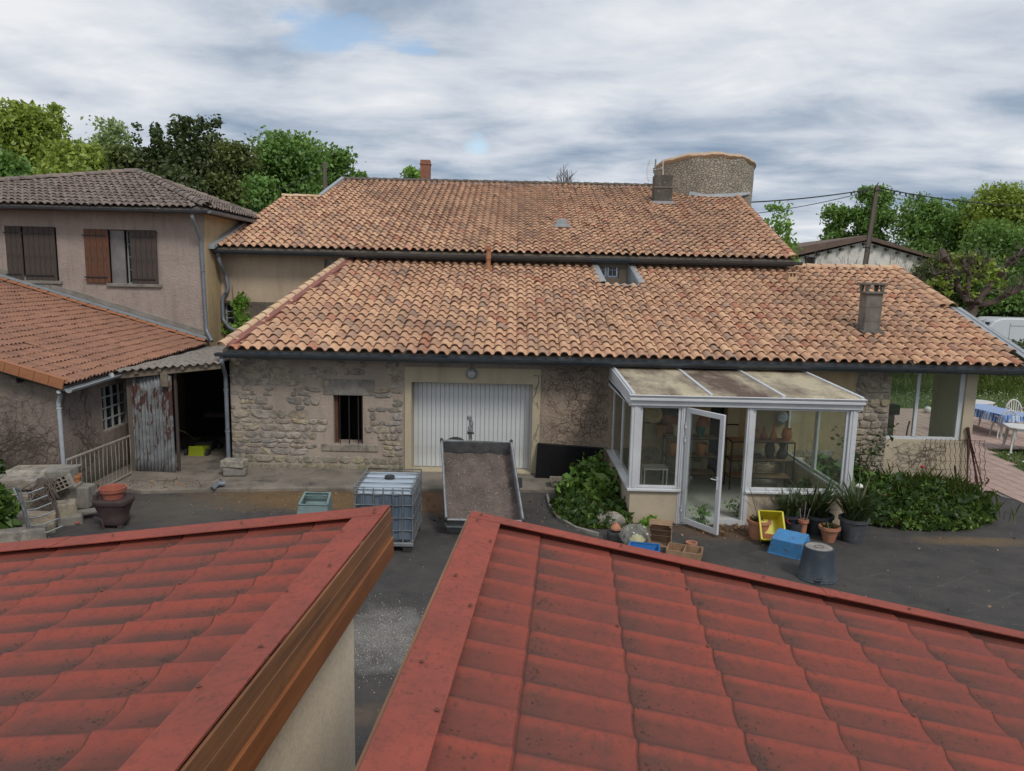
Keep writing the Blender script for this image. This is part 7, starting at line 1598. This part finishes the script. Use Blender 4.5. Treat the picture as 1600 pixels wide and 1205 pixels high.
# blue box upside down, tilted
c_ = gz(1240, 872); ex = Vector((.80, -.60, .0)).normalized(); ez = Vector((.10, .22, -1)).normalized(); ey = ez.cross(ex)
B_, T_ = orient((c_.x-.02, c_.y+.16, .30), ex, ey, ez, (.24, .18), (.28, .22), .25)
mn = min(p.z for p in B_+T_); B_ = [p-Vector((0, 0, mn-.01)) for p in B_]; T_ = [p-Vector((0, 0, mn-.01)) for p in T_]
tub('blue plastic box lying upside down with flaking spots', 'blue_box', B_, T_, M['blue'])
# wooden crates
def crate(label, name, c_, ex, ey, ez, hx_, hy_, h, slats, mat=M['crate_wood'], gap=.018, mid=False):
    """slatted crate: half sizes hx_,hy_, height h along ez (open on +ez side)"""
    c_ = Vector(c_); ex, ey, ez = (Vector(v).normalized() for v in (ex, ey, ez)); t_ = thing(name, label, 'crate', c_); w_ = h/slats
    for i in range(slats):
        z = w_*(i+.5)
        for sg in (-1, 1):
            q = MB(); q.bar(c_+ex*-hx_+ey*sg*hy_+ez*z, c_+ex*hx_+ey*sg*hy_+ez*z, .012, w_-gap, up=ez); q.build('slat', mat, t_)
            q = MB(); q.bar(c_+ey*-hy_+ex*sg*hx_+ez*z, c_+ey*hy_+ex*sg*hx_+ez*z, .012, w_-gap, up=ez); q.build('slat', mat, t_)
    nb = 4
    for i in range(nb): y = -hy_+2*hy_*(i+.5)/nb; q = MB(); q.bar(c_+ex*-hx_+ey*y, c_+ex*hx_+ey*y, 2*hy_/nb-.015, .010, up=ez); q.build('slat', mat, t_)
    for a in (-1, 1):
        for b in (-1, 1): q = MB(); q.bar(c_+ex*a*(hx_-.02)+ey*b*(hy_-.02), c_+ex*a*(hx_-.02)+ey*b*(hy_-.02)+ez*h, .03, .03, up=ex); q.build('corner_post', mat, t_)
    if mid: q = MB(); q.bar(c_+ey*-hy_+ez*h*.5, c_+ey*hy_+ez*h*.5, .012, h*.9, up=ez); q.build('slat', mat, t_)
    return t_
c_ = gz(1038, 858); ez = Vector((-.25, -1, .0)).normalized(); ex = Vector((1, -.25, 0)).normalized(); ey = Vector((0, 0, 1))
crate('dark wooden crate standing on its side, open towards the camera', 'wooden_crate', (c_.x, c_.y+.35, .20), ex, ey, ez, .185, .19, .30, 3)
c_ = gz(1078, 872); crate('low open wooden tray lying on the asphalt behind the red roof edge', 'wooden_tray', (c_.x-.08, c_.y+.05, .02), (.93, -.35, 0), (.35, .93, 0), (0, 0, 1), .27, .18, .13, 1, mid=True)
c_ = gz(1003, 868); B_, T_ = orient((c_.x+.05, c_.y+.1, .01), (1, -.2, 0), (.2, 1, 0), (0, 0, 1), (.22, .15), (.24, .17), .10); tub('shallow blue tray under the plastic bag', 'blue_tray', B_, T_, M['blue_tray'])
c_ = gz(1082, 856); t_ = pot('small red clay saucer pot lying by the wooden tray', Vector((c_.x, c_.y+.08, 0)), .09, .07, M['clay'], taper=.8, rim=.008)
# clear plastic bag
bg_ = thing('plastic_bag', 'clear crumpled plastic bag with yellow contents among the crates', 'bag', gz(998, 855)); c_ = gz(995, 858); c_.z = 0; rg = random.Random(3)
def bagf(u_, v_):
    a = 2*PI*u_; b = PI*(v_-.5); r_ = 1+.10*math.sin(7*a+3*b)+.07*math.sin(13*a-5*b)+.05*math.sin(23*a+11*b); return (c_.x+.24*r_*math.cos(b)*math.cos(a), c_.y+.2+.2*r_*math.cos(b)*math.sin(a), .17+.17*r_*math.sin(b))
mb = MB(); mb.grid(bagf, 60, 24); mb.build('bag', M['bag'], bg_, smooth=30); mb = MB(); mb.lathe([(0, 0), (.12, .02), (.14, .08), (.09, .14), (0, .16)], c_+Vector((.04, .2, .01)), 9); mb.build('contents', simple('yellow_contents', (.55, .50, .18), (.5, .5, .42), 15, .7), bg_, smooth=30)
c_ = gz(966, 850); c_.z = 0; t_ = thing('black_case', 'black plastic case behind the red roof edge left of the bag', 'case', c_+Vector((0, .12, 0))); mb = MB(); mb.bb(c_.x-.16, c_.x+.14, c_.y+.05, c_.y+.28, 0, .15); mb.build('case', M['rubber'], t_, bevel=.02); mb = MB(); mb.tube([(c_.x-.05, c_.y+.16, .15), (c_.x-.05, c_.y+.16, .18), (c_.x+.05, c_.y+.16, .18), (c_.x+.05, c_.y+.16, .15)], .008, 5); mb.build('handle', M['rubber'], t_)
t_ = thing('clay_cloche', 'small clay lid with knob standing on the black case', 'clay lid', (c_.x-.02, c_.y+.2, .185)); mb = MB(); mb.lathe([(.09, 0), (.09, .03), (.075, .045), (.06, .08), (.03, .10), (.025, .12), (0, .125)], t_.location, 18); mb.build('lid', M['clay'], t_, smooth=40)
c_ = gz(1268, 838); t_ = thing('bucket', 'black bucket with thin red rim showing behind the blue box', 'bucket', (gz(1247, 845).x, 12.45, .27)); mb = MB(); mb.tube([(t_.location.x+.13*math.cos(a*PI/12), 12.45+.1*math.sin(a*PI/12), .27+.03*math.sin(a*PI/12)) for a in range(25)], .010, 5); mb.build('rim', simple('red_plastic', (.35, .02, .03), (.3, .02, .03), 3, .4), t_); mb = MB(); mb.lathe([(.10, 0), (.125, .26)], (t_.location.x, 12.45, 0), 16); mb.build('shell', M['black_pot'], t_)
rock('ornament', 'white and black ball shaped ornament among the fronds of the grey tub', tuple(gy(1343, 760, 12.6)), (.05, .045, .05), M['flower'], 9, 'ornament')
# --- football on the lawn
fb = gz(1449, 646); fbt = thing('football', 'white and black football lying on the lawn, seen through the porch window', 'ball', (fb.x, fb.y, .12)); mb = MB()
mb.lathe([(.13*math.sin(PI*k/12), -.13*math.cos(PI*k/12)) for k in range(13)], fbt.location, 20); mb.build('ball', simple('ball_leather', (.62, .62, .60), (.55, .55, .53), 6, .5), fbt, smooth=180); rg = random.Random(2)
phi = (1+5**.5)/2
for v_ in [Vector(q) for q in ((0, 1, phi), (0, -1, phi), (0, 1, -phi), (0, -1, -phi), (1, phi, 0), (-1, phi, 0), (1, -phi, 0), (-1, -phi, 0), (phi, 0, 1), (-phi, 0, 1), (phi, 0, -1), (-phi, 0, -1))]:
    v_.normalize(); a, b = basis(v_); q = MB(); q.add([fbt.location+(v_*.12+(a*math.cos(2*PI*k/5)+b*math.sin(2*PI*k/5))*.052).normalized()*.1325 for k in range(5)], [(0, 1, 2, 3, 4)]); q.build('patch', M['rubber'], fbt)
for k, (px, py) in enumerate(((1417, 680), (1460, 682))):
    b = gz(px-1, py+14, .0); b = gy(px, py+3, 18.6); t_ = thing('curved_handle', ['dark curved stick standing in the porch, left one', 'dark curved stick standing in the porch, right one'][k], 'stick', (b.x, 18.6, 0)); mb = MB(); mb.tube([(b.x-.05, 18.6, 0), (b.x-.02, 18.6, b.z), (b.x+.03*k*4, 18.6, b.z+.25), (b.x+.03+.16*k, 18.6, b.z+.42)], .022, 6); mb.build('stick', M['rust'], t_)
cb = thing('low_cabinet', 'low brown cabinet with black set on top seen through the porch window', 'cabinet', (gy(1385, 680, 18.5).x, 18.6, 0)); x = cb.location.x; mb = MB(); mb.bb(x-.35, x+.17, 18.5, 18.9, 0, 1.12); mb.build('cabinet', M['wood_beam'], cb, bevel=.01); mb = MB(); mb.bb(x-.25, x+.30, 18.52, 18.8, 1.125, 1.38); mb.build('black_set', M['rubber'], cb, bevel=.01)
# --- wire mesh panel and tools by the porch corner
wm = thing('wire_mesh_panel', 'sheet of wavy rusty wire mesh leaning on the porch wall', 'wire mesh', (9.3, 15.6, 0)); x0 = gy(1448, 690, 15.9).x; x1 = gy(1540, 690, 15.9).x; mb = MB()
for k in range(13):
    x = x0+(x1-x0)*k/12; pts = [(x+.02*math.sin(j*1.9)-.12*(1-j/14), 15.55+.40*j/14, .12+.95*j/14) for j in range(15)]; mb.tube(pts, .0065, 4, False)
for z in (.15, .45, .62, 1.05): f_ = (z-.12)/.95; mb.tube([(x0-.12*(1-f_), 15.55+.4*f_-.01, z), (x1-.12*(1-f_), 15.55+.4*f_-.01, z)], .006, 4, False)
mb.build('mesh', M['rust'], wm)
def tool(name, lab, a, b, r_, head=None, cat='tool'):
    t_ = thing(name, lab, cat, (a.x, a.y, 0)); mb = MB(); mb.tube([a, b], r_, 6); mb.build('shaft', M['rust'], t_)
    if head: mb = MB(); mb.tube(head, r_*1.1, 6); mb.build('hook', M['rust'], t_, smooth=50)
    return t_
tool('iron_bar', 'rusty iron bar leaning at the porch corner, upright one', gz(1511, 762), gy(1513, 685, 15.9), .022)
tool('iron_bar', 'thick rusty bar leaning left to right at the porch corner', gz(1528, 760), gy(1512, 668, 15.95), .034)
a = gz(1535, 757); tool('iron_hook', 'long rusty hooked rod leaning at the porch corner', a, gy(1514, 680, 15.9), .018, [a+Vector((0, 0, 0)), a+Vector((.08, -.02, .03)), a+Vector((.12, -.02, .12)), a+Vector((.06, -.02, .16))])
tool('iron_bar', 'short rusty bar standing before the wire mesh', gz(1495, 762), gy(1492, 728, 15.6), .022)
q = gz(1522, 770); rock('drain_stone', 'small grey slab lying at the foot of the leaning bars', (q.x, q.y+.1, .02), (.26, .12, .05), M['zinc'], 5)
# ================================================================== terrace furniture
PW = M['plastic_white']
def ptable(label, c_, lx, ly, h, rz, name='plastic_table', oval=False):
    t_ = thing(name, label, 'table', c_, rz); mb = MB(); n = 28; pts = []
    for k in range(n):
        a = 2*PI*k/n; ct, st = math.cos(a), math.sin(a); p_ = 2.2 if oval else 7; s_ = (abs(ct)**p_+abs(st)**p_)**(-1/p_); pts.append((lx/2*ct*s_, ly/2*st*s_, h-.03))
    mb.prism(pts, (0, 0, .03)); mb.prism([(x*.94, y*.94, h-.09) for x, y, z in pts], (0, 0, .059)); mb.build('tabletop', PW, t_, local=True, bevel=.006)
    for sx in (-1, 1):
        for sy in (-1, 1): q = MB(); q.tube([(sx*lx*.40, sy*ly*.38, h-.08), (sx*lx*.44, sy*ly*.43, 0)], [.05, .03], 6); q.build('leg', PW, t_, local=True)
    return t_
ca_, cb_ = gz(1514, 631, .72), gz(1590, 649, .72); c1 = (ca_+cb_)/2; crz = math.atan2(cb_.y-ca_.y, cb_.x-ca_.x); print('cloth', (cb_-ca_).length, math.degrees(crz)); ptable('long plastic table under the blue checked cloth', Vector((c1.x, c1.y, 0)), 2.1, .95, .72, crz)
cl = MB()
def cloth(u_, v_):
    x = (u_-.5)*2.5; y = (v_-.5)*1.45; ex_ = max(0, abs(x)-1.07); ey_ = max(0, abs(y)-.49); d = max(ex_, ey_); z = .728 - max(0, d-.0)*1.05; x2 = math.copysign(min(abs(x), 1.07+.12*ex_), x); y2 = math.copysign(min(abs(y), .49+.15*ey_), y)
    w_ = .03*math.sin(u_*26)*(ey_ > 0)+.03*math.sin(v_*20)*(ex_ > 0); return (x2+(w_ if ex_ > 0 else 0), y2+(w_ if ey_ > 0 else 0), z)
cl.grid(cloth, 60, 36); o = cl.build('tablecloth', M['cloth'], smooth=60); o.location = (c1.x, c1.y, 0); o.rotation_euler = (0, 0, crz); tag(o, 'blue and white checked cloth draped over the long table', 'tablecloth')
c2 = gz(1622, 668, .70); ptable('bare white plastic table nearer the camera at the right edge', Vector((c2.x, c2.y, 0)), 1.5, .85, .70, rad(-20)); c3 = gz(1520, 628, .72); ptable('white oval plastic table behind the cloth covered one', Vector((c3.x, c3.y, 0)), 1.3, .9, .74, rad(5), oval=True)
def pchair(label, c_, rz):
    t_ = thing('plastic_chair', label, 'chair', c_, rz, 'white plastic garden chairs'); mb = MB()
    mb.prism([(-.22, -.22, .41), (.22, -.22, .41), (.20, .20, .41), (-.20, .20, .41)], (0, 0, .03)); mb.build('seat', PW, t_, local=True, bevel=.01)
    for sx in (-1, 1):
        for sy, yy in ((-1, -.2), (1, .2)): q = MB(); q.tube([(sx*.2, yy, .42), (sx*.25, yy*1.25, 0)], [.03, .02], 6); q.build('leg', PW, t_, local=True)
        q = MB(); q.tube([(sx*.25, -.22, .42), (sx*.27, -.2, .62), (sx*.27, .1, .66), (sx*.23, .25, .62)], .02, 6); q.build('armrest', PW, t_, local=True, smooth=50)
    q = MB(); pts = [(.24*math.cos(a), .24+.06*math.sin(a), .45+.42*math.sin(a)) for a in [PI*k/14 for k in range(15)]]; q.tube(pts, .024, 6); q.build('back_rim', PW, t_, local=True, smooth=50)
    for k in range(-3, 4): q = MB(); x = k*.058; q.bar((x, .235, .43), (x*1.2, .30, .45+.40*math.sqrt(max(0, 1-(x/.24)**2))), .022, .012); q.build('back_slat', PW, t_, local=True)
    return t_
q = gz(1588, 655); pchair('white slatted back plastic chair at the far right end of the checked cloth', Vector((gy(1585, 640, c1.y+.9).x, c1.y+.75, 0)), rad(-10))
pchair('white plastic chair tucked under the near side of the checked cloth', Vector((c1.x-.1, c1.y-.75, 0)), rad(170)); pchair('white plastic chair under the left end of the checked cloth', Vector((c1.x-1.15, c1.y-.25, 0)), rad(80)); pchair('white plastic chair between the two right tables', Vector((c2.x+.1, c2.y-.35, 0)), rad(150))
# ================================================================== far things on the right and wires
vn = thing('white_van', 'white panel van with dark side window parked beyond the right roof edge', 'van', (gy(1560, 540, 40).x, 40, 0)); VY = 40.0
def V_(px, py): p = gy(px, py, VY); return (p.x, VY, p.z)
xn = V_(1527, 515)[0]; zt_ = V_(1560, 497)[2]; prof = [(xn+.05, .45), (xn-.55, .75), (xn-.5, 1.15), (xn+.15, 1.35), (xn+.35, 1.85), (xn+.9, zt_-.18), (xn+1.25, zt_-.02), (xn+1.6, zt_), (xn+6.4, zt_-.03), (xn+6.55, zt_-.2), (xn+6.6, .5)]
mb = MB(); mb.prism([(x, VY, z) for x, z in prof], (0, 1.95, 0)); bdy = mb.build('body', M['van'], vn, bevel=.07)
wa = [V_(1533, 518), V_(1540, 514), V_(1550, 514.5), V_(1547, 525), V_(1543, 525)]; mb = MB(); mb.prism([(x, VY-.012, z) for x, y, z in wa], (0, .01, 0)); mb.build('side_window', M['dark_pane'], vn)
for (a, b, c_, d) in ((xn+.05, 1.35, xn+.8, zt_-.35),): mb = MB(); mb.add([(xn+.12, VY+.12, 1.40), (xn+.12, VY+1.83, 1.40), (xn+.78, VY+1.75, zt_-.25), (xn+.78, VY+.2, zt_-.25)], [(0, 1, 2, 3)]); mb.build('windscreen', M['dark_pane'], vn)
for x in (xn+1.75, xn+3.0, xn+5.0): mb = MB(); mb.bb(x-.01, x+.01, VY-.008, VY+.002, .6, zt_-.25); mb.build('door_seam', M['galv'], vn)
for z in (zt_-.42, 1.25): mb = MB(); mb.bb(xn+1.75, xn+6.3, VY-.010, VY+.002, z, z+.025); mb.build('side_crease', M['galv'], vn)
for x in (xn+.45, xn+5.0):
    mb = MB(); mb.lathe([(0, -.12), (.2, -.12), (.34, -.1), (.35, .1), (0, .1)], (x, VY+.1, .35), 22, Matrix.Rotation(PI/2, 3, 'X')); wh = mb.build('wheel', M['rubber'], vn, smooth=40)
mb = MB(); p = Vector(V_(1531, 509)); mb.tube([p+Vector((.1, -.05, -.15)), p+Vector((-.12, -.1, -.05)), p+Vector((0, -.1, .12)), p+Vector((.2, -.05, .16))], .045, 6); mb.build('mirror', M['van'], vn, smooth=50)
# white barn
BYd = 46; wb = thing('white_barn', 'low white gabled barn with brown roof far off on the right', 'barn', (gy(1355, 400, BYd).x, BYd, 0))
def B_(px, py): p = gy(px, py, BYd); return (p.x, BYd, p.z)
pr_ = [B_(1250, 398), B_(1352, 375), B_(1462, 406)]; x0, x1 = pr_[0][0], pr_[2][0]
mb = MB(); mb.prism([(x0, BYd, 0), (x1, BYd, 0), (x1, BYd, pr_[2][2]-.1), (pr_[1][0], BYd, pr_[1][2]-.1), (x0, BYd, pr_[0][2]-.15)], (0, 9, 0)); mb.build('wall', M['barnwhite'], wb)
mb = MB(); mb.prism([(x0-.7, BYd-.35, pr_[0][2]-.15), (pr_[1][0], BYd-.35, pr_[1][2]), (pr_[1][0], BYd-.35, pr_[1][2]+.28), (x0-.7, BYd-.35, pr_[0][2]+.35)], (0, 10, 0)); mb.prism([(x1+.5, BYd-.35, pr_[2][2]-.16), (pr_[1][0]+.01, BYd-.35, pr_[1][2]), (pr_[1][0]+.01, BYd-.35, pr_[1][2]+.24), (x1+.5, BYd-.35, pr_[2][2]-.0)], (0, 10, 0)); mb.build('roof', M['barnroof'], wb)
for k in range(12):
    f_ = (k+.5)/12; x = x0+(x1-x0)*f_; z = (pr_[0][2]+(pr_[1][2]-pr_[0][2])*(x-x0)/(pr_[1][0]-x0)) if x < pr_[1][0] else (pr_[1][2]+(pr_[2][2]-pr_[1][2])*(x-pr_[1][0])/(x1-pr_[1][0])); mb = MB(); mb.bb(x-.08, x+.08, BYd-.3, BYd-.001, z-.30, z-.16); mb.build('rafter_end', M['wood_dark'], wb)
mb = MB(); p = B_(1266, 399); mb.bb(p[0]-.3, p[0]+.3, BYd-.02, BYd-.001, p[2]-.5, p[2]-.1); mb.build('vent_opening', M['dark'], wb)
# poles and wires
PY_ = 38.0; pl_ = thing('utility_pole', 'leaning wooden utility pole carrying the overhead cables', 'pole', gy(1335, 500, PY_)); pl_.location.z = 0; tp = gy(1371, 290, PY_); bt = gy(1352, 414, PY_); d = (bt-tp).normalized(); ft = tp+d*(tp.z/-d.z+.3)
pl_.location = (ft.x, ft.y, 0); mb = MB(); mb.tube([ft, tp], [.17, .115], 10); mb.build('pole', M['pole'], pl_, smooth=50); mb = MB(); mb.bar(tp+Vector((-.2, -.1, -.25)), tp+Vector((.25, -.1, -.25)), .05, .05); mb.tube([gy(1354, 387, PY_-.15)-Vector((.17, 0, 0)), gy(1354, 387, PY_-.15)+Vector((.17, 0, 0))], .04, 6); mb.build('bracket', M['rubber'], pl_)
def cable(lab, a, b, sag, r_=.018, knots=()):
    t_ = thing('overhead_cable', lab, 'cable', a.lerp(b, .5), 0, 'overhead cables on the pole'); pts = [a.lerp(b, k/16)-Vector((0, 0, sag*4*(k/16)*(1-k/16))) for k in range(17)]; mb = MB(); mb.tube(pts, r_, 5, False); mb.build('cable', M['rubber'], t_)
    for k in knots: p = a.lerp(b, k)-Vector((0, 0, sag*4*k*(1-k))); mb = MB(); mb.lathe([(0, -.09), (.05, -.05), (.05, .04), (0, .08)], p-Vector((0, 0, .05)), 6); mb.build('clamp', M['rubber'], t_)
cable('thick twisted overhead cable running left from the pole to behind the tower', gy(1370, 294, PY_), gy(1150, 317, 33), .12, .03, (.08, .11, .14, .2))
cable('thin overhead cable dipping left from below the pole top', gy(1350, 301, PY_), gy(1170, 335, 36), .10, .018)
cable('thick twisted overhead cable running right from the pole out of view', gy(1370, 293, PY_), gy(1640, 322, 44), .25, .03, (.09, .12, .15, .19))
cable('thin overhead cable running right just below the thick one', gy(1372, 296, PY_), gy(1530, 326, 50), .15, .014)
pl2 = thing('wooden_post', 'thin weathered wooden post sticking up behind the left part of the main roof', 'pole', (gy(507, 280, 34).x, 34, 0)); a = gy(507, 254, 34); mb = MB(); mb.tube([(a.x+.05, 34, 0), a], [.13, .09], 8); mb.build('pole', M['pole'], pl2)
cable('faint wire crossing the left trees to the thin wooden post', gy(506, 262, 34), gy(420, 300, 30), .1, .012)
# ================================================================== rubble terrace, railing and bits at the left
tw_ = thing('terrace_wall', 'low ruined stone terrace wall with slabs at the left edge', 'stone wall', (-8.2, 12.6, 0)); rg = random.Random(12)
def blk(c_, s_, rz=0, mat=M['block_stone'], nm='stone', seed=0):
    r2 = random.Random(seed or int(c_[0]*100+c_[1]*10)); q = MB(); x, y, z = s_[0]/2, s_[1]/2, s_[2]/2; R_ = Matrix.Rotation(rz, 3, 'Z')
    vs_ = [Vector((sx*x*r2.uniform(.82, 1.05), sy*y*r2.uniform(.82, 1.05), sz*z*r2.uniform(.85, 1.05))) for sz in (-1, 1) for sy in (-1, 1) for sx in (-1, 1)]
    q.add([Vector(c_)+R_@v_ for v_ in vs_], [(0, 2, 3, 1), (4, 5, 7, 6), (0, 1, 5, 4), (2, 6, 7, 3), (0, 4, 6, 2), (1, 3, 7, 5)]); return q.build(nm, mat, tw_, bevel=.03)
def at(px, py, Y): return tuple(gy(px, py, Y))
for i, (px, py, Y, s_, rz) in enumerate(((70, 737, 13.0, (1.15, .55, .16), .08), (30, 752, 12.7, (.9, .5, .2), .1), (98, 742, 12.8, (.45, .45, .26), .2), (90, 775, 12.7, (.7, .5, .42), .1), (40, 785, 12.5, (.6, .4, .4), 0), (129, 775, 12.9, (.34, .35, .42), .1), (128, 762, 12.95, (.3, .3, .12), -.1), (95, 797, 12.3, (.55, .3, .30), .5), (110, 812, 12.3, (.4, .3, .2), .5), (60, 812, 12.0, (.6, .35, .3), .4), (60, 735, 13.1, (.5, .4, .12), .4), (135, 800, 12.6, (.4, .22, .08), .6), (20, 838, 11.3, (.95, .24, .22), .45), (60, 826, 11.8, (.5, .22, .2), .45))):
    blk(at(px, py, Y), s_, rz, [M['block_stone'], M['stone'], M['concrete']][i % 3], seed=i+1)
hb = thing('hollow_brick', 'pale hollow clay brick leaning on the terrace stones', 'hollow brick', at(92, 757, 12.4)); c_ = Vector(hb.location); R_ = Matrix.Rotation(rad(-24), 3, 'Y') @ Matrix.Rotation(rad(10), 3, 'Z')
mb = MB(); mb.box(c_+Vector((0, .06, 0)), (.40, .06, .22), R_)
for k in range(4): mb.box(c_+R_@Vector((0, -.03, -.10+.067*k)), (.40, .14, .018), R_)
for k in range(6): mb.box(c_+R_@Vector((-.19+.076*k, -.03, 0)), (.018, .139, .216), R_)
mb.build('brick', M['block_stone'], hb)
t_ = thing('flower_pot', 'small orange terracotta pot standing on the terrace stones', 'pot', gy(117, 760, 12.9)); mb = MB(); mb.lathe([(0, 0), (.07, 0), (.10, .17), (.115, .17), (.115, .22), (.095, .22), (.08, .05), (0, .04)], t_.location, 20); mb.build('pot', M['clay_orange'], t_, smooth=40)
gr_ = thing('iron_grille', 'grey metal barrel grille leaning before the ivy at the terrace', 'grille', gz(55, 845)); c_ = gy(50, 795, 11.6); mb = MB()
for k in range(6): z = c_.z+.32-k*.13; mb.tube([(c_.x-.28+.05*k, c_.y-.0, z+.02), (c_.x-.1+.05*k, c_.y-.18, z-.03), (c_.x+.1+.05*k, c_.y-.18, z), (c_.x+.24+.05*k, c_.y-.02, z+.05)], .013, 5)
for dx in (-.03, .02): mb.tube([(c_.x-.06+dx, c_.y-.2, c_.z+.42), (c_.x+.12+dx, c_.y-.22, c_.z-.45)], .016, 5)
mb.build('bars', M['galv'], gr_, smooth=50)
rt = thing('dry_roots', 'tangle of dry brown roots hanging over the terrace stones', 'roots', gy(72, 780, 12.0)); mb = MB(); rg = random.Random(77)
for k in range(60):
    a = gy(rg.gauss(72, 7), 748, 12.3); b = gy(rg.gauss(66, 14), rg.uniform(775, 815), 12.0); m_ = a.lerp(b, .5)+Vector((rg.gauss(0, .08), -.1, 0)); mb.tube([a, m_, b], [.012, .01, .005], 4, False)
mb.build('roots', M['vine'], rt)
for k in range(16):
    px, py = rg.uniform(88, 120), rg.uniform(800, 822); q = gz(px, py); rock('stone_chip' , 'broken brick and stone chips at the foot of the terrace' if False else None, (q.x, q.y, .03), (rg.uniform(.03, .09), rg.uniform(.03, .06), rg.uniform(.02, .05)), rg.choice([M['block_stone'], M['clay_red'], M['concrete']]), k, parent=tw_) if True else None
# railing
rl = thing('metal_railing', 'thin pale metal stair railing sloping down beside the barn wall', 'railing', (-8.0, 14.6, 0)); XR = -8.05
ta, tb = gx(104, 719, XR), gx(203, 681, XR+.02); ba, bb_ = gx(146, 770, XR), gx(206, 738, XR+.02)
ra, rb = gx(146, 770, XR), gx(206, 738, XR)
slope_ = (tb.z-ta.z)/(tb.y-ta.y); ba = Vector((XR, ta.y, ra.z + (rb.z-ra.z)/(rb.y-ra.y)*(ta.y-ra.y))); bb_ = Vector((XR, tb.y, rb.z))
mb = MB(); mb.bar(ta, tb, .035, .035); mb.build('handrail', M['stick'], rl, bevel=.005); mb = MB(); mb.bar(ba, bb_, .03, .03); mb.build('bottom_rail', M['stick'], rl)
n = 15
for k in range(n+1): a = ba.lerp(bb_, k/n); b = ta.lerp(tb, k/n); mb = MB(); mb.tube([a, a.lerp(b, .5)+Vector((random.gauss(0, .01), random.gauss(0, .01), 0)), b], .009, 5); mb.build('baluster', M['stick'], rl)
# cable clip box on garage wall
t_ = MB(); p = gy(631, 563, WY-.02); t_.bb(p.x-.04, p.x+.04, WY-.06, WY-.032, p.z-.04, p.z+.04); tag(t_.build('junction_box', M['plastic_white'], bevel=.005), 'small pale junction box under the gutter left of the garage door', 'junction box')
# bits lying on the asphalt
r_ = np.random.default_rng(99); n = 3600; P = np.stack([r_.uniform(-9, 12.5, n), r_.uniform(3.5, 15, n), np.full(n, .006)], 1); P[:1700, 0] = r_.normal(-1.5, .36, 1700); P[:1700, 1] = r_.normal(8.45, .5, 1700); P[1700:2300, 0] = r_.uniform(-6, 1, 600); P[1700:2300, 1] = r_.normal(14.1, .35, 600)
o = leafobj('yard_grit', P, .012, simple('pale_grit', (.45, .42, .37), (.25, .2, .15), 30, .9), None, 98, 0, 1.2); stuff(o); tag(o, 'pale grit and litter specks strewn over the asphalt', 'grit')
